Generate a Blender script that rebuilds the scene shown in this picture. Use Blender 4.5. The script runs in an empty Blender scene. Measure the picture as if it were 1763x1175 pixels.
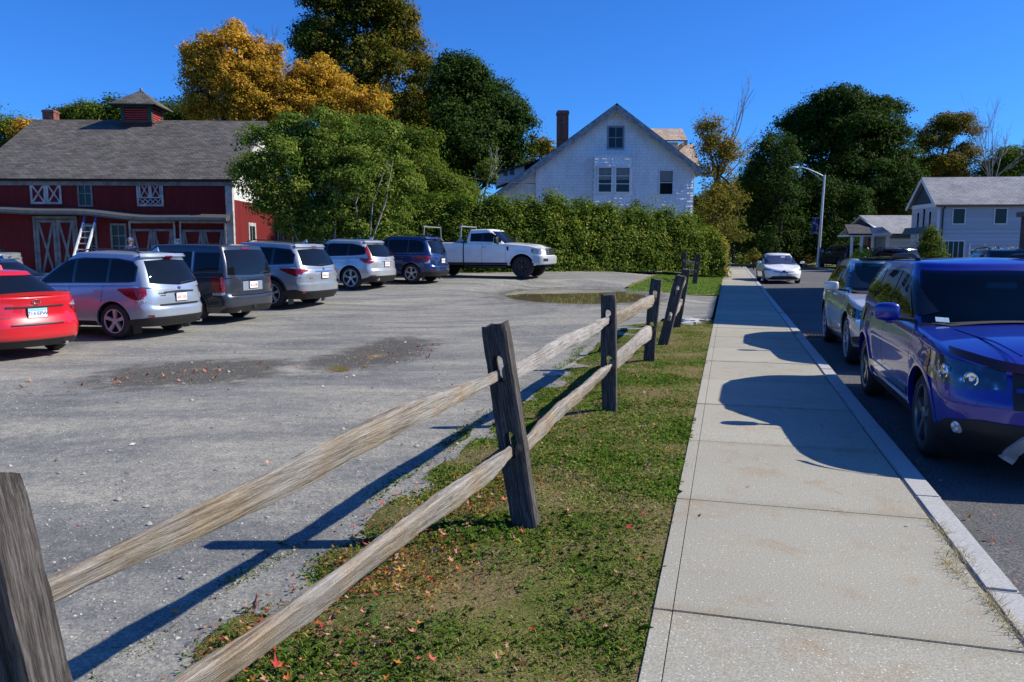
import bpy, bmesh, math, random
import numpy as np
from mathutils import Vector, Matrix
random.seed(7)
RNG = np.random.default_rng(11)
PI = math.pi
SC = bpy.context.scene
COL = SC.collection
rad = math.radians

# ------------------------------------------------------------------ layout
def interp(x, tab):
    if x <= tab[0][0]: return tab[0][1]
    for (a, b), (c, d) in zip(tab, tab[1:]):
        if x <= c: return b + (d-b)*(x-a)/(c-a)
    return tab[-1][1]
ZT = [(0, -.15), (14, -.18), (19, -.08), (25, .13), (30, .38), (40, .55), (60, .6), (400, .6)]
ZTx = np.array([a for a, b in ZT]); ZTz = np.array([b for a, b in ZT])
SX, SY = .2656, .9641
def W(s, t): return (-.297+SX*s+SY*t, SY*s-SX*t)      # street frame (along, across) -> world
def ST(X, Y): return ((X+.297)*SX+Y*SY, (X+.297)*SY-Y*SX)
def zg_np(X, Y):
    t = (X+.297)*SY-Y*SX
    wd = np.interp(Y, [13, 20], [2.2, 7.])
    w = np.clip(-t/wd, 0, 1); w = w*w*(3-2*w)
    return np.interp(Y, ZTx, ZTz)*w
def zg(X, Y): return float(zg_np(np.array([X*1.]), np.array([Y*1.]))[0])

# ------------------------------------------------------------------ objects
def tag(o, label=None, cat=None, group=None, kind=None):
    if label: o['label'] = label
    if cat: o['category'] = cat
    if group: o['group'] = group
    if kind: o['kind'] = kind
    return o
def empty(name, loc, rz=0., label=None, cat=None, group=None):
    o = bpy.data.objects.new(name, None); COL.objects.link(o)
    o.location = loc; o.rotation_euler = (0, 0, rz); o.empty_display_size = .3
    return tag(o, label, cat, group)
def link(name, me, mat=None, parent=None):
    o = bpy.data.objects.new(name, me); COL.objects.link(o)
    if mat is not None:
        for m in (mat if isinstance(mat, (list, tuple)) else [mat]): me.materials.append(m)
    if parent is not None: o.parent = parent
    return o
class MB:
    """collects verts and faces"""
    def __init__(s): s.v = []; s.f = []; s.m = []; s.cm = 0
    def add(s, vs, fs):
        n = len(s.v); s.v += [tuple(p) for p in vs]
        s.f += [tuple(i+n for i in f) for f in fs]; s.m += [s.cm]*len(fs); return s
    def box(s, x0, x1, y0, y1, z0, z1):
        vs = [(x, y, z) for z in (z0, z1) for y in (y0, y1) for x in (x0, x1)]
        return s.add(vs, [(0, 2, 3, 1), (4, 5, 7, 6), (0, 1, 5, 4), (2, 6, 7, 3), (0, 4, 6, 2), (1, 3, 7, 5)])
    def prism(s, poly, d0, d1, axis='y'):
        """poly in the plane perpendicular to axis, extruded d0..d1"""
        n = len(poly)
        def mk(a, b, d):
            return (a, d, b) if axis == 'y' else ((d, a, b) if axis == 'x' else (a, b, d))
        vs = [mk(a, b, d0) for a, b in poly]+[mk(a, b, d1) for a, b in poly]
        fs = [tuple(range(n)), tuple(range(2*n-1, n-1, -1))]
        fs += [(i, i+n, (i+1) % n+n, (i+1) % n) for i in range(n)]
        return s.add(vs, fs)
    def tube(s, pts, r, n=8, cap=True):
        pts = [Vector(p) for p in pts]
        rs = r if isinstance(r, (list, tuple)) else [r]*len(pts)
        base = len(s.v); ref = None
        for i, p in enumerate(pts):
            d = (pts[min(i+1, len(pts)-1)]-pts[max(i-1, 0)]).normalized()
            if ref is None:
                ref = Vector((0, 0, 1)) if abs(d.z) < .9 else Vector((1, 0, 0))
            u = d.cross(ref)
            if u.length < 1e-4: u = d.cross(Vector((0, 1, 0)))
            u.normalize(); w = d.cross(u).normalized(); ref = u.cross(d).normalized()
            for k in range(n):
                a = 2*PI*k/n
                s.v.append(tuple(p+u*(rs[i]*math.cos(a))+w*(rs[i]*math.sin(a))))
        for i in range(len(pts)-1):
            for k in range(n):
                s.f.append((base+i*n+k, base+i*n+(k+1) % n, base+(i+1)*n+(k+1) % n, base+(i+1)*n+k)); s.m.append(s.cm)
        if cap:
            s.f.append(tuple(base+k for k in range(n))[::-1]); s.m.append(s.cm)
            s.f.append(tuple(base+(len(pts)-1)*n+k for k in range(n))); s.m.append(s.cm)
        return s
    def bar(s, a, b, w, h, up=(0, 0, 1)):
        a = Vector(a); b = Vector(b); d = (b-a).normalized(); u = d.cross(Vector(up)).normalized(); v = u.cross(d)
        vs = []
        for p in (a, b):
            for i, j in ((-1, -1), (1, -1), (1, 1), (-1, 1)): vs.append(tuple(p+u*(i*w/2)+v*(j*h/2)))
        return s.add(vs, [(0, 1, 2, 3), (7, 6, 5, 4), (0, 4, 5, 1), (1, 5, 6, 2), (2, 6, 7, 3), (3, 7, 4, 0)])
    def lathe(s, prof, n=32, axis='y', c=(0, 0, 0)):
        """prof list of (r, h) about axis"""
        base = len(s.v)
        for r, h in prof:
            for k in range(n):
                a = 2*PI*k/n; x, z = r*math.cos(a), r*math.sin(a)
                if axis == 'y': s.v.append((c[0]+x, c[1]+h, c[2]+z))
                elif axis == 'z': s.v.append((c[0]+x, c[1]+z, c[2]+h))
                else: s.v.append((c[0]+h, c[1]+x, c[2]+z))
        for i in range(len(prof)-1):
            for k in range(n):
                s.f.append((base+i*n+k, base+i*n+(k+1) % n, base+(i+1)*n+(k+1) % n, base+(i+1)*n+k)); s.m.append(s.cm)
        return s
    def xf(s, M, start=0):
        s.v[start:] = [tuple(M @ Vector(p)) for p in s.v[start:]]; return s
    def mesh(s, name, smooth=False, fixn=True, ang=None, bevel=None):
        me = bpy.data.meshes.new(name); me.from_pydata(s.v, [], s.f)
        me.polygons.foreach_set('material_index', s.m)
        if fixn or bevel:
            bm = bmesh.new(); bm.from_mesh(me)
            if bevel:
                bmesh.ops.remove_doubles(bm, verts=bm.verts, dist=1e-5)
                es = [e for e in bm.edges if len(e.link_faces) == 2 and e.calc_face_angle(0) > .5]
                bmesh.ops.bevel(bm, geom=es, offset=bevel, segments=2, affect='EDGES', clamp_overlap=True)
            if fixn: bmesh.ops.recalc_face_normals(bm, faces=bm.faces)
            bm.to_mesh(me); bm.free()
        if smooth or ang:
            me.polygons.foreach_set('use_smooth', [True]*len(me.polygons))
            if ang: me.set_sharp_from_angle(angle=rad(ang))
        me.update(); return me
    def obj(s, name, mat=None, parent=None, **k): return link(name, s.mesh(name, **k), mat, parent)

def np_mesh(name, V, F, mats=None, attr=None, smooth=False, loops=None):
    """V (n,3); F (m,k) constant polygon size"""
    me = bpy.data.meshes.new(name); m, k = F.shape
    me.vertices.add(len(V)); me.vertices.foreach_set('co', V.astype(np.float32).ravel())
    me.loops.add(m*k); me.loops.foreach_set('vertex_index', F.astype(np.int32).ravel())
    me.polygons.add(m); me.polygons.foreach_set('loop_start', np.arange(0, m*k, k, dtype=np.int32))
    me.polygons.foreach_set('loop_total', np.full(m, k, dtype=np.int32))
    if attr is not None:
        a = me.attributes.new('vary', 'FLOAT_VECTOR', 'FACE'); a.data.foreach_set('vector', attr.astype(np.float32).ravel())
    if smooth: me.polygons.foreach_set('use_smooth', np.ones(m, bool))
    me.update(calc_edges=True); me.validate()
    return me
def grid_faces(nu, nv):
    i = np.arange(nu-1)[:, None]; j = np.arange(nv-1)[None, :]
    a = (i*nv+j).ravel(); return np.stack([a, a+nv, a+nv+1, a+1], 1)

# ------------------------------------------------------------------ materials
def nmat(name):
    m = bpy.data.materials.new(name); m.use_nodes = True
    nt = m.node_tree; b = nt.nodes['Principled BSDF']
    return m, nt, b
def node(nt, t, **k):
    n = nt.nodes.new(t)
    for a, v in k.items():
        if a in n.inputs.keys(): n.inputs[a].default_value = v
        else: setattr(n, a, v)
    return n
def L(nt, a, b): nt.links.new(a, b)
def ramp(nt, fac, stops, interp_='LINEAR'):
    r = nt.nodes.new('ShaderNodeValToRGB'); cr = r.color_ramp; cr.interpolation = interp_
    while len(cr.elements) < len(stops): cr.elements.new(.5)
    for e, (p, c) in zip(cr.elements, stops): e.position = p; e.color = (c[0], c[1], c[2], 1)
    L(nt, fac, r.inputs[0]); return r.outputs[0]
def mapping(nt, scale=(1, 1, 1), rot=(0, 0, 0), src='Object', loc=(0, 0, 0)):
    tc = nt.nodes.new('ShaderNodeTexCoord'); mp = nt.nodes.new('ShaderNodeMapping')
    mp.inputs['Scale'].default_value = scale; mp.inputs['Rotation'].default_value = rot; mp.inputs['Location'].default_value = loc
    L(nt, tc.outputs[src], mp.inputs[0]); return mp.outputs[0]
def noise(nt, vec, scale, detail=4, rough=.5, dist=0.):
    n = node(nt, 'ShaderNodeTexNoise'); n.inputs['Scale'].default_value = scale
    n.inputs['Detail'].default_value = detail; n.inputs['Roughness'].default_value = rough; n.inputs['Distortion'].default_value = dist
    if vec is not None: L(nt, vec, n.inputs['Vector'])
    return n.outputs[0]
def mixc(nt, fac, a, b, blend='MIX'):
    m = nt.nodes.new('ShaderNodeMix'); m.data_type = 'RGBA'; m.blend_type = blend
    for s, v in ((m.inputs[0], fac), (m.inputs[6], a), (m.inputs[7], b)):
        if isinstance(v, (int, float)): s.default_value = v
        elif isinstance(v, tuple): s.default_value = (v[0], v[1], v[2], 1)
        else: L(nt, v, s)
    return m.outputs[2]
def math_(nt, op, a, b=0.):
    m = nt.nodes.new('ShaderNodeMath'); m.operation = op
    for s, v in ((m.inputs[0], a), (m.inputs[1], b)):
        if isinstance(v, (int, float)): s.default_value = v
        else: L(nt, v, s)
    return m.outputs[0]
def bump(nt, b, h, strength=.3, dist=.02, prev=None):
    n = nt.nodes.new('ShaderNodeBump'); n.inputs['Strength'].default_value = strength; n.inputs['Distance'].default_value = dist
    L(nt, h, n.inputs['Height'])
    if prev is not None: L(nt, prev, n.inputs['Normal'])
    L(nt, n.outputs[0], b.inputs['Normal']); return n.outputs[0]
def plain(name, col, rough=.6, metal=0., coat=0., spec=.5, var=.15, scale=6., bmp=0.):
    m, nt, b = nmat(name)
    v = mapping(nt); n = noise(nt, v, scale, 5, .6)
    c = ramp(nt, n, [(.3, tuple(x*(1-var) for x in col)), (.7, tuple(min(1, x*(1+var)) for x in col))])
    L(nt, c, b.inputs['Base Color']); b.inputs['Roughness'].default_value = rough; b.inputs['Metallic'].default_value = metal
    b.inputs['Coat Weight'].default_value = coat; b.inputs['Coat Roughness'].default_value = .04; b.inputs['Specular IOR Level'].default_value = spec
    if bmp: bump(nt, b, noise(nt, v, scale*6, 4), bmp, .01)
    return m
# ------------------------------------------------------------------ ground materials
def gravel_mat(asphalt=False):
    m, nt, b = nmat('road_asphalt' if asphalt else 'lot_gravel')
    v = mapping(nt)
    fine = noise(nt, v, 70, 3, .7); mid = noise(nt, v, 9, 5, .6); big = noise(nt, mapping(nt, (.30, .9, 1), (0, 0, -.15)), 1.3, 5, .6, .6)
    if asphalt:
        c1 = ramp(nt, fine, [(.3, (.045, .045, .046)), (.5, (.105, .105, .107)), (.72, (.24, .24, .235))])
        c2 = ramp(nt, big, [(.3, (.75, .75, .76)), (.7, (1.05, 1.05, 1.05))])
        col = mixc(nt, 1., c1, c2, 'MULTIPLY')
    else:
        fine = noise(nt, v, 48, 5, .8)
        c1 = ramp(nt, fine, [(.30, (.086, .085, .079)), (.44, (.188, .186, .170)), (.55, (.262, .258, .233)), (.66, (.360, .350, .312)), (.76, (.60, .58, .52))])
        c2 = ramp(nt, big, [(.30, (.60, .61, .65)), (.46, (.86, .87, .89)), (.54, (1.05, 1.04, 1.01)), (.70, (1.38, 1.34, 1.24))])
        c3 = ramp(nt, mid, [(.3, (.78, .79, .82)), (.7, (1.18, 1.17, 1.14))])
        col = mixc(nt, 1., mixc(nt, 1., c1, c2, 'MULTIPLY'), c3, 'MULTIPLY')
        # damp dirt in the potholes
        damp = None
        for (X, Y, a, rx, ry) in DAMP:
            mp = nt.nodes.new('ShaderNodeMapping'); mp.vector_type = 'TEXTURE'
            mp.inputs['Location'].default_value = (X, Y, 0); mp.inputs['Rotation'].default_value = (0, 0, a); mp.inputs['Scale'].default_value = (rx, ry, 50)
            tc = nt.nodes.new('ShaderNodeTexCoord'); L(nt, tc.outputs['Object'], mp.inputs[0])
            ln = nt.nodes.new('ShaderNodeVectorMath'); ln.operation = 'LENGTH'; L(nt, mp.outputs[0], ln.inputs[0])
            d = math_(nt, 'ADD', ln.outputs['Value'], math_(nt, 'MULTIPLY', math_(nt, 'SUBTRACT', noise(nt, v, 2.2, 5, .7), .5), 1.5))
            mr = nt.nodes.new('ShaderNodeMapRange'); mr.inputs[1].default_value = 1.05; mr.inputs[2].default_value = .65
            L(nt, d, mr.inputs[0])
            damp = mr.outputs[0] if damp is None else math_(nt, 'MAXIMUM', damp, mr.outputs[0])
        dirt = ramp(nt, fine, [(.3, (.035, .033, .028)), (.6, (.10, .095, .08)), (.74, (.42, .40, .36))])
        col = mixc(nt, math_(nt, 'MULTIPLY', damp, .93), col, dirt)
        # tan verge where the gravel meets the grass
    L(nt, col, b.inputs['Base Color']); b.inputs['Roughness'].default_value = .92; b.inputs['Specular IOR Level'].default_value = .25
    bp = bump(nt, b, noise(nt, v, 55, 3, .75), .55, .012)
    bump(nt, b, noise(nt, v, 6, 3, .6), .35, .05, bp)
    return m
DAMP = [(-4.65, 11.4, 1.0, 1.75, 1.35), (-2.35, 13.5, 1.36, 2.5, .95), (2.15, 25.6, .05, 3.2, 4.9), (-.9, 5.0, 1.3, .1, .1)]
M_gravel = gravel_mat(); M_asph = gravel_mat(True)

def concrete_mat():
    m, nt, b = nmat('concrete')
    v = mapping(nt)
    c = ramp(nt, noise(nt, v, 110, 2, .6), [(.3, (.26, .25, .20)), (.55, (.375, .36, .30)), (.68, (.455, .438, .378)), (.76, (.85, .85, .82))])
    st = ramp(nt, noise(nt, v, 2.6, 7, .72, .5), [(.52, (1, 1, 1)), (.61, (.97, .90, .83)), (.72, (.88, .74, .62))])
    bl = ramp(nt, noise(nt, v, .8, 3), [(.3, (.93, .93, .94)), (.7, (1.05, 1.05, 1.04))])
    c = mixc(nt, 1., mixc(nt, 1., c, st, 'MULTIPLY'), bl, 'MULTIPLY')
    # every slab was poured with its own tone, and dirt gathers towards the joints
    dp = nt.nodes.new('ShaderNodeVectorMath'); dp.operation = 'DOT_PRODUCT'; L(nt, v, dp.inputs[0]); dp.inputs[1].default_value = (SX, SY, 0)
    q = math_(nt, 'DIVIDE', math_(nt, 'ADD', dp.outputs['Value'], .079-3.57+66), 1.65); wn_ = nt.nodes.new('ShaderNodeTexWhiteNoise'); wn_.noise_dimensions = '1D'
    L(nt, math_(nt, 'FLOOR', q), wn_.inputs['W']); c = mixc(nt, 1., c, ramp(nt, wn_.outputs['Value'], [(0, (.88, .87, .85)), (1, (1.06, 1.06, 1.06))]), 'MULTIPLY')
    fr = math_(nt, 'ABSOLUTE', math_(nt, 'SUBTRACT', math_(nt, 'FRACT', q), .5)); fr = math_(nt, 'ADD', fr, math_(nt, 'MULTIPLY', math_(nt, 'SUBTRACT', noise(nt, v, 9, 5, .7), .5), .09))
    c = mixc(nt, 1., c, ramp(nt, fr, [(.44, (1, 1, 1)), (.50, (.88, .86, .81))]), 'MULTIPLY')
    # small pale aggregate chips
    vo = nt.nodes.new('ShaderNodeTexVoronoi'); vo.inputs['Scale'].default_value = 38; L(nt, v, vo.inputs['Vector'])
    chip = ramp(nt, vo.outputs['Distance'], [(.10, (1, 1, 1)), (.15, (0, 0, 0))])
    sel = ramp(nt, vo.outputs['Color'], [(.55, (0, 0, 0)), (.6, (1, 1, 1))])
    c = mixc(nt, mixc(nt, 1., chip, sel, 'MULTIPLY'), c, (.74, .73, .70))
    L(nt, c, b.inputs['Base Color']); b.inputs['Roughness'].default_value = .88; b.inputs['Specular IOR Level'].default_value = .3
    bump(nt, b, noise(nt, v, 150, 2), .25, .004); return m
M_conc = concrete_mat()
M_granite = plain('granite', (.37, .37, .36), .8, var=.22, scale=60, bmp=.2)
def turf_mat(name='turf', far=False):
    m, nt, b = nmat(name); v = mapping(nt)
    s = .35 if far else 1.
    g = ramp(nt, noise(nt, v, 2.2*s, 6, .7, .3), [(.33, (.26, .19, .10)), (.45, (.22, .175, .08)), (.58, (.15, .165, .04)), (.7, (.09, .13, .025))])
    f = ramp(nt, noise(nt, v, 60*s, 3, .7), [(.3, (.45, .45, .45)), (.7, (1.4, 1.4, 1.4))])
    L(nt, mixc(nt, 1., g, f, 'MULTIPLY'), b.inputs['Base Color']); b.inputs['Roughness'].default_value = .95; b.inputs['Specular IOR Level'].default_value = .1
    bump(nt, b, noise(nt, v, 45*s, 4, .8), .9, .03); return m
M_turf = turf_mat(); M_field = turf_mat('field', True)

# ------------------------------------------------------------------ terrain sheet
xs = np.concatenate([[-900, -400, -200, -120, -80], np.arange(-60, 61, 3.), [80, 120, 200, 400, 900]])
ys = np.concatenate([[-60, -30], np.arange(-12, 100, 3.), [110, 130, 160, 200, 300, 500, 900]])
GX, GY = np.meshgrid(xs, ys, indexing='ij')
S_, T_ = (GX+.297)*SX+GY*SY, (GX+.297)*SY-GY*SX
Z = zg_np(GX, GY)-.16
Z = np.where(T_ > -3.2, np.minimum(Z, -.30), Z)
Z = Z-.12*((T_ < -3) & (GY < 50))
V = np.stack([GX, GY, Z], -1).reshape(-1, 3)
ground = link('ground', np_mesh('ground', V, grid_faces(len(xs), len(ys)), smooth=True), M_field); tag(ground, kind='structure')

def sheet(name, s0, s1, t0f, t1f, zf, mat, ds=.25, nt_=30, kind='structure'):
    s = np.arange(s0, s1+ds/2, ds); u = np.linspace(0, 1, nt_)
    S, U = np.meshgrid(s, u, indexing='ij')
    t0 = np.array([t0f(a) for a in s])[:, None]; t1 = np.array([t1f(a) for a in s])[:, None]
    T = t0+(t1-t0)*U
    X = -.297+SX*S+SY*T; Y = SY*S-SX*T
    Zz = zf(X, Y, S, T)
    V = np.stack([X, Y, Zz], -1).reshape(-1, 3)
    F = grid_faces(len(s), nt_)[:, ::-1]
    o = link(name, np_mesh(name, V, F, smooth=True), mat); tag(o, kind=kind); return o

def wob(a, k=1.): return .04*math.sin(a*1.1+1)*k+.02*math.sin(a*3.1)*k+.015*math.sin(a*9.7+2)*k+.015*math.sin(a*23)
# gravel lot, reaching under the verges
PUDDLES = [((2.05, 25.6), .04, 2.6, 4.3), ((-2.35, 13.25), 1.2, .50, .24), ((-2.55, 11.95), .9, .36, .22), ((-4.72, 11.86), .8, .26, .20)]
def lot_z(X, Y, S=None, T=None):
    z = zg_np(X, Y)-.004
    z = z+.012*np.sin(X*1.3+Y*.7)+.010*np.sin(X*.9-Y*1.7+1)
    for (cx, cy), a, rx, ry in PUDDLES:
        dx, dy = X-cx, Y-cy; u = (dx*math.cos(a)+dy*math.sin(a))/(rx*1.25); w_ = (-dx*math.sin(a)+dy*math.cos(a))/(ry*1.25)
        d = np.sqrt(u*u+w_*w_)
        k = np.clip(1-d, 0, 1)
        flat = np.clip((1.15-d)/.25, 0, 1)
        z0 = float(zg_np(np.array([cx]), np.array([cy]))[0])
        z = z*(1-flat)+(z0-.004)*flat - (.10 if rx > 1 else .03)*k
    return z
sheet('gravel_lot', -3, 52, lambda a: -46, lambda a: -.06 if 18.9 < a < 28 else -1.2, lot_z, M_gravel, .3, 170)
# verge strips
def verge_z(X, Y, S, T):
    edge = np.interp(Y, [13, 20], [2.2, 3.0])
    z = zg_np(X, Y)*.6
    e = np.clip(-T/2.0, 0, 1)
    zz = (-.012)*(1-e)+(zg_np(X, Y)+.004)*e
    n = .02*np.sin(X*3.1+Y*1.2)*np.sin(Y*2.3-X)+.012*np.sin(X*7+Y*5)
    zz = zz+np.where((T < -.15), n*np.clip((-T-.1)*3, 0, 1), 0)
    # sink at the outer edge
    return zz-np.clip((-T-1.98)/.12, 0, 1)*.06
sheet('grass_verge', -3, 18.7, lambda a: -2.12+wob(a)+max(0, a-16.5)*.75, lambda a: 0., verge_z, M_turf, .1, 60)
def v2(X, Y, S, T): return zg_np(X, Y)*1.+.02+.012*np.sin(X*5+Y*3)
sheet('far_verge', 27.6, 47, lambda a: -3.4+wob(a)+max(0, 29.4-a)*1.5, lambda a: 0., v2, M_turf, .3, 30)
# sidewalk slabs
mb = MB(); s = -2.98+.02
j = [3.57+1.65*k for k in range(-4, 43)]
def quad_box(mb, s0, s1, t0, t1, z0, z1):
    P_ = [W(s0, t0), W(s1, t0), W(s1, t1), W(s0, t1)]
    mb.add([(x, y, z0) for x, y in P_]+[(x, y, z1) for x, y in P_], [(0, 1, 2, 3), (7, 6, 5, 4), (0, 4, 5, 1), (1, 5, 6, 2), (2, 6, 7, 3), (3, 7, 4, 0)])
for a, c in zip(j, j[1:]):
    dz = random.uniform(-.003, .003)
    quad_box(mb, a+.0035, c-.0035, 0, .0855, -.2, dz-.001); quad_box(mb, a+.0035, c-.0035, .0875, 1.52, -.2, dz)
mb.obj('sidewalk', M_conc, bevel=.003); tag(bpy.data.objects['sidewalk'], kind='structure')
mb = MB(); quad_box(mb, -3.2, 74.5, .01, 1.53, -.25, -.022)
o = mb.obj('sidewalk_joint_bed', plain('joint_dirt', (.06, .05, .035), .9)); tag(o, kind='structure')
# kerb stones
mb = MB(); s = -3.
while s < 74:
    l = random.choice([1.5, 1.8, 2.1]); dz = random.uniform(-.004, .004)
    quad_box(mb, s+.004, s+l-.004, 1.535, 1.695+random.uniform(-.004, .004), -.3, dz+.002); s += l
o = mb.obj('kerb', M_granite, bevel=.012); tag(o, kind='structure')
# road, straight then bending left
ctr = []
def road_pts():
    pts = []; 
    for a in np.arange(-12, 76, 2.): pts.append((W(a, 1.66), W(a, 8.6 if a < 40 else 8.6-(a-40)*.04)))
    # bend
    c = W(76, -14); 
    for k in range(1, 26):
        ang = math.atan2(SY, SX)-PI/2 + rad(3.4*k)
        r0, r1 = 15.66, 21.2
        pts.append(((c[0]+r0*math.cos(ang), c[1]+r0*math.sin(ang)), (c[0]+r1*math.cos(ang), c[1]+r1*math.sin(ang))))
    return pts
rp = road_pts(); V = []; 
for a, b_ in rp:
    for u in np.linspace(0, 1, 7):
        V.append((a[0]+(b_[0]-a[0])*u, a[1]+(b_[1]-a[1])*u, -.12+.02*math.sin(PI*u)))
o = link('road', np_mesh('road', np.array(V), grid_faces(len(rp), 7)[:, ::-1], smooth=True), M_asph); tag(o, kind='structure')
# the far kerb with the lawn and parking ground behind it
mb = MB(); s = -10
while s < 72:
    t1 = 8.6-max(0, s-40)*.04
    quad_box(mb, s+.005, s+1.99, t1, t1+.15, -.3, .0); s += 2
o = mb.obj('far_kerb', M_granite, bevel=.012); tag(o, kind='structure')
sheet('far_lawn', -10, 110, lambda a: 8.72-max(0, min(a, 76)-40)*.04 + max(0, a-76)*1.0, lambda a: 70, lambda X, Y, S, T: -.02+0*X, M_field, 2., 20)
sheet('parking_ground', 4, 66, lambda a: 10.4, lambda a: 26, lambda X, Y, S, T: -.008+0*X, M_asph, 2., 6)
# the driveway leading off to the left beyond the hedge
sheet('far_turf', 75.5, 190, lambda a: -90, lambda a: -2., lambda X, Y, S, T: .0+np.clip((S-95)/40, 0, 1)*1.5, M_field, 2., 20)
mb = MB()
pts = [(19.6, 71), (18.6, 80), (19.5, 92), (25, 104), (36, 112)]
# water
def water_mat():
    m, nt, b = nmat('puddle_water'); v = mapping(nt)
    L(nt, ramp(nt, noise(nt, v, 1.2, 3), [(.3, (.15, .115, .06)), (.7, (.20, .155, .085))]), b.inputs['Base Color'])
    b.inputs['Roughness'].default_value = .03; b.inputs['Specular IOR Level'].default_value = .35
    bump(nt, b, noise(nt, v, 3, 2), .03, .01); return m
M_water = water_mat()
M_mud = plain('muddy_water', (.20, .15, .035), .12, var=.2, scale=5)
for i, ((cx, cy), a, rx, ry) in enumerate(PUDDLES):
    n = 64; z = zg(cx, cy)-(.034 if rx > 1 else .016)
    k = 1.15 if rx > 1 else 1.2
    vs = [(cx, cy, z)]
    for q in range(n):
        th = 2*PI*q/n; u, w_ = rx*k*math.cos(th), ry*k*math.sin(th)
        vs.append((cx+u*math.cos(a)-w_*math.sin(a), cy+u*math.sin(a)+w_*math.cos(a), z))
    mb = MB(); mb.add(vs, [(0, 1+q, 1+(q+1) % n) for q in range(n)])
    o = mb.obj('puddle', M_water if rx > 1 else M_mud, fixn=False); tag(o, kind='structure')
# drain grate set in the road beside the kerb
g = MB(); d0 = empty('storm_drain', (*W(16.8, 2.1), -.112), math.atan2(SY, SX), 'rusty iron storm drain grate in the road beside the kerb', 'drain')
g.box(-.32, .32, -.32, .32, 0, .01)
M_rust = plain('rusty_iron', (.10, .06, .045), .8, .3, var=.4, scale=20)
g.obj('frame', M_rust, d0); g = MB()
for k in range(9): g.box(-.27, .27, -.27+.06*k, -.24+.06*k, .012, .022)
g.obj('grate', plain('grate_iron', (.05, .04, .038), .7, .4), d0)
# broken edge of old pavement by the drive
mb = MB()
for k in range(14):
    a, t = 18.0+random.uniform(-.6, .7), -random.uniform(.1, .9); x, y = W(a, t); r = random.uniform(.05, .17)
    n = 6; an = [random.uniform(.6, 1.1)*r for _ in range(n)]
    poly = [(x+an[q]*1.6*math.cos(q*PI/3), y+an[q]*.8*math.sin(q*PI/3)) for q in range(n)]
    mb.prism(poly, -.05, .012+random.uniform(0, .02), 'z')
o = mb.obj('broken_paving', plain('pale_rubble', (.5, .5, .49), .9, var=.2), ang=30); tag(o, kind='structure')
# ------------------------------------------------------------------ split rail fence
def wood_mat(name, dark, mid, light, axis='z', tint=None, crack=.5):
    m, nt, b = nmat(name)
    sc = {'z': (1, 1, .045), 'x': (.045, 1, 1)}[axis]
    v = mapping(nt, sc)
    n1 = noise(nt, v, 95, 8, .8, .35); n2 = noise(nt, mapping(nt, sc), 16, 5, .7, 2.0); n3 = noise(nt, mapping(nt), 2.2, 4, .6)
    c = ramp(nt, n1, [(.33, dark), (.47, mid), (.68, light)])
    sh = ramp(nt, n2, [(.35, (.40, .38, .37)), (.43, (.88, .88, .88)), (.6, (1.05, 1.04, 1.03)), (.7, (1.2, 1.17, 1.12))])
    c = mixc(nt, 1., c, sh, 'MULTIPLY')
    if tint:
        c = mixc(nt, ramp(nt, n3, [(.42, (0, 0, 0)), (.62, (1, 1, 1))]), c, mixc(nt, 1., c, tint, 'MULTIPLY'))
    L(nt, c, b.inputs['Base Color']); b.inputs['Roughness'].default_value = .9; b.inputs['Specular IOR Level'].default_value = .2
    bp = bump(nt, b, n1, .8, .012); bump(nt, b, n2, crack, .03, bp)
    return m
M_post = wood_mat('weathered_post', (.020, .016, .014), (.062, .054, .049), (.21, .195, .183), 'z')
M_rail = wood_mat('weathered_rail', (.11, .098, .088), (.29, .268, .24), (.44, .415, .375), 'x', (1.0, .86, .68), .5)
M_rail2 = wood_mat('pale_rail', (.14, .13, .12), (.33, .31, .29), (.50, .48, .45), 'x', (.8, .78, .78), .5)

def bool_cut(ob, cutter):
    md = ob.modifiers.new('b', 'BOOLEAN'); md.operation = 'DIFFERENCE'; md.object = cutter; md.solver = 'EXACT'
    dg = bpy.context.evaluated_depsgraph_get(); dg.update()
    me = bpy.data.meshes.new_from_object(ob.evaluated_get(dg))
    ob.modifiers.clear(); ob.data = me
def post_mesh(name, h, w, d, holes, seed):
    """rough rectangular post, mortised; local x = along the fence normal (wide face is seen), z up"""
    r = random.Random(seed); nz = 26; mb = MB(); secs = []
    ph = r.uniform(0, 6)
    for k in range(nz+1):
        z = -.25+(h+.25)*k/nz; t = k/nz
        ox = .006*math.sin(t*5+ph); oy = .006*math.sin(t*4+ph*2)
        a, c = w/2*(1+.03*math.sin(t*9+ph)), d/2*(1+.05*math.sin(t*7+ph*3))
        if k == nz: a *= .93; c *= .93
        ring = []
        for px, py in ((-1, -.8), (-.55, -1), (0, -.94), (.5, -1), (1, -.75), (.95, 0), (1, .8), (.5, 1), (0, .96), (-.6, 1), (-1, .75), (-.94, 0)):
            ring.append((ox+px*a+r.uniform(-.002, .002), oy+py*c+r.uniform(-.002, .002), z+(r.uniform(-.012, .012) if k == nz else 0)))
        secs.append(ring)
    n = 12
    for s_ in secs: mb.v += s_
    for k in range(nz):
        for q in range(n): mb.f.append((k*n+q, k*n+(q+1) % n, (k+1)*n+(q+1) % n, (k+1)*n+q)); mb.m.append(0)
    mb.f.append(tuple(range(n))[::-1]); mb.m.append(0); mb.f.append(tuple(nz*n+q for q in range(n))); mb.m.append(0)
    me = mb.mesh(name, ang=40)
    return me
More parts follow.
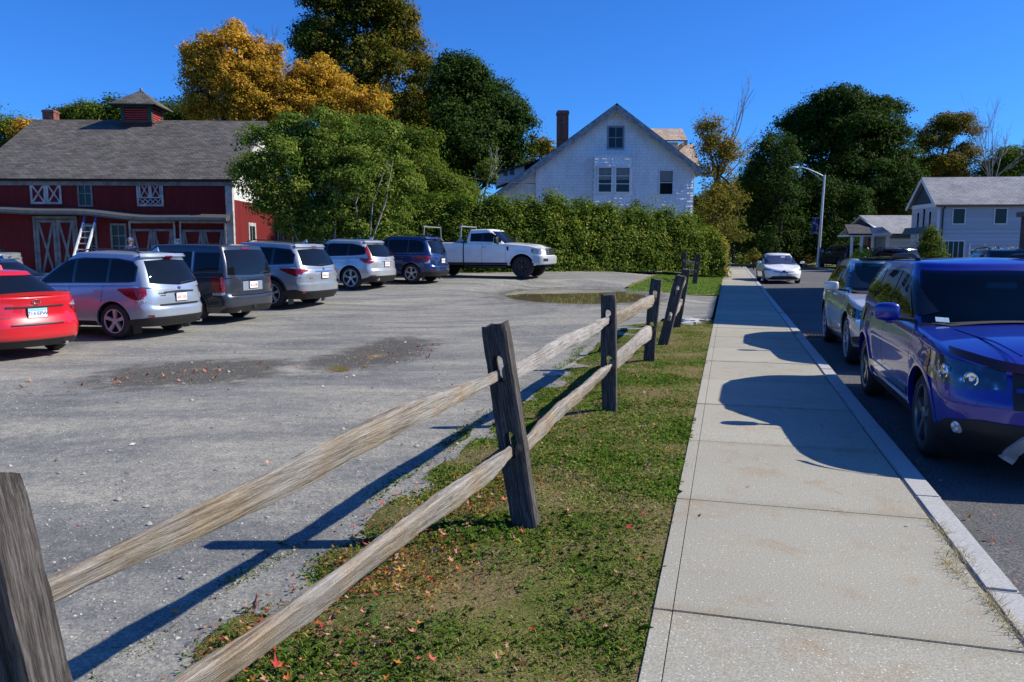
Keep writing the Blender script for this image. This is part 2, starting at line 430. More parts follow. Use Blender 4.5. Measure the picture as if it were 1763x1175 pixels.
def make_post(parent, s, t, h, lean_s, lean_t, holes=(.55, .98), w=.15, d=.125, seed=1, z0=None, yaw=0, mat=None):
    h = h*1.045; holes = tuple(q*1.045 for q in holes)
    x, y = W(s, t); z = z0 if z0 is not None else zg(x, y)*.6-.01
    me = post_mesh('post', h, w, d, holes, seed); ob = link('post', me, mat or M_post)
    # holes cut right through along the fence line (local y)
    for hz in holes:
        c = MB(); 
        poly = []
        for q in range(20):
            a = 2*PI*q/20; sx_ = .036*math.cos(a); sz = .036*math.sin(a)+(.045 if math.sin(a) > 0 else -.045)
            poly.append((sx_, hz+sz))
        c.prism(poly, -.3, .3, 'y'); cu = c.obj('cut', M_post); bool_cut(ob, cu); bpy.data.objects.remove(cu)
    me = ob.data
    me.polygons.foreach_set('use_smooth', [True]*len(me.polygons)); me.set_sharp_from_angle(angle=rad(40))
    ob.parent = parent
    ang = math.atan2(SY, SX)-PI/2+yaw        # local y -> along the street
    R = Matrix.Rotation(ang, 4, 'Z') @ Matrix.Rotation(-lean_s, 4, 'X') @ Matrix.Rotation(lean_t, 4, 'Y')
    ob.matrix_local = Matrix.Translation(Vector((x, y, z))-parent.location) @ R
    return ob, (Matrix.Translation((x, y, z)) @ R)
def make_rail(parent, A, B, hm, wm, seed, mat, bow=0., roll=0., ends=(.05, .05), prof=None):
    """split rail from A to B, fat in the middle, with tapered tenons"""
    r = random.Random(seed); A = Vector(A); B = Vector(B); d = B-A; ln = d.length
    mb = MB(); N = 48; n = 10; ph = r.uniform(0, 6)
    base = [(-.8, -1), (-.1, -1.0), (.85, -.85), (1, -.55), (1, .45), (.6, .85), (.1, 1), (-.75, .95), (-1, .75), (-1, -.7)]
    for k in range(N+1):
        u = k/N
        tp = min(1, u*ln/.55+.0, (1-u)*ln/.55)
        f0 = prof(u) if prof else 1.
        hh = (ends[0]*(1-u)+ends[1]*u)*(1-tp)+hm*tp*f0*(1+.06*math.sin(u*7+ph)+.035*math.sin(u*19+ph))
        ww = .035*(1-tp)+wm*tp*(1+.08*math.sin(u*5+ph*2))
        tw = roll+.18*math.sin(u*3+ph)
        oz = bow*math.sin(PI*u)+.010*math.sin(u*11+ph); oy = .012*math.sin(u*6+ph)
        for px, pz in base:
            y, z = px*ww/2+r.uniform(-.002, .002)+.003*math.sin(u*37+px*3), pz*hh/2+r.uniform(-.003, .003)
            mb.v.append((u*ln, oy+y*math.cos(tw)-z*math.sin(tw), oz+y*math.sin(tw)+z*math.cos(tw)))
    for k in range(N):
        for q in range(n): mb.f.append((k*n+q, k*n+(q+1) % n, (k+1)*n+(q+1) % n, (k+1)*n+q)); mb.m.append(0)
    mb.f.append(tuple(range(n))); mb.m.append(0); mb.f.append(tuple(N*n+q for q in range(n))[::-1]); mb.m.append(0)
    o = mb.obj('rail', mat, parent, ang=24)
    X = d.normalized(); Yv = Vector((0, 0, 1)).cross(X).normalized(); Zv = X.cross(Yv)
    M = Matrix((X, Yv, Zv)).transposed().to_4x4(); M.translation = A-parent.location
    o.matrix_local = M
    return o
fx, fy = W(4.5, -.85)
fence = empty('split_rail_fence', (fx, fy, 0), 0, 'weathered grey split rail fence with leaning posts along the grass beside the sidewalk', 'fence')
PO = {}
#       s     t     h     lean_s lean_t
specs = [(1.38, -1.08, 1.165, .0, -.18, .17, .13), (4.55, -.85, 1.20, 0., -.165, .155, .125), (7.97, -.84, 1.17, 0., -.035, .15, .12),
         (11.75, -.82, 1.18, 0., .07, .16, .13), (13.75, -.78, 1.19, 0., .24, .165, .12), (16.85, -.74, 1.17, .0, .15, .15, .12)]
for i, (s, t, h, ls, lt, w_, d_) in enumerate(specs):
    PO[i] = make_post(fence, s, t, h, ls, lt, (.50, .945), w_, d_, 10+i, yaw=(-.15 if i == 4 else .0))[1]
def hole(i, k, dx=0., dy=0., dz=-.035): return PO[i] @ Vector((dx, dy, (.5225, .9875)[k]+dz))
# span 0 (coming from behind the camera)
make_rail(fence, (-1.70, -1.3, .93), hole(0, 1, .045, -.075, -.045), .12, .06, 1, M_rail, ends=(.08, .095))
make_rail(fence, (-1.75, -1.3, .48), hole(0, 0, 0, .05, -.05), .12, .07, 2, M_rail)
# spans 1..3
make_rail(fence, hole(0, 1, .01, -.06, -.085), hole(1, 1, -.01, -.02), .114, .048, 3, M_rail, .02, .1, (.06, .055), lambda u: .62+.6*math.sin(PI*min(1, u*1.05))**2)
make_rail(fence, hole(0, 0, .0, -.06), hole(1, 0, .0, -.0), .115, .06, 4, M_rail, .0, .15, (.06, .06))
make_rail(fence, hole(1, 1, .02, -.03), hole(2, 1, -.0, .0), .12, .045, 5, M_rail2, .0, .0, (.10, .055), lambda u: .9)
make_rail(fence, hole(1, 0, .02, -.03), hole(2, 0, -.0, .0), .13, .065, 6, M_rail, .0, .2, (.08, .06), lambda u: .85)
make_rail(fence, hole(2, 1, .02, -.03), hole(3, 1, -.0, .06), .16, .08, 7, M_rail, .0, .15, (.09, .08), lambda u: .95)
make_rail(fence, hole(2, 0, .02, -.03), hole(3, 0, -.0, .06), .20, .08, 8, M_rail2, .03, .0, (.10, .07), lambda u: 1.)
make_rail(fence, hole(3, 1, .03, -.05, -.05), hole(3, 1, .03, .25, -.07), .05, .05, 9, M_rail2)
make_rail(fence, hole(4, 1, .0, -.05), hole(5, 1, 0, .05), .13, .08, 10, M_rail2, .0, .2, (.09, .09))
make_rail(fence, hole(4, 0, .0, -.05), hole(5, 0, 0, .05), .13, .08, 11, M_rail2, .0, .2, (.09, .09))
fx, fy = W(36, -1.0)
f2 = empty('split_rail_fence', (fx, fy, 0), 0, 'short dark leaning end of split rail fence beside the hedge beyond the drive', 'fence')
Q0 = make_post(f2, 35.0, -1.15, 1.3, 0, .12, (.6, .95), .20, .14, 31, z0=0)[1]
Q1 = make_post(f2, 37.6, -1.75, 1.35, 0, .02, (.6, .95), .20, .14, 32, z0=.02)[1]
for hz in (.6, .95):
    make_rail(f2, Q0 @ Vector((0, -.1, hz*1.045-.03)), Q1 @ Vector((0, .05, hz*1.045-.03)), .13, .08, 40+int(hz*10), M_rail2)
# ------------------------------------------------------------------ vehicles
def paint(name, col, metal=.35, rough=.32, coat=1., dirt=.30):
    m, nt, b = nmat(name); v = mapping(nt)
    n = noise(nt, v, 3, 5, .6)
    c = ramp(nt, n, [(.3, tuple(x*.93 for x in col)), (.7, tuple(min(1, x*1.05) for x in col))])
    sp = nt.nodes.new('ShaderNodeSeparateXYZ'); L(nt, v, sp.inputs[0])
    d = ramp(nt, math_(nt, 'ADD', sp.outputs[2], math_(nt, 'MULTIPLY', n, .25)), [(.35, (.55, .55, .55)), (.62, (0, 0, 0))])
    c = mixc(nt, math_(nt, 'MULTIPLY', d, dirt), c, (.16, .15, .13))
    L(nt, c, b.inputs['Base Color']); b.inputs['Metallic'].default_value = metal; b.inputs['Roughness'].default_value = rough
    b.inputs['Coat Weight'].default_value = coat; b.inputs['Coat Roughness'].default_value = .035
    return m
def flat(name, col, rough=.5, metal=0., coat=0., emit=None):
    m, nt, b = nmat(name); b.inputs['Base Color'].default_value = (*col, 1)
    b.inputs['Roughness'].default_value = rough; b.inputs['Metallic'].default_value = metal; b.inputs['Coat Weight'].default_value = coat
    return m
def lamp_mat(name, base, dark, scale=60):
    """moulded lamp glass: a ribbed reflector under clear plastic"""
    m, nt, b = nmat(name); v = mapping(nt)
    vo = nt.nodes.new('ShaderNodeTexVoronoi'); vo.inputs['Scale'].default_value = scale*.35; L(nt, v, vo.inputs['Vector'])
    c = ramp(nt, vo.outputs['Distance'], [(.1, base), (.6, dark)])
    L(nt, c, b.inputs['Base Color']); b.inputs['Roughness'].default_value = .25; b.inputs['Coat Weight'].default_value = 1
    b.inputs['Coat Roughness'].default_value = .02; b.inputs['Metallic'].default_value = .2
    return m
K_glass = flat('tinted_glass', (.006, .007, .009), .02, 0, 0.); K_glass.node_tree.nodes['Principled BSDF'].inputs['Specular IOR Level'].default_value = .32
K_black = plain('black_plastic', (.010, .010, .011), .55, var=.2)
K_gloss = flat('black_gloss', (.006, .006, .007), .12, 0, 1.)
K_well = flat('wheel_well', (.006, .006, .006), .9)
K_tyre = plain('tyre_rubber', (.020, .020, .021), .8, var=.3, scale=12)
K_rim = flat('alloy', (.50, .51, .53), .42, .5)
K_rimd = flat('dark_alloy', (.05, .052, .056), .35, .6)
K_chrome = flat('chrome', (.75, .76, .78), .08, 1.)
K_red = lamp_mat('red_lamp', (.55, .012, .012), (.16, .002, .004))
K_clear = lamp_mat('clear_lamp', (.80, .82, .85), (.20, .22, .26), 90)
K_amber = lamp_mat('amber_lamp', (.75, .20, .03), (.25, .05, .01))
K_white = flat('plate_white', (.78, .78, .76), .4)
K_platetxt = flat('plate_red_text', (.55, .05, .06), .5)
K_platetxb = flat('plate_blue_text', (.02, .06, .25), .5)
K_plateblue = flat('plate_pale_blue', (.25, .55, .80), .4)
K_seat = flat('seat_trim', (.35, .33, .29), .8)

def screen_mat():
    m, nt, b = nmat('windshield_glass'); tr = nt.nodes.new('ShaderNodeBsdfTransparent'); tr.inputs[0].default_value = (.42, .52, .52, 1)
    gl = nt.nodes.new('ShaderNodeBsdfGlossy'); gl.inputs['Roughness'].default_value = .02; fr = nt.nodes.new('ShaderNodeFresnel'); fr.inputs[0].default_value = 1.33
    mx = nt.nodes.new('ShaderNodeMixShader'); L(nt, fr.outputs[0], mx.inputs[0]); L(nt, tr.outputs[0], mx.inputs[1]); L(nt, gl.outputs[0], mx.inputs[2]); L(nt, mx.outputs[0], nt.nodes['Material Output'].inputs[0]); return m
K_screen = screen_mat(); K_dash = plain('dashboard_plastic', (.012, .012, .013), .8); K_seatd = plain('seat_cloth', (.06, .062, .065), .9); K_seatl = flat('inner_mirror_shell', (.45, .46, .46), .4)
def sp(c, n): return math.copysign(abs(c)**(2./n), c)
class Car:
    def __init__(s, **k):
        d = dict(zb=.24, cr=.42, nr=2.8, cf=.62, nf=2.5, crg=.25, nrg=2.6, cfg=.42, nfg=2.3, hg=(.93, .70), crown=.05, hood=.035, Ra=None, tw=.225,
                 flare=.014, gpow=1.35, taper=.05, gtaper=.05, rr=.05, Ryr=None, cabin=False)
        d.update(k); s.__dict__.update(d)
        if s.Ra is None: s.Ra = s.R+.055
        s.x0 = -s.ro; s.x1 = s.wb+s.fo; s.xm = (s.x0+s.x1)/2
    def smooth(s, x, tab):
        return interp(x, tab)
    def ztop(s, x):
        h = .07
        return (interp(x-h, s.zt)+2*interp(x, s.zt)+interp(x+h, s.zt))/4
    def zroof(s, x):
        h = .15
        return (interp(x-h, s.zr)+2*interp(x, s.zr)+interp(x+h, s.zr))/4
    def rz(s, z): return s.x0+interp(z, s.xr)
    def fz(s, z): return s.x1-interp(z, s.xf)
    def hwB(s, x, z):
        f = interp(z, s.hz); u = (x-s.xm)/(s.x1-s.x0)*2
        y = s.W/2*f*(1-s.taper*abs(u)**3)
        for xc in (0, s.wb):
            d = math.hypot(x-xc, z-s.R)-s.Ra
            if z > s.R-.1: y += s.flare*math.exp(-(max(d, 0)/.09)**2)
        return y
    def B(s, end, u, z, ins=0.):
        """point on the lower body; end -1 rear cap (u 0..1), +1 front cap, 0 side with x=u"""
        xa = s.rz(z)+ins+s.cr; xb = s.fz(z)-ins-s.cf
        if end == 0:
            x = u; y = s.hwB(x, z)-ins
            if x < xa: y *= max(0, 1-min(1, (xa-x)/s.cr)**s.nr)**(1/s.nr)
            if x > xb: y *= max(0, 1-min(1, (x-xb)/s.cf)**s.nf)**(1/s.nf)
            return (x, y, z)
        if u > 1: return s.B(0, xa+(u-1) if end < 0 else xb-(u-1), z, ins)
        a = u*PI/2
        if end < 0: x = xa-s.cr*sp(math.cos(a), s.nr); y = (s.hwB(xa, z)-ins)*sp(math.sin(a), s.nr)
        else: x = xb+s.cf*sp(math.cos(a), s.nf); y = (s.hwB(xb, z)-ins)*sp(math.sin(a), s.nf)
        return (x, y, z)
    def endx(s, end, y, z):
        if end < 0:
            xa = s.rz(z)+s.cr; h = s.hwB(xa, z); return xa-s.cr*max(0, 1-min(1, abs(y)/h)**s.nr)**(1/s.nr)
        xb = s.fz(z)-s.cf; h = s.hwB(xb, z); return xb+s.cf*max(0, 1-min(1, abs(y)/h)**s.nf)**(1/s.nf)
    # greenhouse
    def g0(s, v): return s.gx[0]+(s.gx[1]-s.gx[0])*v-.035*math.sin(PI*v)
    def g1(s, v): return s.gx[3]+(s.gx[2]-s.gx[3])*v+.045*math.sin(PI*v)
    def hwG(s, x, v):
        v = max(0, v)
        u = max(0, (s.xm-x)/(s.xm-s.gx[0])); w = max(0, (x-s.xm)/(s.gx[3]-s.xm))
        return s.W/2*(s.hg[0]+(s.hg[1]-s.hg[0])*v**s.gpow)*(1-s.gtaper*u**2.5-.03*w**2)
    def zbase(s, x): return s.ztop(x)-.04
    def zlev(s, x, v): return s.zbase(x)+(s.zroof(x)-s.zbase(x))*v
    def G(s, end, u, v, ins=0.):
        xa = s.g0(v)+ins+s.crg; xb = s.g1(v)-ins-s.cfg
        if end == 0:
            x = u; y = s.hwG(x, v)-ins
            if x < xa: y *= max(0, 1-min(1, (xa-x)/s.crg)**s.nrg)**(1/s.nrg)
            if x > xb: y *= max(0, 1-min(1, (x-xb)/s.cfg)**s.nfg)**(1/s.nfg)
        else:
            a = u*PI/2
            if end < 0: x = xa-s.crg*sp(math.cos(a), s.nrg); y = (s.hwG(xa, v)-ins)*sp(math.sin(a), s.nrg)
            else: x = xb+s.cfg*sp(math.cos(a), s.nfg); y = (s.hwG(xb, v)-ins)*sp(math.sin(a), s.nfg)
        return (x, y, s.zlev(x, v))
    def Gside(s, x, z):
        v = (z-s.zbase(x))/(s.zroof(x)-s.zbase(x)); return s.G(0, x, max(0, min(1, v)))
    def Gend(s, end, yf, v):
        if end < 0:
            xa = s.g0(v)+s.crg; h = s.hwG(xa, v); y = yf*h
            x = xa-s.crg*max(0, 1-abs(yf)**s.nrg)**(1/s.nrg)
        else:
            xb = s.g1(v)-s.cfg; h = s.hwG(xb, v); y = yf*h
            x = xb+s.cfg*max(0, 1-abs(yf)**s.nfg)**(1/s.nfg)
        return (x, y, s.zlev(x, v))
    def _shell(s, fn, xspan, rings, capf, bottom):
        """rings: list of callables node->point for half the outline; nodes rear centre .. front centre"""
        nodes = [(-1, k/14) for k in range(14)]+[(0, k/44) for k in range(45)]+[(1, 1-k/14) for k in range(1, 15)]
        rows = []
        for r in rings: rows.append([fn(nd, r) for nd in nodes])
        n = len(nodes); full = []
        for row in rows:
            full.append(row+[(x, -y, z) for x, y, z in row[-2:0:-1]])
        m = len(full[0]); V = [p for row in full for p in row]; F = []
        for i in range(len(full)-1):
            for q in range(m): F.append((i*m+q, i*m+(q+1) % m, (i+1)*m+(q+1) % m, (i+1)*m+q))
        mb = MB(); mb.add(V, F)
        me = bpy.data.meshes.new('t'); me.from_pydata(V, [], F)
        bm = bmesh.new(); bm.from_mesh(me); bmesh.ops.remove_doubles(bm, verts=bm.verts, dist=.0006)
        # close what is left open along the spines
        es = [e for e in bm.edges if e.is_boundary]
        if es: bmesh.ops.holes_fill(bm, edges=es, sides=0)
        bmesh.ops.recalc_face_normals(bm, faces=bm.faces)
        bm.to_mesh(me); bm.free(); me.name = 'body'; return me
    def body_mesh(s):
        def fn(nd, r):
            end, u = nd; kind, a = r
            zn = s.zb+.7*(1.0-s.zb)
            def bx(z, ins):
                if end == 0:
                    xa = s.rz(z)+ins+s.cr; xb = s.fz(z)-ins-s.cf; x = xa+(xb-xa)*u
                    y = s.hwB(x, z)-ins; return (x, y, z)
                return s.B(end, u, z, ins)
            xn = bx(zn, 0)[0]; zt = s.ztop(xn)
            if kind == 'v':
                z = s.zb+(zt-s.rr-s.zb)*a; return bx(z, 0)
            if kind == 'r':
                ang = a*PI/2; return bx(zt-s.rr+s.rr*math.sin(ang), s.rr*(1-math.cos(ang)))
            lo = kind == 'b'
            z0 = s.zb if lo else zt; ins = 0 if lo else s.rr
            x, y, z = bx(z0, ins)
            sx = (x-s.x0)/(s.x1-s.x0); tx = s.x0+.32+sx*(s.x1-s.x0-.64); x2 = x+(tx-x)*(1-a); y2 = y*a
            if lo: return (x2, y2, s.zb)
            return (x2, y2, s.ztop(x2)*(1-a)+zt*a+s.hood*(1-a*a) if True else 0)
        rings = [('b', a) for a in (0, .3, .6, .85)]+[('v', k/20) for k in range(21)]+[('r', k/4) for k in range(1, 5)]+[('t', a) for a in (.94, .8, .6, .4, .2, 0)]
        me = s._shell(fn, None, rings, None, True)
        return me
    def green_mesh(s):
        r0 = .07
        def fn(nd, r):
            end, u = nd; kind, a = r
            def gx(v, ins, dz=0):
                if end == 0:
                    xa = s.g0(v)+ins+s.crg; xb = s.g1(v)-ins-s.cfg; x = xa+(xb-xa)*u
                    return (x, s.hwG(x, v)-ins, s.zlev(x, v))
                return s.G(end, u, v, ins)
            if kind == 'v': return gx(a, 0)
            if kind == 'r':
                ang = a*PI/2; p = gx(1, r0*(1-math.cos(ang))); return (p[0], p[1], p[2]+r0*.55*math.sin(ang))
            p = gx(1, r0); x, y = p[0], p[1]; xa, xb = s.g0(1), s.g1(1)
            sx = (x-xa)/(xb-xa); tx = xa+.3+sx*(xb-xa-.6); x2 = x+(tx-x)*(1-a)
            return (x2, y*a, s.zroof(x2)*(1-a)+s.zroof(x)*a+r0*.55+s.crown*(1-a*a))
        rings = [('v', k/10) for k in range(11)]+[('r', k/3) for k in range(1, 4)]+[('t', a) for a in (.9, .75, .5, .25, 0)]
        return s._shell(fn, None, rings, None, False)
    # ---- conforming patches
    def patch(s, fn, cols, off, nu=None, nv=None, side=1, name='p', skirt=.012):
        segs = len(cols)-1; nu = nu or max(2, int(20/segs)); nv = nv or 7
        us = []
        for a, b in zip(cols, cols[1:]):
            for k in range(nu): us.append([a[i]+(b[i]-a[i])*k/nu for i in range(3)])
        us.append(list(cols[-1]))
        P = np.array([[fn(u, lo+(hi-lo)*k/nv) for k in range(nv+1)] for u, lo, hi in us], float)
        du = np.gradient(P, axis=0); dv = np.gradient(P, axis=1); N = np.cross(du, dv)
        ln = np.linalg.norm(N, axis=2, keepdims=True); N = N/np.maximum(ln, 1e-9)
        c = np.array([s.xm, 0, .7]); sg = np.sign(np.sum(N*(P-c), axis=2).sum()); N *= sg if sg != 0 else 1
        O = P+N*off; I = P-N*skirt
        if side < 0: O[..., 1] *= -1; I[..., 1] *= -1
        nU, nV = O.shape[:2]; V = O.reshape(-1, 3).tolist(); F = grid_faces(nU, nV).tolist()
        ring = [(i, 0) for i in range(nU)]+[(nU-1, j_) for j_ in range(1, nV)]+[(i, nV-1) for i in range(nU-2, -1, -1)]+[(0, j_) for j_ in range(nV-2, 0, -1)]
        b0 = len(V)
        for i, j_ in ring: V.append(I[i, j_].tolist())
        m = len(ring)
        for q in range(m):
            i, j_ = ring[q]; i2, j2 = ring[(q+1) % m]
            F.append([i*nV+j_, i2*nV+j2, b0+(q+1) % m, b0+q])
        mb = MB(); mb.add(V, F); mb.f = [tuple(f) for f in mb.f]
        return mb.mesh(name, ang=40)
    def side(s, name, mat, cols, off=.004, surf='B', sides=(1, -1), parent=None, **k):
        out = []
        for sd_ in sides:
            f = (lambda x, z: s.B(0, x, z)) if surf == 'B' else (lambda x, z: s.Gside(x, z))
            out.append(link(name, s.patch(f, cols, off, side=sd_, name=name, **k), mat, parent or s.root))
        return out
    def end(s, e, name, mat, cols, off=.004, sides=(1,), parent=None, **k):
        out = []
        for sd_ in sides: out.append(link(name, s.patch(lambda y, z: (s.endx(e, y, z), y, z), cols, off, side=sd_, name=name, **k), mat, parent or s.root))
        return out
    def wrap(s, e, name, mat, cols, off=.006, sides=(1, -1), parent=None, **k):
        out = []
        for sd_ in sides: out.append(link(name, s.patch(lambda u, z: s.B(e, u, z), cols, off, side=sd_, name=name, **k), mat, parent or s.root))
        return out
    def gl(s, e, name, mat, cols, off=.005, sides=(1,), parent=None, **k):
        out = []
        for sd_ in sides: out.append(link(name, s.patch(lambda y, v: s.Gend(e, y, v), cols, off, side=sd_, name=name, **k), mat, parent or s.root))
        return out
    def arch(s, mat, w=.05, off=.008, a0=-18, a1=198):
        for xc in (0, s.wb):
            for sd_ in (1, -1):
                def f(a, r):
                    x, z = xc+r*math.cos(rad(a)), s.R+r*math.sin(rad(a))
                    return s.B(0, x, max(z, s.zb))
                link('arch_trim', s.patch(f, [(a0, s.Ra-.004, s.Ra+w), (90, s.Ra-.004, s.Ra+w), (a1, s.Ra-.004, s.Ra+w)], off, nu=14, nv=3, side=sd_, name='arch_trim', skirt=.03), mat, s.root)
    def wheels(s, style='five', rimmat=None, rr=.68):
        R, tw = s.R, s.tw; mb = MB(); r1 = R*rr
        mb.lathe([(r1-.01, -tw/2+.02), (r1+.005, -tw/2), (r1+.03, -tw/2-.006), (R-.045, -tw/2-.004), (R-.012, -tw/2+.018), (R, -tw/2+.045), (R, tw/2-.045),
                  (R-.012, tw/2-.018), (R-.045, tw/2+.004), (r1+.03, tw/2+.006), (r1+.005, tw/2), (r1-.01, tw/2-.02)], 40)
        tyre = mb.mesh('tyre', ang=35)
        rm = MB(); y0 = tw/2-.012       # outside face towards +y
        rm.lathe([(r1+.004, y0+.006), (r1-.012, y0+.006), (r1-.02, y0-.02), (r1-.028, y0-.10), (.0, y0-.115)], 40)
        back = rm.mesh('rim_barrel', ang=30)
        rf = MB(); rf.lathe([(r1+.006, y0), (r1+.003, y0+.009), (r1-.014, y0+.007), (r1-.018, y0-.01)], 40)
        ns = {'five': 5, 'six': 6, 'ten': 10, 'split': 5, 'eight': 8}[style]
        for k in range(ns):
            a = 2*PI*k/ns+PI/2
            for dd in ((-.12, .12) if style == 'split' else (0,)):
                w0, w1 = {'five': (.045, .075), 'six': (.035, .05), 'ten': (.022, .026), 'split': (.022, .024), 'eight': (.03, .045)}[style]
                c, sn = math.cos(a+dd*.4), math.sin(a+dd*.4); c1, s1 = math.cos(a+dd), math.sin(a+dd)
                p0 = (c*.045, y0-.012, sn*.045); p1 = (c1*(r1-.01), y0-.006, s1*(r1-.01))
                def q(p, cc, ss, w, dy): return (p[0]-ss*w/2, p[1]+dy, p[2]+cc*w/2)
                vs = [q(p0, c, sn, w0, 0), q(p0, c, sn, -w0, 0), q(p1, c1, s1, -w1, 0), q(p1, c1, s1, w1, 0),
                      q(p0, c, sn, w0*1.3, -.05), q(p0, c, sn, -w0*1.3, -.05), q(p1, c1, s1, -w1*1.2, -.03), q(p1, c1, s1, w1*1.2, -.03)]
                rf.add(vs, [(0, 1, 2, 3), (0, 4, 5, 1), (2, 6, 7, 3), (1, 5, 6, 2), (0, 3, 7, 4)])
        rf.lathe([(.0, y0+.002), (.03, y0+.001), (.062, y0-.006), (.07, y0-.05)], 20)
        face = rf.mesh('rim', ang=30)
        for m_, mt in ((tyre, K_tyre), (back, K_rimd), (face, rimmat or K_rim)): m_.materials.append(mt)
        yw = s.W/2-tw/2-.025
        for xc in (0, s.wb):
            for sd_ in (1, -1):
                wo = link('wheel', tyre, None, s.root); wo.location = (xc, sd_*yw, R)
                if sd_ < 0: wo.rotation_euler = (0, 0, PI)
                link('rim', face, None, wo); link('rim_barrel', back, None, wo)
    def build(s, name, pos, head, label, mat, cat='car', style='five', rimmat=None, group=None, rr=.68, dz=0., tilt=0.):
        """pos: ground point under the rear axle centre"""
        s.root = empty(name, (pos[0], pos[1], (zg(*pos) if ST(*pos)[1] < 0 else -.115)+dz), rad(head), label, cat, group)
        if tilt: s.root.rotation_euler = (0, tilt, rad(head))
        ob = link('body', s.body_mesh(), [mat, K_well])
        for xc in (0, s.wb):
            for sd_ in (1, -1):
                c = MB(); y0, y1 = (s.W/2-.34, s.W/2+.15)
                if sd_ < 0: y0, y1 = -y1, -y0
                c.cm = 1; n = 48
                poly = [(xc+s.Ra*math.cos(2*PI*q/n+.01), s.R+.0+s.Ra*math.sin(2*PI*q/n+.01)) for q in range(n)]
                c.prism(poly, y0, y1, 'y'); cu = c.obj('cut', [mat, K_well]); bool_cut(ob, cu); bpy.data.objects.remove(cu)
        me = ob.data
        if len(me.materials) < 2: me.materials.append(K_well)
        me.polygons.foreach_set('use_smooth', [True]*len(me.polygons)); me.set_sharp_from_angle(angle=rad(32)); ob.parent = s.root
        g = s.green_mesh()
        if s.cabin: s.open_front(g)
        g.polygons.foreach_set('use_smooth', [True]*len(g.polygons)); g.set_sharp_from_angle(angle=rad(40))
        link('roof', g, mat, s.root)
        s.wheels(style, rimmat, rr); s.mat = mat
        return s
    def open_front(s, me):
        """take the faces behind the windshield out of the roof shell and furnish what shows through"""
        bm = bmesh.new(); bm.from_mesh(me); dl = []
        for f in bm.faces:
            c = f.calc_center_median()
            if c.x < s.gx[2]-.25: continue
            v = (c.z-s.zbase(c.x))/(s.zroof(c.x)-s.zbase(c.x))
            if f.normal.x > .30 and abs(c.y) < .90*s.hwG(c.x, v) and .1 < v < .9: dl.append(f)
        bmesh.ops.delete(bm, geom=dl, context='FACES'); bm.to_mesh(me); bm.free()
        V = []; xa, xb = s.g0(0)+.35, s.gx[3]-.06; n1, n2 = 22, 13
        for i in range(n1):
            x = xa+(xb-xa)*i/(n1-1)
            for k in range(n2):
                yf = -1+2*k/(n2-1); w_ = min(.93, .97-.25*max(0, (x-(xb-.25))/.25)); h_ = s.hwG(x, .03)*w_
                up_ = .05*math.exp(-((x-(xb-.55))/.22)**2)
                V.append((x, yf*h_, s.ztop(x)+s.hood*(1-(yf*.9)**2)+.012+up_))
        link('dashboard', np_mesh('dashboard', np.array(V), grid_faces(n1, n2), smooth=True), K_dash, s.root)
        xs = s.gx[2]-.30; zb = s.ztop(xs)
        for yy in (.38, -.38):
            mb = MB(); mb.box(xs-.10, xs+.02, yy-.24, yy+.24, zb-.3, zb+.20); o = mb.obj('seat', K_seatd, s.root, bevel=.05, ang=50)
            mb = MB(); mb.box(xs-.09, xs+.01, yy-.13, yy+.13, zb+.235, zb+.40); mb.obj('headrest', K_seatd, o, bevel=.04, ang=50)
        mb = MB(); xw = s.gx[3]-.72; mb.tube([(xw+.06*math.sin(a), .38+.18*math.cos(a), zb+.06+.17*math.sin(a)) for a in [2*PI*k/24 for k in range(25)]], .014, 7); mb.bar((xw, .22, zb+.06), (xw, .54, zb+.06), .03, .05); mb.obj('steering_wheel', K_dash, s.root, ang=50)
        v_ = .84; p = s.Gend(1, 0, v_); mb = MB(); mb.box(p[0]-.13, p[0]-.10, -.13, .13, p[2]-.09, p[2]-.03); mb.obj('inner_mirror', K_seatl, s.root, bevel=.01)
    def mirrors(s, x, z, mat, w=.20, h=.15, l=.13, out=.12, y=None):
        yb = s.W/2*s.hg[0]
        for sd_ in (1, -1):
            mb = MB(); N1, N2 = 18, 12; pw = lambda c_, e: math.copysign(abs(c_)**e, c_)
            for i in range(N2+1):
                ph = -PI/2+PI*i/N2
                for k in range(N1):
                    th = 2*PI*k/N1; cx = pw(math.cos(ph), .5)
                    fx = pw(math.cos(th), .6)*cx; fy = pw(math.sin(th), .5)*cx
                    px_ = x+(l/2)*(fx if fx < 0 else fx*1.0)*(1 if fx < 0 else (1-.35*max(0, fy)))
                    mb.v.append((px_, sd_*(yb+out-.02+w/2+fy*w/2), z+h/2*pw(math.sin(ph), .5)*(1-.12*max(0, fy))))
            for i in range(N2):
                for k in range(N1): mb.f.append((i*N1+k, i*N1+(k+1) % N1, (i+1)*N1+(k+1) % N1, (i+1)*N1+k)); mb.m.append(0)
            o = mb.obj('mirror', mat, s.root, smooth=True)
            mb = MB(); mb.bar((x, sd_*(yb-.05), z-h/2+.0), (x, sd_*(yb+out+.05), z-h/2+.03), .06, .03)
            mb.obj('mirror_arm', K_black, o, bevel=.008)
            mb = MB(); mb.box(x-l/2-.004, x-l/2+.002, yb+out, yb+out+w-.04, z-h/2+.02, z+h/2-.02)
            if sd_ < 0: mb.v = [(a, -b, c) for a, b, c in mb.v]
            mb.v = [(a-.006, b, c) for a, b, c in mb.v]; mb.obj('mirror_glass', K_chrome, o)
    def rails(s, xa, xb, mat, h=.055, v=.97, inset=.08, r=.014):
        for sd_ in (1, -1):
            pts = []
            for k in range(13):
                x = xa+(xb-xa)*k/12; y = s.hwG(x, 1)-inset; z = s.zroof(x)+.045
                pts.append((x, sd_*y, z+h*min(1, min(k, 12-k)/1.6)))
            MB().tube(pts, r, 8).obj('roof_rail', mat, s.root, ang=50)
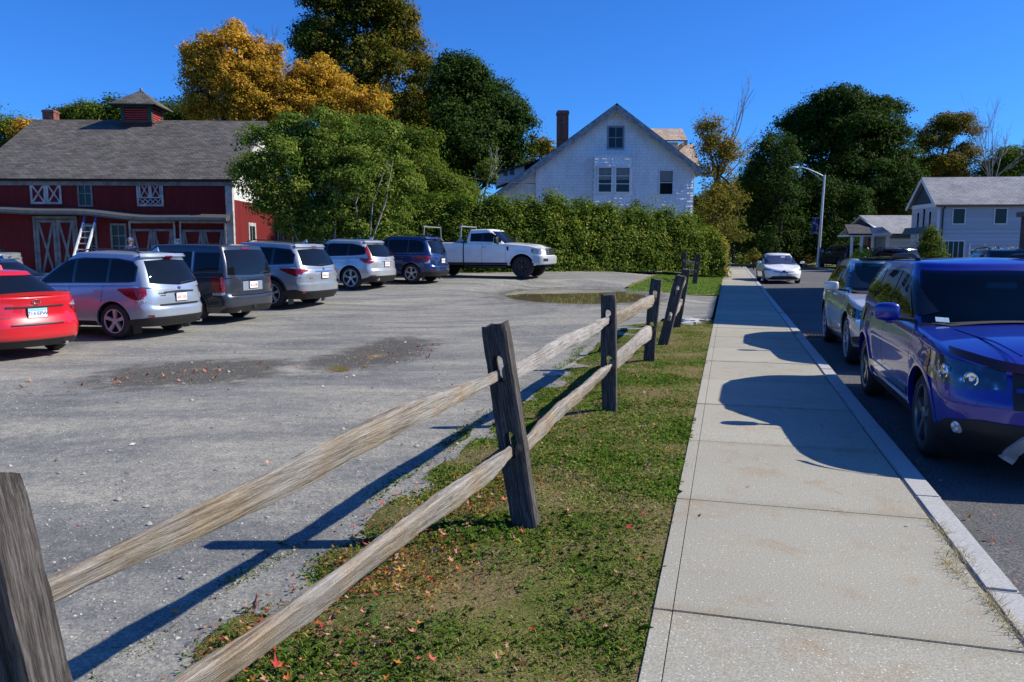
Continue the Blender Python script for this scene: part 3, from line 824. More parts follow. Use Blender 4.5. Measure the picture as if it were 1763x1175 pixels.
    def handles(s, xs, z, mat):
        for x in xs:
            for sd_ in (1, -1):
                y = s.B(0, x, z)[1]; mb = MB(); mb.box(x-.10, x+.10, y+.012, y+.035, z-.014, z+.014); mb.box(x-.095, x-.075, y-.02, y+.02, z-.012, z+.012); mb.box(x+.075, x+.095, y-.02, y+.02, z-.012, z+.012)
                if sd_ < 0: mb.v = [(a, -b, c) for a, b, c in mb.v]
                mb.obj('door_handle', mat, s.root, bevel=.005)
    def seams(s, xs, z0, z1, mat=None):
        for x in xs:
            xx = x if isinstance(x, (tuple, list)) else (x, x)
            for sd_ in (1, -1):
                f = lambda u, q: s.B(0, xx[0]+(xx[1]-xx[0])*q+u, z0+(z1-z0)*q)
                link('door_seam', s.patch(f, [(-.004, 0, 1), (.004, 0, 1)], .0015, nu=1, nv=16, side=sd_, name='door_seam', skirt=.003), mat or K_gloss, s.root)
    def plate(s, e, z, w=.305, h=.152, text=None, txmat=None, x=None, yo=0., frame=True, top=None, dz=0.):
        xx = s.endx(e, yo, z) if x is None else x
        d = -1 if e < 0 else 1
        mb = MB(); mb.box(min(xx, xx+d*.022), max(xx, xx+d*.022), yo-w/2-.012, yo+w/2+.012, z-h/2-.012, z+h/2+.012)
        fr = mb.obj('plate_frame', K_black, s.root, bevel=.003)
        mb = MB(); xa = xx+d*.022; mb.box(min(xa, xa+d*.004), max(xa, xa+d*.004), yo-w/2, yo+w/2, z-h/2, z+h/2)
        p = mb.obj('licence_plate', K_white, s.root)
        if top:
            mb = MB(); xa2 = xa+d*.0045; mb.box(min(xa2, xa2+d*.001), max(xa2, xa2+d*.001), yo-w/2+.004, yo+w/2-.004, z+h/2-.045, z+h/2-.004); mb.obj('plate_band', top, p)
        if text:
            me = text_mesh(text, .085); me.materials.append(txmat)
            t = link('plate_lettering', me, None, p)
            R = Matrix(((0, 0, d), (d, 0, 0), (0, 1, 0))).to_4x4()    # text x -> +-y, y -> z
            t.matrix_local = Matrix.Translation((xx+d*.0285, yo, z-.012)) @ R
    def text(s, e, txt, y, z, size, mat, name='lettering', off=.006):
        d = -1 if e < 0 else 1; me = text_mesh(txt, size); me.materials.append(mat); t = link(name, me, None, s.root)
        xx = s.endx(e, y, z)+d*off; eps = .05
        sl = (s.endx(e, y+eps, z)-s.endx(e, y-eps, z))/(2*eps)
        X = Vector((sl*d, d, 0)).normalized(); Zn = X.cross(Vector((0, 0, 1)))
        t.matrix_local = Matrix.Translation((xx, y, z)) @ Matrix((X, Vector((0, 0, 1)), Zn)).transposed().to_4x4()
    def disc(s, e, y, z, r, mat, name='badge', rz=None, off=.008):
        d = -1 if e < 0 else 1; mb = MB(); mb.lathe([(0, d*.012), (.75, d*.012), (1, 0), (1, -d*.02)], 20, 'x')
        mb.v = [(a, b*r, c*(rz or r)) for a, b, c in mb.v]
        o = mb.obj(name, mat, s.root, ang=40); o.location = (s.endx(e, y, z)+d*off*.4, y, z); return o
    def fin(s, x, mat):
        mb = MB(); z = s.zroof(x)+.07+s.crown*.9
        mb.v = [(x+.08, .03, z-.02), (x+.08, -.03, z-.02), (x-.08, .022, z-.02), (x-.08, -.022, z-.02), (x-.06, .006, z+.065), (x-.06, -.006, z+.065)]
        mb.f = [(0, 2, 4), (1, 5, 3), (0, 4, 5, 1), (2, 3, 5, 4), (0, 1, 3, 2)]; mb.m = [0]*5
        mb.obj('antenna_fin', mat, s.root)
    def wiper(s, e, y0, y1, v, rise=.05):
        pts = []
        for k in range(7):
            yf = y0+(y1-y0)*k/6; p = s.Gend(e, yf, v+rise*math.sin(PI*.5*k/6)); pts.append((p[0]+e*.02, p[1], p[2]+.01))
        MB().tube(pts, .009, 6).obj('wiper', K_black, s.root)
    def pipe(s, y, z=.27, r=.03):
        MB().tube([(s.x0+.25, y, z), (s.x0+.03, y, z)], r, 12).obj('exhaust_pipe', K_chrome, s.root, ang=40)

_txt = {}
def text_mesh(txt, size, ext=.0015):
    k = (txt, size)
    if k not in _txt:
        cu = bpy.data.curves.new('txt', 'FONT'); cu.body = txt; cu.size = size; cu.extrude = ext; cu.align_x = 'CENTER'; cu.align_y = 'CENTER'; cu.resolution_u = 2
        o = bpy.data.objects.new('t', cu); COL.objects.link(o)
        dg = bpy.context.evaluated_depsgraph_get(); dg.update()
        _txt[k] = bpy.data.meshes.new_from_object(o.evaluated_get(dg)); bpy.data.objects.remove(o)
    return _txt[k].copy()
def rearpos(u, v, car, head, side=-1, z=None):
    pass

# the dash and seats show only where the screen is clear
SUV_HZ = [(.24, .90), (.34, .955), (.55, .99), (.72, 1.0), (.86, .985), (1.02, .955), (1.3, .93)]
def suv_common(c, dlo, panes, rg=((-.90, .06, .9), (0, .03, .93), (.90, .06, .9)), wg=None, trim=K_gloss):
    c.side('window_trim', trim, dlo, .004, 'G')
    for p in panes: c.side('side_window', K_glass, p, .009, 'G')
    c.gl(1, 'windshield', K_screen if c.cabin else K_glass, wg or [(-.93, .10, .95), (0, .05, .97), (.93, .10, .95)], .005, nu=14, nv=10, skirt=.001 if c.cabin else .012)
    c.gl(-1, 'rear_window', K_glass, list(rg), .006, nu=12, nv=8)
RT = [(.24, .10), (.40, .01), (.60, .0), (.64, .05), (.80, .06), (1.1, .12)]
FT = [(.24, .12), (.40, .02), (.60, .0), (.80, .06), (1.0, .20)]
# ------------------------------------------------------------------ the parked cars
def forester(name, pos, head, label, mat, old=False):
    c = Car(ro=.94, wb=2.64, fo=1.0, W=1.80, R=.345, zt=[(-1.0, 1.02), (-.6, 1.06), (.4, 1.05), (2.2, 1.03), (2.5, 1.01), (3.3, .90), (3.55, .74), (3.7, .66)],
            zr=[(-.9, 1.59), (-.3, 1.63), (.7, 1.665), (1.4, 1.63), (2, 1.55)], gx=(-.84, -.55, 1.30, 2.28), hz=SUV_HZ, xr=RT, xf=FT, hg=(.935, .73), crown=.03, tw=.225, Ra=.40)
    c.build(name, pos, head, label, mat, style='five' if not old else 'split')
    dlo = [(-.50, 1.12, 1.40), (-.36, 1.10, 1.52), (.0, 1.09, 1.57), (.8, 1.08, 1.585), (1.30, 1.07, 1.53), (1.70, 1.06, 1.34), (2.05, 1.055, 1.10)]
    panes = [[(-.46, 1.14, 1.40), (-.36, 1.12, 1.48), (-.05, 1.115, 1.545), (.12, 1.11, 1.55)], [(.19, 1.11, 1.555), (.6, 1.10, 1.565), (.93, 1.10, 1.55)],
             [(1.01, 1.095, 1.545), (1.28, 1.09, 1.51), (1.66, 1.085, 1.32), (1.92, 1.08, 1.14)]]
    suv_common(c, dlo, panes, ((-.86, .14, .84), (0, .06, .90), (.86, .14, .84)))
    c.side('sill', K_black, [(-.0+.42, .25, .34), (1.3, .25, .34), (2.22, .25, .34)], .008)
    c.wrap(-1, 'lower_bumper', K_black, [(0, .25, .43), (.6, .25, .43), (.95, .25, .40), (1.25, .25, .36)], .012, nu=8)
    c.arch(mat, .035, .007)
    for l in c.wrap(-1, 'tail_lamp', K_red, [(.64, .86, .97), (.78, .78, 1.00), (.95, .76, 1.00), (1.12, .84, .99), (1.30, .95, .98)], .012, nu=6): pass
    c.wrap(-1, 'reverse_lamp', K_clear, [(.66, .74, .84), (.80, .70, .775), (.94, .70, .755)], .012, nu=5)
    c.end(-1, 'number_recess', K_black, [(-.42, .885, .915), (0, .895, .93), (.42, .885, .915)], .012)
    c.plate(-1, .80, text='6EE 535' if not old else '25 KH 80', txmat=K_platetxt); c.disc(-1, 0, .975, .05, K_platetxb, rz=.032)
    c.text(-1, 'SUBARU', .47, .885, .05, K_black); c.text(-1, 'FORESTER', .47, .84, .03, K_black)
    c.wrap(-1, 'rear_reflector', K_red, [(.55, .44, .475), (.70, .44, .475)], .016, nu=3)
    c.end(-1, 'bumper_step', K_black, [(-.55, .655, .675), (0, .65, .68), (.55, .655, .675)], .035)
    # roof spoiler
    c.gl(-1, 'spoiler', mat, [(-.93, .90, 1.0), (0, .92, 1.02), (.93, .90, 1.0)], .075, skirt=.09)
    c.gl(-1, 'brake_lamp', K_red, [(-.16, .90, .935), (.16, .90, .935)], .082, skirt=.02)
    c.wiper(-1, -.05, -.60, .10, .06)
    c.rails(-.45, .95, K_black if old else K_rimd, .05)
    c.fin(-.32, mat); c.mirrors(1.95, 1.12, mat); c.handles((.33, 1.22), .93, mat)
    c.seams([(.28, .24), (1.12, 1.02), (2.12, 2.2)], .36, 1.03)
    c.pipe(-.55)
    for sd_ in (1, -1):
        mb = MB(); mb.box(-.42, -.41, sd_*.72-.11, sd_*.72+.11, .10, .32); mb.obj('mud_flap', K_black, c.root)
    c.wrap(1, 'headlamp', K_clear, [(.62, .70, .80), (1.0, .72, .86), (1.25, .80, .88)], .01, nu=6)
    c.end(1, 'grille', K_black, [(-.40, .62, .76), (.40, .62, .76)], .01)
    return c
def back(pt, head, dx, dy):
    """ground point given the contact of the rear left wheel: moves to the rear axle centre"""
    h = rad(head); return (pt[0]+math.sin(h)*dy+math.cos(h)*dx, pt[1]-math.cos(h)*dy+math.sin(h)*dx)
P_silver = paint('silver_paint', (.36, .42, .50), .45, .32)
P_silver2 = paint('pale_silver_paint', (.36, .39, .43), .5, .30)
P_light = paint('light_grey_paint', (.50, .52, .53), .5, .30)
P_grey = paint('charcoal_paint', (.045, .052, .070), .5, .30)
P_blue = paint('dark_blue_paint', (.012, .035, .13), .4, .28)
P_red = paint('red_paint', (.62, .008, .018), .15, .30)
P_white = paint('white_paint', (.85, .86, .86), .0, .35)
P_cream = paint('cream_paint', (.70, .66, .59), .35, .30)
P_cobalt = paint('cobalt_paint', (.002, .007, .26), .1, .35, dirt=.06)
P_black = paint('black_paint', (.006, .006, .007), .0, .40, .5)
P_navy = paint('navy_paint', (.02, .04, .10), .3, .30)

forester('silver_suv', back((-7.78, 15.40), 164, 0, .78), 164, 'silver suv with roof rails and black lower bumper next to the red sedan', P_silver)
forester('blue_suv', back((-3.65, 28.77), 161, 0, .78), 161, 'dark blue suv with roof rails parked between the light silver suv and the white pickup', P_blue, True)

def boxy():
    c = Car(ro=1.06, wb=2.775, fo=1.0, W=1.98, R=.375, zt=[(-1.1, 1.08), (-.6, 1.10), (2.3, 1.06), (2.5, 1.05), (3.3, .98), (3.6, .84), (3.8, .76)],
            zr=[(-1, 1.73), (0, 1.76), (1.2, 1.755), (1.6, 1.72)], gx=(-1.0, -.80, 1.35, 2.25), hz=[(.24, .92), (.4, .97), (.7, 1.0), (.95, .985), (1.3, .96)], xr=[(.24, .10), (.42, .0), (.62, .0), (.66, .05), (.9, .05), (1.2, .07)],
            xf=FT, hg=(.945, .80), crown=.02, cr=.30, nr=3.6, crg=.14, nrg=3.4, gpow=1.1, gtaper=.015, Ra=.435, tw=.235)
    c.build('grey_suv', back((-7.31, 17.95), 164, 0, .86), 164, 'charcoal grey boxy suv with square tail lamps parked between two silver suvs', P_grey, style='five')
    dlo = [(-.80, 1.16, 1.62), (0, 1.15, 1.66), (1.3, 1.14, 1.65), (1.65, 1.13, 1.40), (1.98, 1.12, 1.16)]
    panes = [[(-.74, 1.19, 1.60), (-.1, 1.18, 1.62)], [(.0, 1.18, 1.63), (.80, 1.17, 1.63)], [(.90, 1.17, 1.63), (1.27, 1.16, 1.62), (1.62, 1.15, 1.38), (1.88, 1.15, 1.20)]]
    suv_common(c, dlo, panes, ((-.93, .10, .90), (0, .07, .92), (.93, .10, .90)), trim=P_grey)
    c.side('pillar_trim', P_silver, [(-.07, 1.17, 1.64), (-.03, 1.17, 1.64)], .011, 'G')
    c.side('sill', K_black, [(.45, .25, .36), (2.3, .25, .36)], .008)
    c.arch(P_grey, .05, .012)
    c.wrap(-1, 'tail_lamp', K_red, [(.72, .72, 1.06), (1.0, .72, 1.06), (1.12, .72, 1.05)], .016, nu=7)
    c.wrap(-1, 'reverse_lamp', K_clear, [(.73, .655, .715), (1.0, .655, .715), (1.09, .655, .715)], .017, nu=5)
    c.end(-1, 'tailgate_garnish', K_chrome, [(-.38, .985, 1.045), (.38, .985, 1.045)], .025)
    c.end(-1, 'number_recess', P_silver, [(-.38, .74, .95), (.38, .74, .95)], .004)
    c.plate(-1, .865, text='4CX 80', txmat=K_platetxt)
    c.text(-1, 'PILOT', .62, .76, .045, K_chrome); c.text(-1, 'EX-L', -.62, .76, .035, K_chrome)
    c.end(-1, 'bumper_step', K_black, [(-.78, .635, .665), (0, .63, .67), (.78, .635, .665)], .03)
    c.wrap(-1, 'lower_bumper', K_black, [(0, .25, .40), (.7, .25, .38), (.95, .25, .30)], .012, nu=8)
    c.gl(-1, 'brake_lamp', K_red, [(-.17, .925, .975), (.17, .925, .975)], .012, skirt=.02)
    c.wiper(-1, -.30, -.75, .10, .05); c.mirrors(1.98, 1.18, P_grey); c.handles((.18, 1.15), .98, P_grey)
    c.seams([(.05, .0), (1.0, .92), (2.0, 2.1)], .38, 1.06)
    c.pipe(.55); mb = MB(); mb.box(c.x0+.0, c.x0+.2, -.06, .06, .33, .40); mb.obj('tow_hitch', K_black, c.root)
    c.wrap(1, 'headlamp', K_clear, [(.6, .72, .90), (1.15, .74, .92)], .01, nu=6)
boxy()
def pilot2():
    c = Car(ro=1.10, wb=2.82, fo=.98, W=1.99, R=.385, zt=[(-1.1, 1.07), (-.6, 1.12), (.5, 1.10), (2.3, 1.06), (2.6, 1.03), (3.4, .94), (3.65, .80), (3.8, .70)],
            zr=[(-1, 1.64), (-.3, 1.69), (.7, 1.735), (1.4, 1.72), (2, 1.64)], gx=(-.98, -.66, 1.35, 2.40), hz=[(.24, .90), (.4, .96), (.62, .995), (.80, 1.0), (1.0, .97), (1.3, .94)],
            xr=[(.24, .12), (.42, .0), (.64, .0), (.68, .05), (.9, .04), (1.2, .12)], xf=FT, hg=(.94, .74), crown=.03, Ra=.45, tw=.245, crg=.22)
    c.build('silver_suv', back((-6.44, 21.17), 161, 0, .87), 161, 'silver suv with hooked red tail lamps between the charcoal and the light silver suv', P_silver2, style='split')
    dlo = [(-.68, 1.19, 1.42), (-.52, 1.17, 1.57), (0, 1.15, 1.62), (1.1, 1.12, 1.65), (1.4, 1.11, 1.60), (1.8, 1.10, 1.36), (2.15, 1.09, 1.12)]
    panes = [[(-.64, 1.21, 1.42), (-.50, 1.20, 1.54), (-.05, 1.18, 1.59)], [(.04, 1.18, 1.60), (.92, 1.15, 1.62)], [(1.0, 1.15, 1.62), (1.38, 1.14, 1.575), (1.78, 1.13, 1.33), (2.05, 1.12, 1.16)]]
    suv_common(c, dlo, panes, ((-.88, .16, .82), (0, .10, .88), (.88, .16, .82)))
    c.side('sill', K_black, [(.5, .25, .38), (2.3, .25, .38)], .010)
    c.arch(K_black, .05, .010)
    c.wrap(-1, 'lower_bumper', K_black, [(0, .25, .46), (.7, .25, .46), (1.0, .25, .50), (1.35, .25, .46)], .012, nu=8)
    c.wrap(-1, 'tail_lamp', K_red, [(.42, .99, 1.03), (.62, .95, 1.05), (.66, .86, 1.05), (.90, .86, 1.06), (1.1, .93, 1.065), (1.32, 1.03, 1.065)], .014, nu=5)
    c.wrap(-1, 'reverse_lamp', K_clear, [(.64, .84, .90), (.80, .82, .90)], .018, nu=4)
    c.end(-1, 'number_recess', K_chrome, [(-.38, .965, .985), (0, .97, .99), (.38, .965, .985)], .02)
    c.plate(-1, .865, text='7MN 41', txmat=K_platetxt); c.disc(-1, 0, 1.03, .045, K_chrome)
    c.text(-1, 'PILOT', .60, .80, .045, K_chrome)
    c.wrap(-1, 'rear_reflector', K_red, [(.60, .40, .46), (.72, .40, .46)], .020, nu=3)
    c.gl(-1, 'spoiler', P_silver2, [(-.93, .88, 1.0), (0, .90, 1.02), (.93, .88, 1.0)], .06, skirt=.08)
    c.gl(-1, 'brake_lamp', K_red, [(-.16, .91, .94), (.16, .91, .94)], .068, skirt=.02)
    c.wiper(-1, .20, -.30, .15, .02); c.rails(-.6, .95, K_black, .05); c.fin(-.45, P_silver2); c.mirrors(2.0, 1.2, P_silver2)
    c.handles((.15, 1.2), .98, K_chrome); c.seams([(.05, .0), (1.0, .92), (2.1, 2.2)], .42, 1.08)
    for sd_ in (1, -1):
        mb = MB(); mb.box(-.50, -.49, sd_*.80-.12, sd_*.80+.12, .10, .34); mb.obj('mud_flap', K_silverflap, c.root)
K_silverflap = plain('grey_rubber', (.10, .10, .10), .7)
pilot2()
def volvo():
    c = Car(ro=.93, wb=2.865, fo=.89, W=1.90, R=.375, zt=[(-1.0, 1.02), (-.6, 1.08), (.5, 1.06), (2.3, 1.02), (2.6, 1.0), (3.4, .92), (3.62, .80), (3.8, .70)],
            zr=[(-.9, 1.53), (-.3, 1.58), (.7, 1.62), (1.3, 1.60), (2, 1.5)], gx=(-.86, -.45, 1.30, 2.32), hz=SUV_HZ, xr=[(.24, .10), (.42, .0), (.62, .0), (.68, .05), (.9, .05), (1.2, .14)], xf=FT,
            hg=(.93, .70), crown=.03, Ra=.43, tw=.245, crg=.25)
    c.build('light_silver_suv', back((-5.41, 26.54), 159, 0, .83), 159, 'light silver suv with tall red tail lamps climbing the rear pillars and five spoke wheels', P_light, style='split', rr=.74)
    dlo = [(-.54, 1.17, 1.32), (-.42, 1.15, 1.44), (0, 1.12, 1.525), (1.1, 1.09, 1.55), (1.4, 1.08, 1.50), (1.8, 1.07, 1.28), (2.15, 1.06, 1.10)]
    panes = [[(-.50, 1.185, 1.32), (-.40, 1.175, 1.41), (.0, 1.14, 1.495), (.10, 1.14, 1.50)], [(.17, 1.14, 1.51), (.95, 1.12, 1.53)], [(1.02, 1.12, 1.53), (1.38, 1.11, 1.475), (1.78, 1.10, 1.25), (2.0, 1.10, 1.14)]]
    suv_common(c, dlo, panes, ((-.84, .16, .86), (0, .12, .90), (.84, .16, .86)))
    c.side('sill', K_black, [(.5, .25, .34), (2.3, .25, .34)], .010)
    c.wrap(-1, 'lower_bumper', K_black, [(0, .25, .45), (.7, .25, .45), (1.0, .25, .36), (1.15, .25, .30)], .014, nu=8)
    c.wrap(-1, 'tail_lamp', K_red, [(.46, .91, .95), (.68, .86, .96), (.70, .86, 1.03), (.92, .88, 1.04), (1.06, .98, 1.045)], .012, nu=5)
    c.gl(-1, 'pillar_lamp', K_red, [(.875, .0, .78), (.93, .0, .70), (.985, .0, .55)], .012, sides=(1, -1), nv=8)
    c.end(-1, 'tailgate_line', K_black, [(-.30, .91, .925), (0, .915, .93), (.30, .91, .925)], .01)
    c.plate(-1, .835, text='1XR 97', txmat=K_platetxt, top=K_white)
    c.text(-1, 'VOLVO', 0, 1.0, .055, K_chrome)
    c.wrap(-1, 'rear_reflector', K_red, [(.45, .47, .485), (.75, .47, .485)], .016, nu=3)
    c.gl(-1, 'spoiler', P_light, [(-.9, .89, 1.0), (0, .91, 1.02), (.9, .89, 1.0)], .07, skirt=.08)
    c.wiper(-1, -.10, -.55, .14, .02); c.rails(-.4, .9, K_chrome, .02); c.fin(-.25, P_light); c.mirrors(1.95, 1.12, P_light)
    c.handles((.22, 1.2), .96, K_chrome); c.seams([(.12, .05), (1.03, .95), (2.1, 2.2)], .38, 1.04); c.pipe(.55, .33, .045)
volvo()
def sedan(name, pos, head, label, mat, detail=True, group=None):
    c = Car(ro=.97, wb=2.70, fo=.95, W=1.776, R=.318, zb=.20, zt=[(-1.0, .985), (-.93, 1.03), (-.55, 1.03), (.3, .96), (2.3, .92), (2.6, .88), (3.35, .74), (3.6, .60), (3.7, .55)],
            zr=[(-.5, 1.30), (.2, 1.375), (.9, 1.40), (1.5, 1.36), (2, 1.30)], gx=(-.62, .12, 1.42, 2.50), hz=[(.2, .90), (.3, .96), (.5, 1.0), (.68, .99), (.9, .95), (1.1, .90)],
            xr=[(.2, .10), (.36, .0), (.56, .0), (.72, .06), (.95, .07), (1.05, .04)], xf=FT, hg=(.92, .70), crown=.03, cr=.50, nr=2.5, crg=.35, rr=.04, Ra=.365, tw=.205, gtaper=.10)
    c.build(name, pos, head, label, mat, style='six', group=group)
    dlo = [(-.35, 1.01, 1.04), (.0, 1.0, 1.22), (.35, .99, 1.31), (1.0, .975, 1.34), (1.4, .965, 1.30), (1.9, .955, 1.12), (2.25, .95, .98)]
    panes = [[(-.28, 1.03, 1.06), (.0, 1.02, 1.19), (.3, 1.015, 1.275), (.82, 1.0, 1.31)], [(.90, 1.0, 1.31), (1.38, .99, 1.27), (1.85, .98, 1.10), (2.1, .98, 1.01)]]
    suv_common(c, dlo, panes, ((-.90, .10, .94), (0, .06, .96), (.90, .10, .94)))
    c.wrap(-1, 'tail_lamp', K_red, [(.50, .80, .86), (.66, .70, .89), (.90, .68, .90), (1.04, .76, .92)], .012, nu=6)
    c.wrap(-1, 'reverse_lamp', K_clear, [(.46, .845, .865), (.66, .84, .905), (1.0, .88, .93), (1.1, .90, .925)], .018, nu=5)
    c.end(-1, 'trunk_line', K_black, [(-.46, .845, .875), (0, .845, .865), (.46, .845, .875)], .014)
    c.wrap(-1, 'lower_bumper', K_black, [(0, .205, .32), (.5, .205, .32), (.82, .205, .25)], .014, nu=8)
    c.end(-1, 'bumper_step', K_black, [(-.42, .565, .58), (0, .56, .59), (.42, .565, .58)], .025)
    c.plate(-1, .755, text='714·EPW', txmat=K_platetxb, top=K_plateblue)
    for r_, w_ in ((.055, .012), (.03, .008)):
        pts = [(c.endx(-1, 0, .93)-.012, 1.3*r_*math.cos(k*PI/10), .93+r_*.75*math.sin(k*PI/10)) for k in range(21)]
        MB().tube(pts, .006, 6).obj('badge', K_chrome, c.root)
    c.text(-1, 'COROLLA', .50, .70, .045, K_chrome) if detail else None
    # lip spoiler on the trunk lid
    mb = MB(); n = 14; vs = []
    for k in range(n+1):
        y = -.66+1.32*k/n; x = c.endx(-1, y, .95)+.02; z = c.ztop(-.85)+.035*(1-(y/.75)**2)
        vs += [(x-.03, y, z+.035), (x+.16, y, z+.012), (x+.16, y, z-.03), (x-.0, y, z-.03)]
    fs = []
    for k in range(n):
        for q in range(4): fs.append((k*4+q, k*4+(q+1) % 4, (k+1)*4+(q+1) % 4, (k+1)*4+q))
    fs += [(0, 1, 2, 3), (n*4+3, n*4+2, n*4+1, n*4)]
    mb.add(vs, fs).obj('lip_spoiler', mat, c.root, ang=40)
    c.mirrors(2.0, 1.02, mat, h=.12); c.handles((.25, 1.15), .88, mat); c.seams([(.2, .35), (1.0, .92), (2.1, 2.2)], .30, .94); c.fin(.15, mat)
    c.pipe(-.45, .22)
    return c
sedan('red_sedan', (-8.62, 13.35), 150, 'bright red sedan with a blue topped licence plate, nearest car in the lot', P_red)
sedan('blue_sedan', (-12.4, 19.3), 164, 'dark blue sedan half hidden behind the red sedan', P_navy, False)
sedan('silver_sedan', (-19.6, 29.6), 166, 'silver sedan at the left edge behind the dark blue sedan', P_silver2, False)

# ---- cobalt suv, cream suv on the street
SH = math.degrees(math.atan2(-SY, -SX))
def journey():
    c = Car(ro=.95, wb=2.89, fo=1.02, W=1.86, R=.355, zt=[(-1.0, 1.12), (-.6, 1.13), (.5, 1.10), (2.3, 1.06), (2.60, 1.05), (3.3, 1.0), (3.65, .93), (3.85, .84), (3.95, .80)],
            zr=[(-1, 1.55), (0, 1.58), (1.2, 1.595), (1.7, 1.56), (2.1, 1.48)], gx=(-.92, -.62, 1.60, 2.55), hz=[(.24, .90), (.4, .96), (.62, .99), (.80, 1.0), (1.0, .965), (1.2, .93)],
            xr=RT, xf=[(.24, .10), (.40, .01), (.62, .0), (.70, .03), (.90, .09), (1.05, .2)], hg=(.935, .755), crown=.03, hood=.055, Ra=.415, tw=.225, cf=.66, nf=2.7, flare=.022, cfg=.30, nfg=2.5, cabin=True)
    x, y = 3.50+.89*SY-.0, 6.56-.89*SX   # front axle centre from the near wheel contact
    pos = (x+2.89*SX, y+2.89*SY)
    c.build('cobalt_suv', pos, SH, 'glossy cobalt blue suv parked by the kerb, nearest vehicle on the street', P_cobalt, style='five', rr=.72, rimmat=flat('satin_alloy', (.20, .21, .22), .3, .7))
    dlo = [(-.68, 1.22, 1.30), (-.5, 1.19, 1.48), (0, 1.16, 1.535), (1.3, 1.13, 1.545), (1.65, 1.12, 1.49), (2.0, 1.11, 1.31), (2.33, 1.105, 1.13)]
    panes = [[(-.62, 1.24, 1.30), (-.48, 1.22, 1.44), (-.02, 1.19, 1.50), (.10, 1.19, 1.505)], [(.18, 1.19, 1.51), (1.00, 1.16, 1.52)], [(1.08, 1.155, 1.52), (1.62, 1.15, 1.46), (1.97, 1.14, 1.28), (2.20, 1.135, 1.17)]]
    suv_common(c, dlo, panes, wg=[(-.95, .10, .94), (0, .06, .965), (.95, .10, .94)])
    c.side('door_molding', K_gloss, [(.42, .43, .50), (1.5, .43, .50), (2.42, .43, .50)], .012)
    c.side('sill_strip', K_chrome, [(.42, .34, .365), (2.42, .34, .365)], .020)
    c.side('sill', K_black, [(.42, .25, .34), (2.42, .25, .34)], .010)
    c.arch(P_cobalt, .045, .012)
    K_hl = headlamp()
    hl = c.wrap(1, 'headlamp', K_hl, [(.34, .735, .875), (.60, .715, .90), (.85, .72, .925), (1.02, .73, .935), (1.16, .75, .94)], .008, nu=8)
    c.wrap(1, 'side_marker', K_amber, [(1.06, .755, .93), (1.14, .77, .935)], .013, nu=4)
    for sd_ in (1, -1):
        for u, z, r in ((.80, .81, .062), (.55, .79, .055)):
            p = c.B(1, u, z); q = c.B(1, u+.02, z); t = Vector(q)-Vector(p); nrm = Vector((t.y, -t.x, 0)).normalized()
            if nrm.x < 0: nrm = -nrm
            mb = MB(); mb.lathe([(r, -.01), (r, .012), (r*.86, .016), (r*.8, .004), (r*.45, .0), (r*.3, .012), (0, .016)], 24, 'x')
            o = mb.obj('lamp_reflector', K_chrome, hl[0 if sd_ > 0 else 1], ang=40)
            o.rotation_euler = (0, 0, sd_*math.atan2(nrm.y, nrm.x)); o.location = (p[0]+nrm.x*.004, sd_*(p[1]+nrm.y*.004), z)
    c.end(1, 'grille', K_black, [(-.52, .60, .86), (0, .58, .88), (.52, .60, .86)], .008)
    mb = MB()
    gr = c.end(1, 'grille_bar', P_cobalt, [(-.50, .72, .75), (0, .715, .755), (.50, .72, .75)], .03)
    c.end(1, 'grille_bar', P_cobalt, [(-.03, .60, .87), (.03, .60, .87)], .03)
    # bug deflector along the nose of the hood
    f = lambda u, q: (lambda p: (p[0]+.03-.05*q, p[1], c.ztop(p[0])-.01+.065*q))(c.B(1, u, .86))
    for sd_ in (1, -1):
        link('bug_deflector', c.patch(f, [(0.001, 0, 1), (.55, 0, 1), (.78, 0, .9)], .004, nu=10, nv=4, side=sd_, name='bug_deflector', skirt=.004), flat('smoked_plastic', (.035, .006, .010), .1, 0, 1.), c.root)
    c.wrap(1, 'lower_bumper', K_black, [(0, .25, .48), (.5, .25, .50), (.78, .25, .46), (1.0, .25, .36), (1.1, .25, .32)], .012, nu=8)
    for sd_ in (1, -1):
        p = c.B(1, .68, .41); mb = MB(); mb.lathe([(0, .012), (.03, .014), (.048, .006), (.052, -.02)], 22, 'x')
        o = mb.obj('fog_lamp', K_clear, c.root, ang=40); o.location = (p[0]+.012, sd_*p[1], .415); o.rotation_euler = (0, 0, sd_*.75)
        ut = [(0, 0.001), (.3, .17), (.55, .25), (.8, .31), (1, .355)]; zt_ = [(0, .46), (.3, .44), (.55, .37), (.8, .28), (1, .205)]
        pp = []
        for k in range(25):
            q = c.B(1, interp(k/24, ut), interp(k/24, zt_)); pp.append((q[0]+.055, q[1], q[2]))
        mb = MB(); n_ = len(pp)
        for k in range(n_):
            a_, b_ = pp[max(0, k-1)], pp[min(n_-1, k+1)]; dy_, dz_ = b_[1]-a_[1], b_[2]-a_[2]; l_ = math.hypot(dy_, dz_); wd = .040
            ny, nz = -dz_/l_*wd, dy_/l_*wd; p_ = pp[k]
            mb.v += [(p_[0], sd_*(p_[1]+ny), p_[2]+nz), (p_[0], sd_*(p_[1]-ny), p_[2]-nz), (p_[0]-.07, sd_*(p_[1]-ny*1.2), p_[2]-nz*1.2), (p_[0]-.07, sd_*(p_[1]+ny*1.2), p_[2]+nz*1.2)]
        for k in range(n_-1):
            for q in range(4): mb.f.append((k*4+q, k*4+(q+1) % 4, k*4+4+(q+1) % 4, k*4+4+q)); mb.m.append(0)
        mb.f += [(0, 1, 2, 3), (n_*4-1, n_*4-2, n_*4-3, n_*4-4)]; mb.m += [0, 0]
        mb.obj('bumper_accent', K_rim, c.root, ang=40)
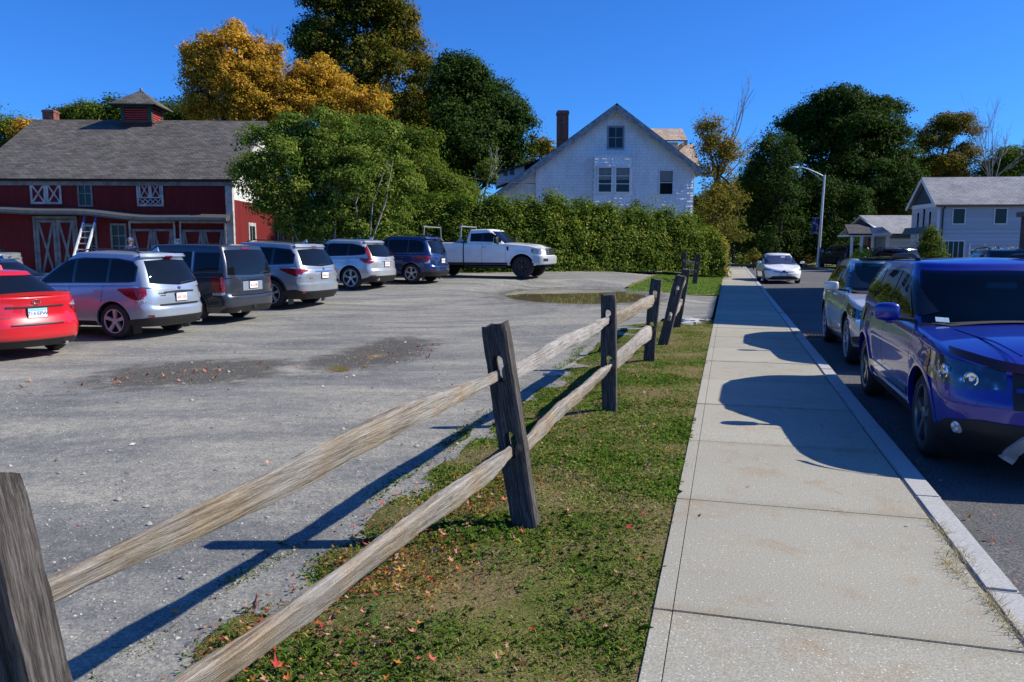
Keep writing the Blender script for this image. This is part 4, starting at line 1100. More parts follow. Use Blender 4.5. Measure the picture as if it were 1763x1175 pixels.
    # crease lines on the hood
    for sd_ in (1, -1):
        pts = []
        for k in range(14):
            x = 2.62+(3.62-2.62)*k/13; y = .62-.20*(k/13)**1.2; pts.append((x, sd_*y, c.ztop(x)+c.hood*(1-(y/.83)**2)-.006))
        MB().tube(pts, .008, 8).obj('hood_crease', P_cobalt, c.root, ang=60)
    MB().tube([(3.20, .0, c.ztop(3.2)+.04), (3.20, 0, c.ztop(3.2)+.07)], .01, 8).obj('washer_jet', K_black, c.root)
    # cowl and wipers
    c.gl(1, 'cowl', K_black, [(-.97, .03, .12), (0, -.02, .075), (.97, .03, .12)], .014, nu=14, nv=3)
    c.wiper(1, .80, .05, .125, .02); c.wiper(1, .0, -.75, .11, .02)
    st = c.gl(1, 'inspection_sticker', K_stk, [(-.83, .16, .235), (-.71, .155, .23)], .008, nu=2, nv=2)
    c.rails(-.35, 1.15, K_black, .045, inset=.07, r=.022); c.mirrors(2.18, 1.17, P_cobalt, .22, .17, .15, .13)
    c.handles((.28, 1.2), 1.0, P_cobalt); c.seams([(.25, .15), (1.08, 1.02), (2.40, 2.36)], .38, 1.07)
    c.seams([(2.62, 2.74)], .80, 1.03)
    # hood shut line
    c.wrap(-1, 'tail_lamp', K_red, [(.6, .85, 1.02), (1.15, .88, 1.03)], .012, nu=6)
    return c
def headlamp():
    m, nt, b = nmat('headlamp'); v = mapping(nt)
    vo = nt.nodes.new('ShaderNodeTexVoronoi'); vo.inputs['Scale'].default_value = 13; L(nt, v, vo.inputs['Vector'])
    c = ramp(nt, vo.outputs['Distance'], [(.08, (.45, .55, .65)), (.22, (.05, .10, .15)), (.5, (.02, .05, .08))])
    L(nt, c, b.inputs['Base Color']); b.inputs['Metallic'].default_value = .7; b.inputs['Roughness'].default_value = .2; b.inputs['Coat Weight'].default_value = 1; b.inputs['Coat Roughness'].default_value = .02
    return m
K_stk = plain('pale_sticker', (.45, .60, .66), .4, var=.2, scale=30)
journey()
def mkx():
    c = Car(ro=.98, wb=2.85, fo=.99, W=1.93, R=.375, zt=[(-1.0, 1.08), (-.6, 1.10), (2.3, 1.04), (2.60, 1.03), (3.3, .98), (3.6, .90), (3.8, .80), (3.9, .74)],
            zr=[(-1, 1.46), (0, 1.51), (1.0, 1.53), (1.6, 1.50), (2.1, 1.42)], gx=(-.9, -.5, 1.50, 2.62), hz=SUV_HZ, xr=RT, xf=[(.24, .10), (.40, .01), (.62, .0), (.90, .08), (1.05, .2)], hg=(.92, .70), crown=.03, hood=.05, Ra=.43, tw=.245, cabin=True)
    x, y = 5.0+1.06*SY, 11.97-1.06*SX; pos = (x+2.85*SX, y+2.85*SY)
    c.build('cream_suv', pos, SH, 'cream suv with a dark glass roof parked right behind the cobalt suv', P_cream, style='ten', rr=.74)
    dlo = [(-.5, 1.20, 1.32), (-.4, 1.17, 1.38), (0, 1.14, 1.44), (1.2, 1.11, 1.46), (1.6, 1.10, 1.40), (2.0, 1.09, 1.25), (2.38, 1.08, 1.11)]
    panes = [[(-.46, 1.21, 1.32), (-.3, 1.18, 1.38), (.1, 1.17, 1.42)], [(.2, 1.17, 1.425), (1.0, 1.14, 1.44)], [(1.08, 1.14, 1.44), (1.58, 1.13, 1.38), (1.98, 1.12, 1.22), (2.25, 1.115, 1.14)]]
    suv_common(c, dlo, panes, wg=[(-.93, .07, .97), (0, .04, .99), (.93, .07, .97)])
    mb = MB(); V = []
    for i in range(17):
        x = -.25+1.70*i/16
        for k in range(13):
            yf = -1+2*k/12; a = abs(yf)*.92; h = c.hwG(x, 1)-.07
            V.append((x, yf*.92*h, c.zroof(x)+.0385+c.crown*(1-a*a)+.006))
    link('glass_roof', np_mesh('glass_roof', np.array(V), grid_faces(17, 13), smooth=True), K_gloss, c.root)
    c.wrap(1, 'headlamp', headlamp(), [(.52, .74, .82), (.75, .73, .87), (1.02, .76, .91), (1.25, .83, .93)], .008, nu=7)
    c.wrap(1, 'lamp_strip', K_chrome, [(.40, .715, .725), (.75, .70, .715), (1.05, .72, .74)], .014, nu=5)
    c.end(1, 'grille', K_black, [(-.55, .62, .80), (0, .60, .84), (.55, .62, .80)], .008)
    c.end(1, 'grille_bar', K_chrome, [(-.52, .70, .73), (0, .69, .73), (.52, .70, .73)], .02)
    c.wrap(1, 'fog_recess', K_black, [(.60, .38, .50), (.90, .39, .46)], .010, nu=6)
    c.wrap(1, 'fog_trim', K_chrome, [(.60, .36, .385), (.90, .37, .39)], .018, nu=6)
    c.wrap(1, 'lower_bumper', K_black, [(0, .25, .33), (.7, .25, .33), (1.0, .25, .30)], .012, nu=8)
    c.side('sill', K_black, [(.5, .25, .33), (2.35, .25, .33)], .010)
    c.mirrors(2.22, 1.15, P_cream, .22, .15, .13, .13); c.handles((.25, 1.2), .98, K_chrome); c.seams([(.2, .1), (1.05, 1.0), (2.36, 2.32)], .38, 1.04)
    c.gl(1, 'inspection_sticker', K_stk, [(-.84, .10, .17), (-.74, .10, .17)], .008, nu=2, nv=2)
    c.wiper(1, .75, .05, .09, .02)
    c.gl(1, 'pillar_trim', K_chrome, [(-.985, .0, .96), (-.965, .0, .96)], .006, nu=2, nv=10)
mkx()
def prius():
    c = Car(ro=.93, wb=2.70, fo=.91, W=1.76, R=.315, zb=.18, zt=[(-1.0, 1.06), (-.7, 1.06), (.4, .98), (2.3, .93), (2.75, .90), (3.35, .76), (3.55, .66), (3.7, .58)],
            zr=[(-1, 1.18), (.2, 1.36), (1.0, 1.42), (1.6, 1.36), (2, 1.28)], gx=(-.86, -.60, 1.45, 2.62), hz=[(.18, .90), (.3, .96), (.55, 1.0), (.8, .97), (1.1, .90)], xr=RT,
            xf=[(.18, .08), (.30, .0), (.50, .0), (.62, .05), (.75, .14), (.95, .3)], hg=(.92, .68), crown=.03, hood=.04, Ra=.36, tw=.205, cf=.75, nf=2.3, nfg=2.4, cfg=.40, cabin=True)
    hd = -101.; h = rad(hd); fx_, fy_ = 13.05, 37.7     # nose
    pos = (fx_-math.cos(h)*3.61, fy_-math.sin(h)*3.61)
    c.build('white_car', pos, hd, 'small white hatchback driving towards the viewer on the street', P_white, style='five')
    dlo = [(-.6, 1.10, 1.16), (0, 1.03, 1.30), (1.0, .99, 1.36), (1.5, .98, 1.30), (2.0, .96, 1.12), (2.35, .95, .99)]
    suv_common(c, dlo, [[(-.4, 1.10, 1.17), (0, 1.05, 1.27), (.8, 1.01, 1.33)], [(.9, 1.01, 1.33), (1.45, 1.0, 1.28), (1.95, .98, 1.10), (2.2, .975, 1.02)]], wg=[(-.92, .09, .95), (0, .04, .97), (.92, .09, .95)])
    c.wrap(1, 'headlamp', K_hlp, [(.42, .665, .685), (.60, .655, .70), (.80, .66, .74), (1.0, .70, .80), (1.12, .76, .84)], .006, nu=6)
    c.wrap(1, 'lamp_tail', K_hlp, [(.86, .50, .66), (.95, .52, .67)], .006, nu=4)
    c.end(1, 'upper_grille', K_black, [(-.48, .585, .605), (-.10, .565, .60), (.10, .565, .60), (.48, .585, .605)], .006)
    c.disc(1, 0, .615, .075, K_platetxb, rz=.05)
    c.end(1, 'lower_grille', K_black, [(-.70, .22, .26), (-.50, .22, .38), (0, .22, .40), (.50, .22, .38), (.70, .22, .26)], .008)
    c.plate(1, .47, text=None); bpy.data.objects[c.root.children[-1].name].data.materials[0] = flat('plate_dark', (.03, .04, .10), .4)
    c.wrap(1, 'fog_lamp', K_black, [(.80, .34, .44), (.86, .34, .44)], .008, nu=3)
    c.mirrors(2.25, 1.02, P_white, .20, .12, .12, .13)
    c.wiper(1, .7, .05, .09, .02)
    c.gl(1, 'permit', K_stk, [(.12, .80, .86), (.42, .80, .86)], .008, nu=2, nv=2)
K_hlp = flat('smoked_lamp', (.10, .14, .20), .1, .5, 1.)
prius()
K_rack = flat('rack_alloy', (.34, .35, .36), .4, .4)
# ---- the white pickup with a ladder rack
def pickup(name, pos, head, label, mat, cap=False):
    zrf = 1.86
    c = Car(ro=1.22, wb=3.80, fo=.96, W=2.03, R=.43, zb=.52, zt=[(-1.3, 1.40), (1.24, 1.40), (1.30, 1.36), (3.05, 1.36), (3.3, 1.36), (4.2, 1.28), (4.6, 1.16), (4.8, 1.05)],
            zr=[(-1.3, zrf), (1.4, zrf+.02), (2.4, zrf+.04), (2.7, zrf), (3.2, zrf-.1)], gx=((-1.18, -1.02) if cap else (1.38, 1.46))+(2.55, 3.22), hz=[(.52, .97), (.7, .985), (1.0, 1.0), (1.2, .985), (1.45, .96)],
            xr=[(.52, .04), (.8, .0), (1.4, .02)], xf=[(.52, .02), (.75, .0), (.9, .03), (1.2, .06), (1.4, .2)], hg=(.93, .76), crown=.03, hood=.05, cr=.14, nr=4.5, cf=.40, nf=3.2, crg=.10, nrg=4, cfg=.30,
            nfg=2.6, taper=.01, gtaper=.0, Ra=.53, tw=.30, flare=.03, Ryr=1)
    c.build(name, pos, head, label, mat, cat='pickup truck', style='eight', rimmat=K_rimd if not cap else K_rim, rr=.60)
    if cap:
        c.side('cap_window', K_glass, [(-.85, 1.47, 1.74), (1.15, 1.47, 1.76)], .006, 'G')
        c.side('cap_joint', K_gloss, [(1.26, 1.40, 1.84), (1.34, 1.40, 1.84)], .006, 'G')
        c.gl(-1, 'rear_window', K_glass, [(-.88, .16, .86), (0, .14, .88), (.88, .16, .86)], .006, nu=8)
        c.gl(-1, 'brake_lamp', K_red, [(-.1, .92, .97), (.1, .92, .97)], .01, skirt=.02)
    x0 = 1.50 if cap else 1.56
    c.side('window_trim', K_gloss, [(x0, 1.44, 1.76), (2.45, 1.42, 1.80), (2.62, 1.42, 1.74), (3.0, 1.41, 1.50)], .004, 'G')
    c.side('side_window', K_glass, [(x0+.05, 1.46, 1.75), (2.06, 1.45, 1.77)], .009, 'G')
    c.side('side_window', K_glass, [(2.13, 1.44, 1.775), (2.43, 1.44, 1.77), (2.60, 1.44, 1.70), (2.90, 1.44, 1.50)], .009, 'G')
    c.gl(1, 'windshield', K_glass, [(-.93, .10, .94), (0, .06, .96), (.93, .10, .94)], .006, nu=10)
    if not cap: c.gl(-1, 'rear_window', K_glass, [(-.8, .15, .85), (.8, .15, .85)], .006, nu=6)
    c.side('cab_gap', K_gloss, [(1.27, .55, 1.37), (1.32, .55, 1.37)], .004)
    c.side('sill', K_black, [(.62, .525, .60), (3.2, .525, .60)], .006)
    for sd_ in (1, -1):
        MB().tube([(1.35, sd_*.98, .44), (1.5, sd_*1.02, .42), (3.0, sd_*1.02, .42), (3.15, sd_*.98, .44)], .045, 10).obj('running_board', K_rimd, c.root, ang=50)
    c.seams([(2.10, 2.10), (3.12, 3.10)], .60, 1.36)
    c.handles((2.22,) if not cap else (1.55, 2.4), 1.22, K_chrome)
    c.side('fender_vent', K_black, [(3.16, 1.10, 1.24), (3.24, 1.06, 1.24)], .012)
    c.wrap(1, 'headlamp', K_clear, [(.66, .95, 1.16), (.95, .95, 1.17), (1.04, .96, 1.16)], .012, nu=5)
    c.wrap(1, 'side_marker', K_amber, [(1.02, .97, 1.16), (1.12, .98, 1.15)], .014, nu=3)
    c.end(1, 'grille', K_black, [(-.62, .90, 1.17), (.62, .90, 1.17)], .012)
    for z in (.93, 1.02, 1.11): c.end(1, 'grille_bar', K_chrome, [(-.62, z, z+.045), (.62, z, z+.045)], .018)
    c.wrap(1, 'front_bumper', K_rim, [(0, .56, .86), (.8, .56, .86), (1.10, .60, .86)], .05, nu=8)
    c.wrap(1, 'bumper_intake', K_black, [(.30, .66, .76), (.62, .66, .76)], .056, nu=4)
    c.wrap(-1, 'rear_bumper', K_chrome if not cap else K_rim, [(0, .54, .72), (.9, .54, .72), (1.1, .54, .72)], .07, nu=8)
    c.wrap(-1, 'tail_lamp', K_red, [(.86, .90, 1.26), (1.02, .90, 1.26)], .012, nu=4)
    c.end(-1, 'tailgate', mat, [(-.72, .76, 1.36), (.72, .76, 1.36)], .012)
    if cap: c.plate(-1, .63, x=c.x0-.075)
    c.arch(mat, .07, .02, -25, 205)
    c.mirrors(2.80, 1.48, K_black, .24, .28, .14, .16)
    MB().box(-.9, 4.6, -.45, .45, .35, .55).obj('chassis', K_well, c.root)
    c.gl(1, 'roof_marker', K_amber, [(-.06, .99, 1.02), (.06, .99, 1.02)], .04)
    if not cap:
        # open bed: dark liner
        mb = MB(); mb.box(-1.12, 1.22, -.86, .86, 1.405, 1.452); mb.obj('bed_cover', K_black, c.root)
        for nm, xx in (('ladder_rack', -.55), ('ladder_rack', 1.12)):
            mb = MB(); H_ = 2.06
            for sd_ in (1, -1):
                mb.bar((xx, sd_*.90, 1.42), (xx+.02, sd_*.82, H_), .045, .045, (1, 0, 0))
                mb.add([(xx-.16, sd_*.93, 1.44), (xx+.16, sd_*.93, 1.44), (xx, sd_*.91, 1.62), (xx-.16, sd_*.87, 1.44), (xx+.16, sd_*.87, 1.44), (xx, sd_*.85, 1.62)], [(0, 1, 2), (5, 4, 3), (0, 3, 4, 1), (1, 4, 5, 2), (2, 5, 3, 0)])
            mb.bar((xx, -.86, H_), (xx, .86, H_), .045, .045); mb.bar((xx, -.66, H_+.03), (xx, -.66, H_+.08), .03, .03, (1, 0, 0))
            mb.obj(nm, K_rack, c.root)
        c.side('door_stripe', flat('pale_decal', (.80, .82, .84), .3), [(2.35, .83, .87), (2.95, .80, .84)], .005)
    return c
h = rad(-19.); pf = (.43-math.sin(h)*-.87, 31.43)      # centre under the front axle
pos = (.43+.87*(-math.sin(h))-math.cos(h)*3.80, 31.43+.87*math.cos(h)-math.sin(h)*3.80)
pickup('white_pickup', pos, -19, 'white pickup truck with a ladder rack over its bed in front of the hedge', P_white)
pickup('black_pickup', (26.9, 62.5), 91, 'black pickup truck with a bed cap parked by the street lamp beyond the street', P_black, True)
forester('navy_car', (24.3, 49.), 118, 'dark blue car beyond the street, seen just above the cream suv', P_navy, True)
forester('black_suv', (13.6, 21.9), -105, 'black suv with roof rails behind the cobalt suv at the right edge', P_black, True)
def at(px, py, Y):
    """metres right of the camera axis and height for a place in the photograph at depth Y"""
    c_, s_ = math.cos(.1191), math.sin(.1191); a = (px-881.5)/1350; b_ = (587.5-py)/1350
    k = Y/(c_+b_*s_); return a*k, 1.65+(-s_+b_*c_)*k
# ------------------------------------------------------------------ buildings
def board_mat(name, col, period=.20, vert=True, rough=.8, depth=.4, var=.25, stain=None):
    """boards or clapboards: grooves from a wave in object space"""
    m, nt, b = nmat(name); v = mapping(nt)
    sepn = nt.nodes.new('ShaderNodeSeparateXYZ'); L(nt, v, sepn.inputs[0])
    axis = math_(nt, 'ADD', sepn.outputs[0], sepn.outputs[1]) if vert else sepn.outputs[2]
    fr = math_(nt, 'FRACT', math_(nt, 'DIVIDE', axis, period)); idx = math_(nt, 'FLOOR', math_(nt, 'DIVIDE', axis, period))
    wn_ = nt.nodes.new('ShaderNodeTexWhiteNoise'); wn_.noise_dimensions = '1D'; L(nt, idx, wn_.inputs['W'])
    n = noise(nt, mapping(nt, (3, 3, .3) if vert else (.3, .3, 3)), 5, 5, .65)
    c = ramp(nt, n, [(.3, tuple(x*(1-var) for x in col)), (.7, tuple(min(1, x*(1+var)) for x in col))])
    c = mixc(nt, 1., c, ramp(nt, wn_.outputs['Value'], [(0, (.86, .86, .86)), (1, (1.1, 1.1, 1.1))]), 'MULTIPLY')
    if stain: c = mixc(nt, math_(nt, 'MULTIPLY', ramp(nt, noise(nt, v, 1.6, 6, .7), [(.55, (0, 0, 0)), (.75, (1, 1, 1))]), .6), c, stain)
    g = ramp(nt, fr, [(0, (0, 0, 0)), (.06, (1, 1, 1)), (.94, (1, 1, 1)), (1, (.0, .0, .0))] if vert else [(0, (0, 0, 0)), (.07, (1, 1, 1)), (1, (.35, .35, .35))])
    L(nt, c, b.inputs['Base Color']); b.inputs['Roughness'].default_value = rough; b.inputs['Specular IOR Level'].default_value = .25
    bump(nt, b, g, depth, .03); return m
def shingle_mat(name, c0, c1, row=.16, wid=.28, stain=None, rough=.9):
    m, nt, b = nmat(name); tc = nt.nodes.new('ShaderNodeTexCoord')
    br = nt.nodes.new('ShaderNodeTexBrick'); L(nt, tc.outputs['UV'], br.inputs['Vector'])
    br.inputs['Scale'].default_value = 1; br.inputs['Brick Width'].default_value = wid; br.inputs['Row Height'].default_value = row
    br.inputs['Mortar Size'].default_value = .012; br.inputs['Mortar Smooth'].default_value = .3; br.inputs['Bias'].default_value = -.1
    br.inputs['Color1'].default_value = (*c0, 1); br.inputs['Color2'].default_value = (*c1, 1); br.inputs['Mortar'].default_value = (*[x*.35 for x in c0], 1)
    n = ramp(nt, noise(nt, mapping(nt, (1, 1, 2.)), .8, 6, .65), [(.3, (.72, .72, .74)), (.5, (1, 1, 1)), (.7, (1.18, 1.16, 1.12))])
    c = mixc(nt, 1., br.outputs['Color'], n, 'MULTIPLY')
    c = mixc(nt, 1., c, ramp(nt, noise(nt, mapping(nt), 14, 3), [(.3, (.8, .8, .8)), (.7, (1.2, 1.2, 1.2))]), 'MULTIPLY')
    if stain: c = mixc(nt, ramp(nt, noise(nt, mapping(nt, (1, 1, .4)), 3, 5, .7), [(.5, (0, 0, 0)), (.7, (1, 1, 1))]), c, stain)
    L(nt, c, b.inputs['Base Color']); b.inputs['Roughness'].default_value = rough; b.inputs['Specular IOR Level'].default_value = .2
    bump(nt, b, br.outputs['Fac'], -.5, .03); return m
def brick_mat(name='brick', c0=(.22, .05, .035), c1=(.30, .08, .05)):
    m, nt, b = nmat(name); v = mapping(nt, rot=(PI/2, 0, 0)); br = nt.nodes.new('ShaderNodeTexBrick'); L(nt, v, br.inputs['Vector'])
    for k, val in (('Scale', 1), ('Brick Width', .22), ('Row Height', .075), ('Mortar Size', .008)): br.inputs[k].default_value = val
    br.inputs['Color1'].default_value = (*c0, 1); br.inputs['Color2'].default_value = (*c1, 1); br.inputs['Mortar'].default_value = (.22, .18, .16, 1)
    c = mixc(nt, 1., br.outputs['Color'], ramp(nt, noise(nt, v, 4, 5), [(.3, (.5, .5, .5)), (.7, (1.2, 1.2, 1.2))]), 'MULTIPLY')
    L(nt, c, b.inputs['Base Color']); b.inputs['Roughness'].default_value = .9; bump(nt, b, br.outputs['Fac'], -.5, .02); return m
M_brick = brick_mat()
M_redb = board_mat('red_barn_boards', (.135, .011, .012), .22, True, stain=(.07, .008, .008))
M_bwhite = board_mat('old_white_boards', (.60, .60, .58), .22, True, var=.15)
M_trimw = plain('worn_white_trim', (.36, .36, .35), .8, var=.45, scale=3)
M_trimg = plain('worn_grey_trim', (.18, .18, .175), .85, var=.4, scale=3)
M_broof = shingle_mat('barn_shingles', (.080, .074, .069), (.14, .133, .123), .17, .32)
M_wglass = flat('window_glass', (.012, .016, .02), .04, 0, 0.); M_wglass.node_tree.nodes['Principled BSDF'].inputs['Specular IOR Level'].default_value = .35
M_curtain = plain('pale_curtain', (.20, .20, .19), .9, var=.3, scale=5)
M_greentrim = plain('dark_green_trim', (.015, .05, .04), .7)

def roof_plane(name, a, b, c, d, th, mat, parent):
    """slab with upper corners a b c d (counter clockwise from above), u along ab, v up the slope; a UV in metres"""
    a, b, c, d = map(Vector, (a, b, c, d)); n = (b-a).cross(d-a).normalized()
    vs = [a, b, c, d]+[p-n*th for p in (a, b, c, d)]
    mb = MB(); mb.add(vs, [(0, 1, 2, 3), (7, 6, 5, 4), (0, 4, 5, 1), (1, 5, 6, 2), (2, 6, 7, 3), (3, 7, 4, 0)])
    me = mb.mesh(name, fixn=False); uv = me.uv_layers.new(name='UVMap'); ux = (b-a).normalized(); uy = n.cross(ux)
    for lp in me.loops:
        p = Vector(me.vertices[lp.vertex_index].co)-a; uv.data[lp.index].uv = (p.dot(ux), p.dot(uy))
    return link(name, me, mat, parent)
class Face:
    """a wall plane: origin o, right vector r, in the building's own frame; outward normal n"""
    def __init__(s, o, r): s.o = Vector(o); s.r = Vector(r).normalized(); s.n = s.r.cross(Vector((0, 0, 1)))
    def p(s, x, z, d=0.): return tuple(s.o+s.r*x+Vector((0, 0, z))+s.n*d)
    def box(s, mb, x0, x1, z0, z1, d0, d1):
        return mb.add([s.p(x, z, d) for z in (z0, z1) for d in (d0, d1) for x in (x0, x1)], [(0, 2, 3, 1), (4, 5, 7, 6), (0, 1, 5, 4), (2, 6, 7, 3), (0, 4, 6, 2), (1, 3, 7, 5)])
    def bar(s, mb, x0, z0, x1, z1, w, d0, d1):
        dx, dz = x1-x0, z1-z0; l = math.hypot(dx, dz); nx, nz = -dz/l*w/2, dx/l*w/2
        q = [(x0+nx, z0+nz), (x0-nx, z0-nz), (x1-nx, z1-nz), (x1+nx, z1+nz)]
        return mb.add([s.p(x, z, d0) for x, z in q]+[s.p(x, z, d1) for x, z in q], [(0, 1, 2, 3), (7, 6, 5, 4), (0, 4, 5, 1), (1, 5, 6, 2), (2, 6, 7, 3), (3, 7, 4, 0)])
    def window(s, par, x0, x1, z0, z1, fm, nx=2, nz=2, fw=.11, d=.0, shade=None, name='window'):
        mb = MB()
        s.box(mb, x0-fw, x0, z0-fw, z1+fw, d-.02, d+.045); s.box(mb, x1, x1+fw, z0-fw, z1+fw, d-.02, d+.045)
        s.box(mb, x0, x1, z1, z1+fw, d-.02, d+.043); s.box(mb, x0, x1, z0-fw, z0, d-.02, d+.043)
        w = mb.obj(name, fm, par)
        mb = MB(); s.box(mb, x0+.0005, x1-.0005, z0+.0005, z1-.0005, d-.02, d+.006); mb.obj('pane', M_wglass, w)
        if shade:
            mb = MB(); s.box(mb, x0+.03, x1-.03, z1-(z1-z0)*shade, z1-.02, d+.0065, d+.0085); mb.obj('blind', M_curtain, w)
        mb = MB(); t = .018
        for k in range(1, nx): xx = x0+(x1-x0)*k/nx; s.box(mb, xx-t, xx+t, z0, z1, d+.008, d+.028)
        for k in range(1, nz): zz = z0+(z1-z0)*k/nz; s.box(mb, x0, x1, zz-t*1.3, zz+t*1.3, d+.009, d+.030)
        if mb.v: mb.obj('muntins', fm, w)
        return w
    def frame(s, mb, x0, x1, z0, z1, w, d0, d1):
        s.box(mb, x0, x0+w, z0, z1, d0, d1); s.box(mb, x1-w, x1, z0, z1, d0, d1)
        s.box(mb, x0+w, x1-w, z1-w, z1, d0, d1-.002); s.box(mb, x0+w, x1-w, z0, z0+w, d0, d1-.002)
    def xdoor(s, par, x0, x1, z0, z1, fm, lm, w=.13, d=0., two=False, name='barn_door'):
        mb = MB(); s.box(mb, x0, x1, z0, z1, d-.02, d+.02); o = mb.obj(name, lm, par)
        mb = MB(); s.frame(mb, x0, x1, z0, z1, w, d+.021, d+.05)
        if two == 'V':
            s.bar(mb, x0+w, z1-w, (x0+x1)/2, z0+w, w*.8, d+.022, d+.044); s.bar(mb, x1-w, z1-w, (x0+x1)/2, z0+w, w*.8, d+.022, d+.042)
        else:
            s.bar(mb, x0+w, z1-w, x1-w, z0+w, w*.75, d+.022, d+.044); s.bar(mb, x0+w, z0+w, x1-w, z1-w, w*.75, d+.022, d+.042)
        mb.obj('door_bracing', fm, o); return o

# ---- the red barn: long side towards the lot, lit gable at the right
GZ = .5
BX, BY = -12.35, 35.05       # near right corner
Lb, Db = 10.95, 11.2; He, Hr = 4.12, 7.36
barn = empty('red_barn', (BX, BY, GZ), rad(2.5), 'weathered red barn with white trimmed doors, long shingle roof and a louvred cupola', 'barn')
def bsub(z): return z-GZ
F1 = Face((-Lb, 0, 0), (1, 0, 0))      # front wall (x runs right, outward normal -y)
F2 = Face((0, 0, 0), (0, 1, 0))        # gable wall (x runs away), normal +x
mb = MB(); mb.prism([(-Lb, -.6), (0, -.6), (0, He), (-Lb, He)], .0, .15, 'y'); w_ = mb.obj('front_wall', M_redb, barn)
mb = MB(); mb.prism([(.15, -.6), (Db, -.6), (Db, 3.25), (.15, 3.25)], -.15, -.002, 'x'); mb.obj('gable_wall', M_redb, barn)
mb = MB(); mb.prism([(.02, 3.25), (Db, 3.25), (Db, He), (Db/2, Hr), (.02, He)], -.15, .01, 'x'); mb.obj('white_gable', M_bwhite, barn)
mb = MB(); mb.prism([(-Lb, -.6), (-.16, -.6), (-.16, He), (-Lb, He)], Db-.15, Db, 'y'); mb.obj('rear_wall', M_redb, barn)
mb = MB(); mb.prism([(.16, -.6), (Db-.16, -.6), (Db-.16, He), (Db/2, Hr), (.16, He)], -Lb, -Lb+.15, 'x'); mb.obj('gable_wall', M_redb, barn)
sl = (Hr-He)/(Db/2); ov = .25
roof_plane('roof_slope', (-Lb-.3, -ov, He-ov*sl+.12), (.22, -ov, He-ov*sl+.12), (.22, Db/2, Hr+.12), (-Lb-.3, Db/2, Hr+.12), .12, M_broof, barn)
roof_plane('roof_slope', (.22, Db+ov, He-ov*sl+.119), (-Lb-.3, Db+ov, He-ov*sl+.119), (-Lb-.3, Db/2, Hr+.119), (.22, Db/2, Hr+.119), .12, M_broof, barn)
mb = MB()
for sgn in (1, -1):
    ya, yb = (-ov, Db/2) if sgn > 0 else (Db+ov, Db/2)
    mb.bar((.20, ya, He-ov*sl-.03), (.20, yb, Hr-.03), .07, .26, (1, 0, 0)) if False else mb.bar((.16, ya, He-ov*sl-.11), (.16, yb, Hr-.11), .26, .09, (1, 0, 0))
mb.obj('rake_board', M_trimw, barn)
mb = MB(); F1.box(mb, -.3, Lb+.2, He-.30, He-.12, .02, .10); mb.obj('eave_board', M_trimg, barn)
mb = MB(); F1.box(mb, Lb-.26, Lb+.02, -.6, He-.3, .0, .045); F2.box(mb, -.045, .2, -.6, He-.3, .003, .04); mb.obj('corner_board', M_trimw, barn)
mb = MB(); F2.box(mb, Db-.22, Db, -.6, He-.3, .0, .04); mb.obj('corner_board', M_trimw, barn)
# sagging lean-to ledge with its small roof
mb = MB(); n = 40; vs = []
for k in range(n+1):
    x = -Lb-.2+(Lb+.1)*k/n; u = k/n; zz = 2.58-.36*(1/(1+math.exp(-(u-.55)*11)))+.025*math.sin(u*17)+.05*math.exp(-((u-1)/.12)**2)
    vs += [(x, -.02, zz+.34), (x, -.55, zz+.18), (x, -.56, zz), (x, -.02, zz+.10)]
fs = []
for k in range(n):
    for q in range(4): fs.append((k*4+q, k*4+(q+1) % 4, (k+1)*4+(q+1) % 4, (k+1)*4+q))
fs += [(0, 1, 2, 3), (n*4+3, n*4+2, n*4+1, n*4)]
mb.add(vs, fs).obj('ledge_roof', M_trimg2 if 'M_trimg2' in globals() else plain('dark_ledge_shingles', (.06, .06, .06), .9), barn)
mb = MB(); vs = [(x, y-.012, z-(.0 if i % 4 == 1 else .02)) for i, (x, y, z) in enumerate(vs)]
v2_ = []
for k in range(n+1): a = vs[k*4+1]; v2_ += [(a[0], -.565, a[2]-.0), (a[0], -.60, a[2]-.0), (a[0], -.60, a[2]-.12), (a[0], -.565, a[2]-.12)]
MB().add(v2_, fs).obj('ledge_fascia', M_trimg, barn)
def bx(px): return Lb+(px-405)/38.5      # along the front wall, by eye from the photograph's scale
F1.xdoor(barn, bx(73), bx(98.5), 3.02, 3.92, M_trimw, M_redb, .09, name='loft_door'); F1.xdoor(barn, bx(99), bx(124), 3.02, 3.92, M_trimw, M_redb, .09, name='loft_door')
F1.window(barn, bx(153), bx(172), 2.98, 3.98, M_trimg, 2, 2, .07)
o = F1.xdoor(barn, bx(252), bx(270), 3.28, 4.0, M_trimw, M_redb, .06, name='loft_door'); F1.xdoor(barn, bx(270.5), bx(288), 3.28, 4.0, M_trimw, M_redb, .06, name='loft_door')
mb = MB(); F1.frame(mb, bx(248), bx(292), 2.93, 4.08, .09, .021, .06)
for k in range(4):
    a, b_ = bx(253+k*8.5), bx(261.5+k*8.5); F1.bar(mb, a, 3.02, b_, 3.24, .035, .021, .05); F1.bar(mb, a, 3.24, b_, 3.02, .035, .021, .052)
mb.obj('loft_railing', M_trimw, barn)
Lz = -.35
for a, b_ in ((78, 111), (111.6, 143)): F1.xdoor(barn, bx(a), bx(b_), Lz, 2.35, M_trimg, M_redb, .13)
mb = MB(); F1.box(mb, bx(74), bx(77.5), Lz, 2.5, .021, .06); F1.box(mb, bx(143.6), bx(147), Lz, 2.5, .021, .06); F1.box(mb, bx(74), bx(147), 2.38, 2.5, .0605, .085); mb.obj('door_frame', M_trimg, barn)
for a, b_, zt_ in ((236, 270.5, 1.95), (271, 305, 1.95), (320, 354.5, 1.92), (355, 390, 1.92)): F1.xdoor(barn, bx(a), bx(b_), Lz, zt_, M_trimg, M_redb, .10, two='V')
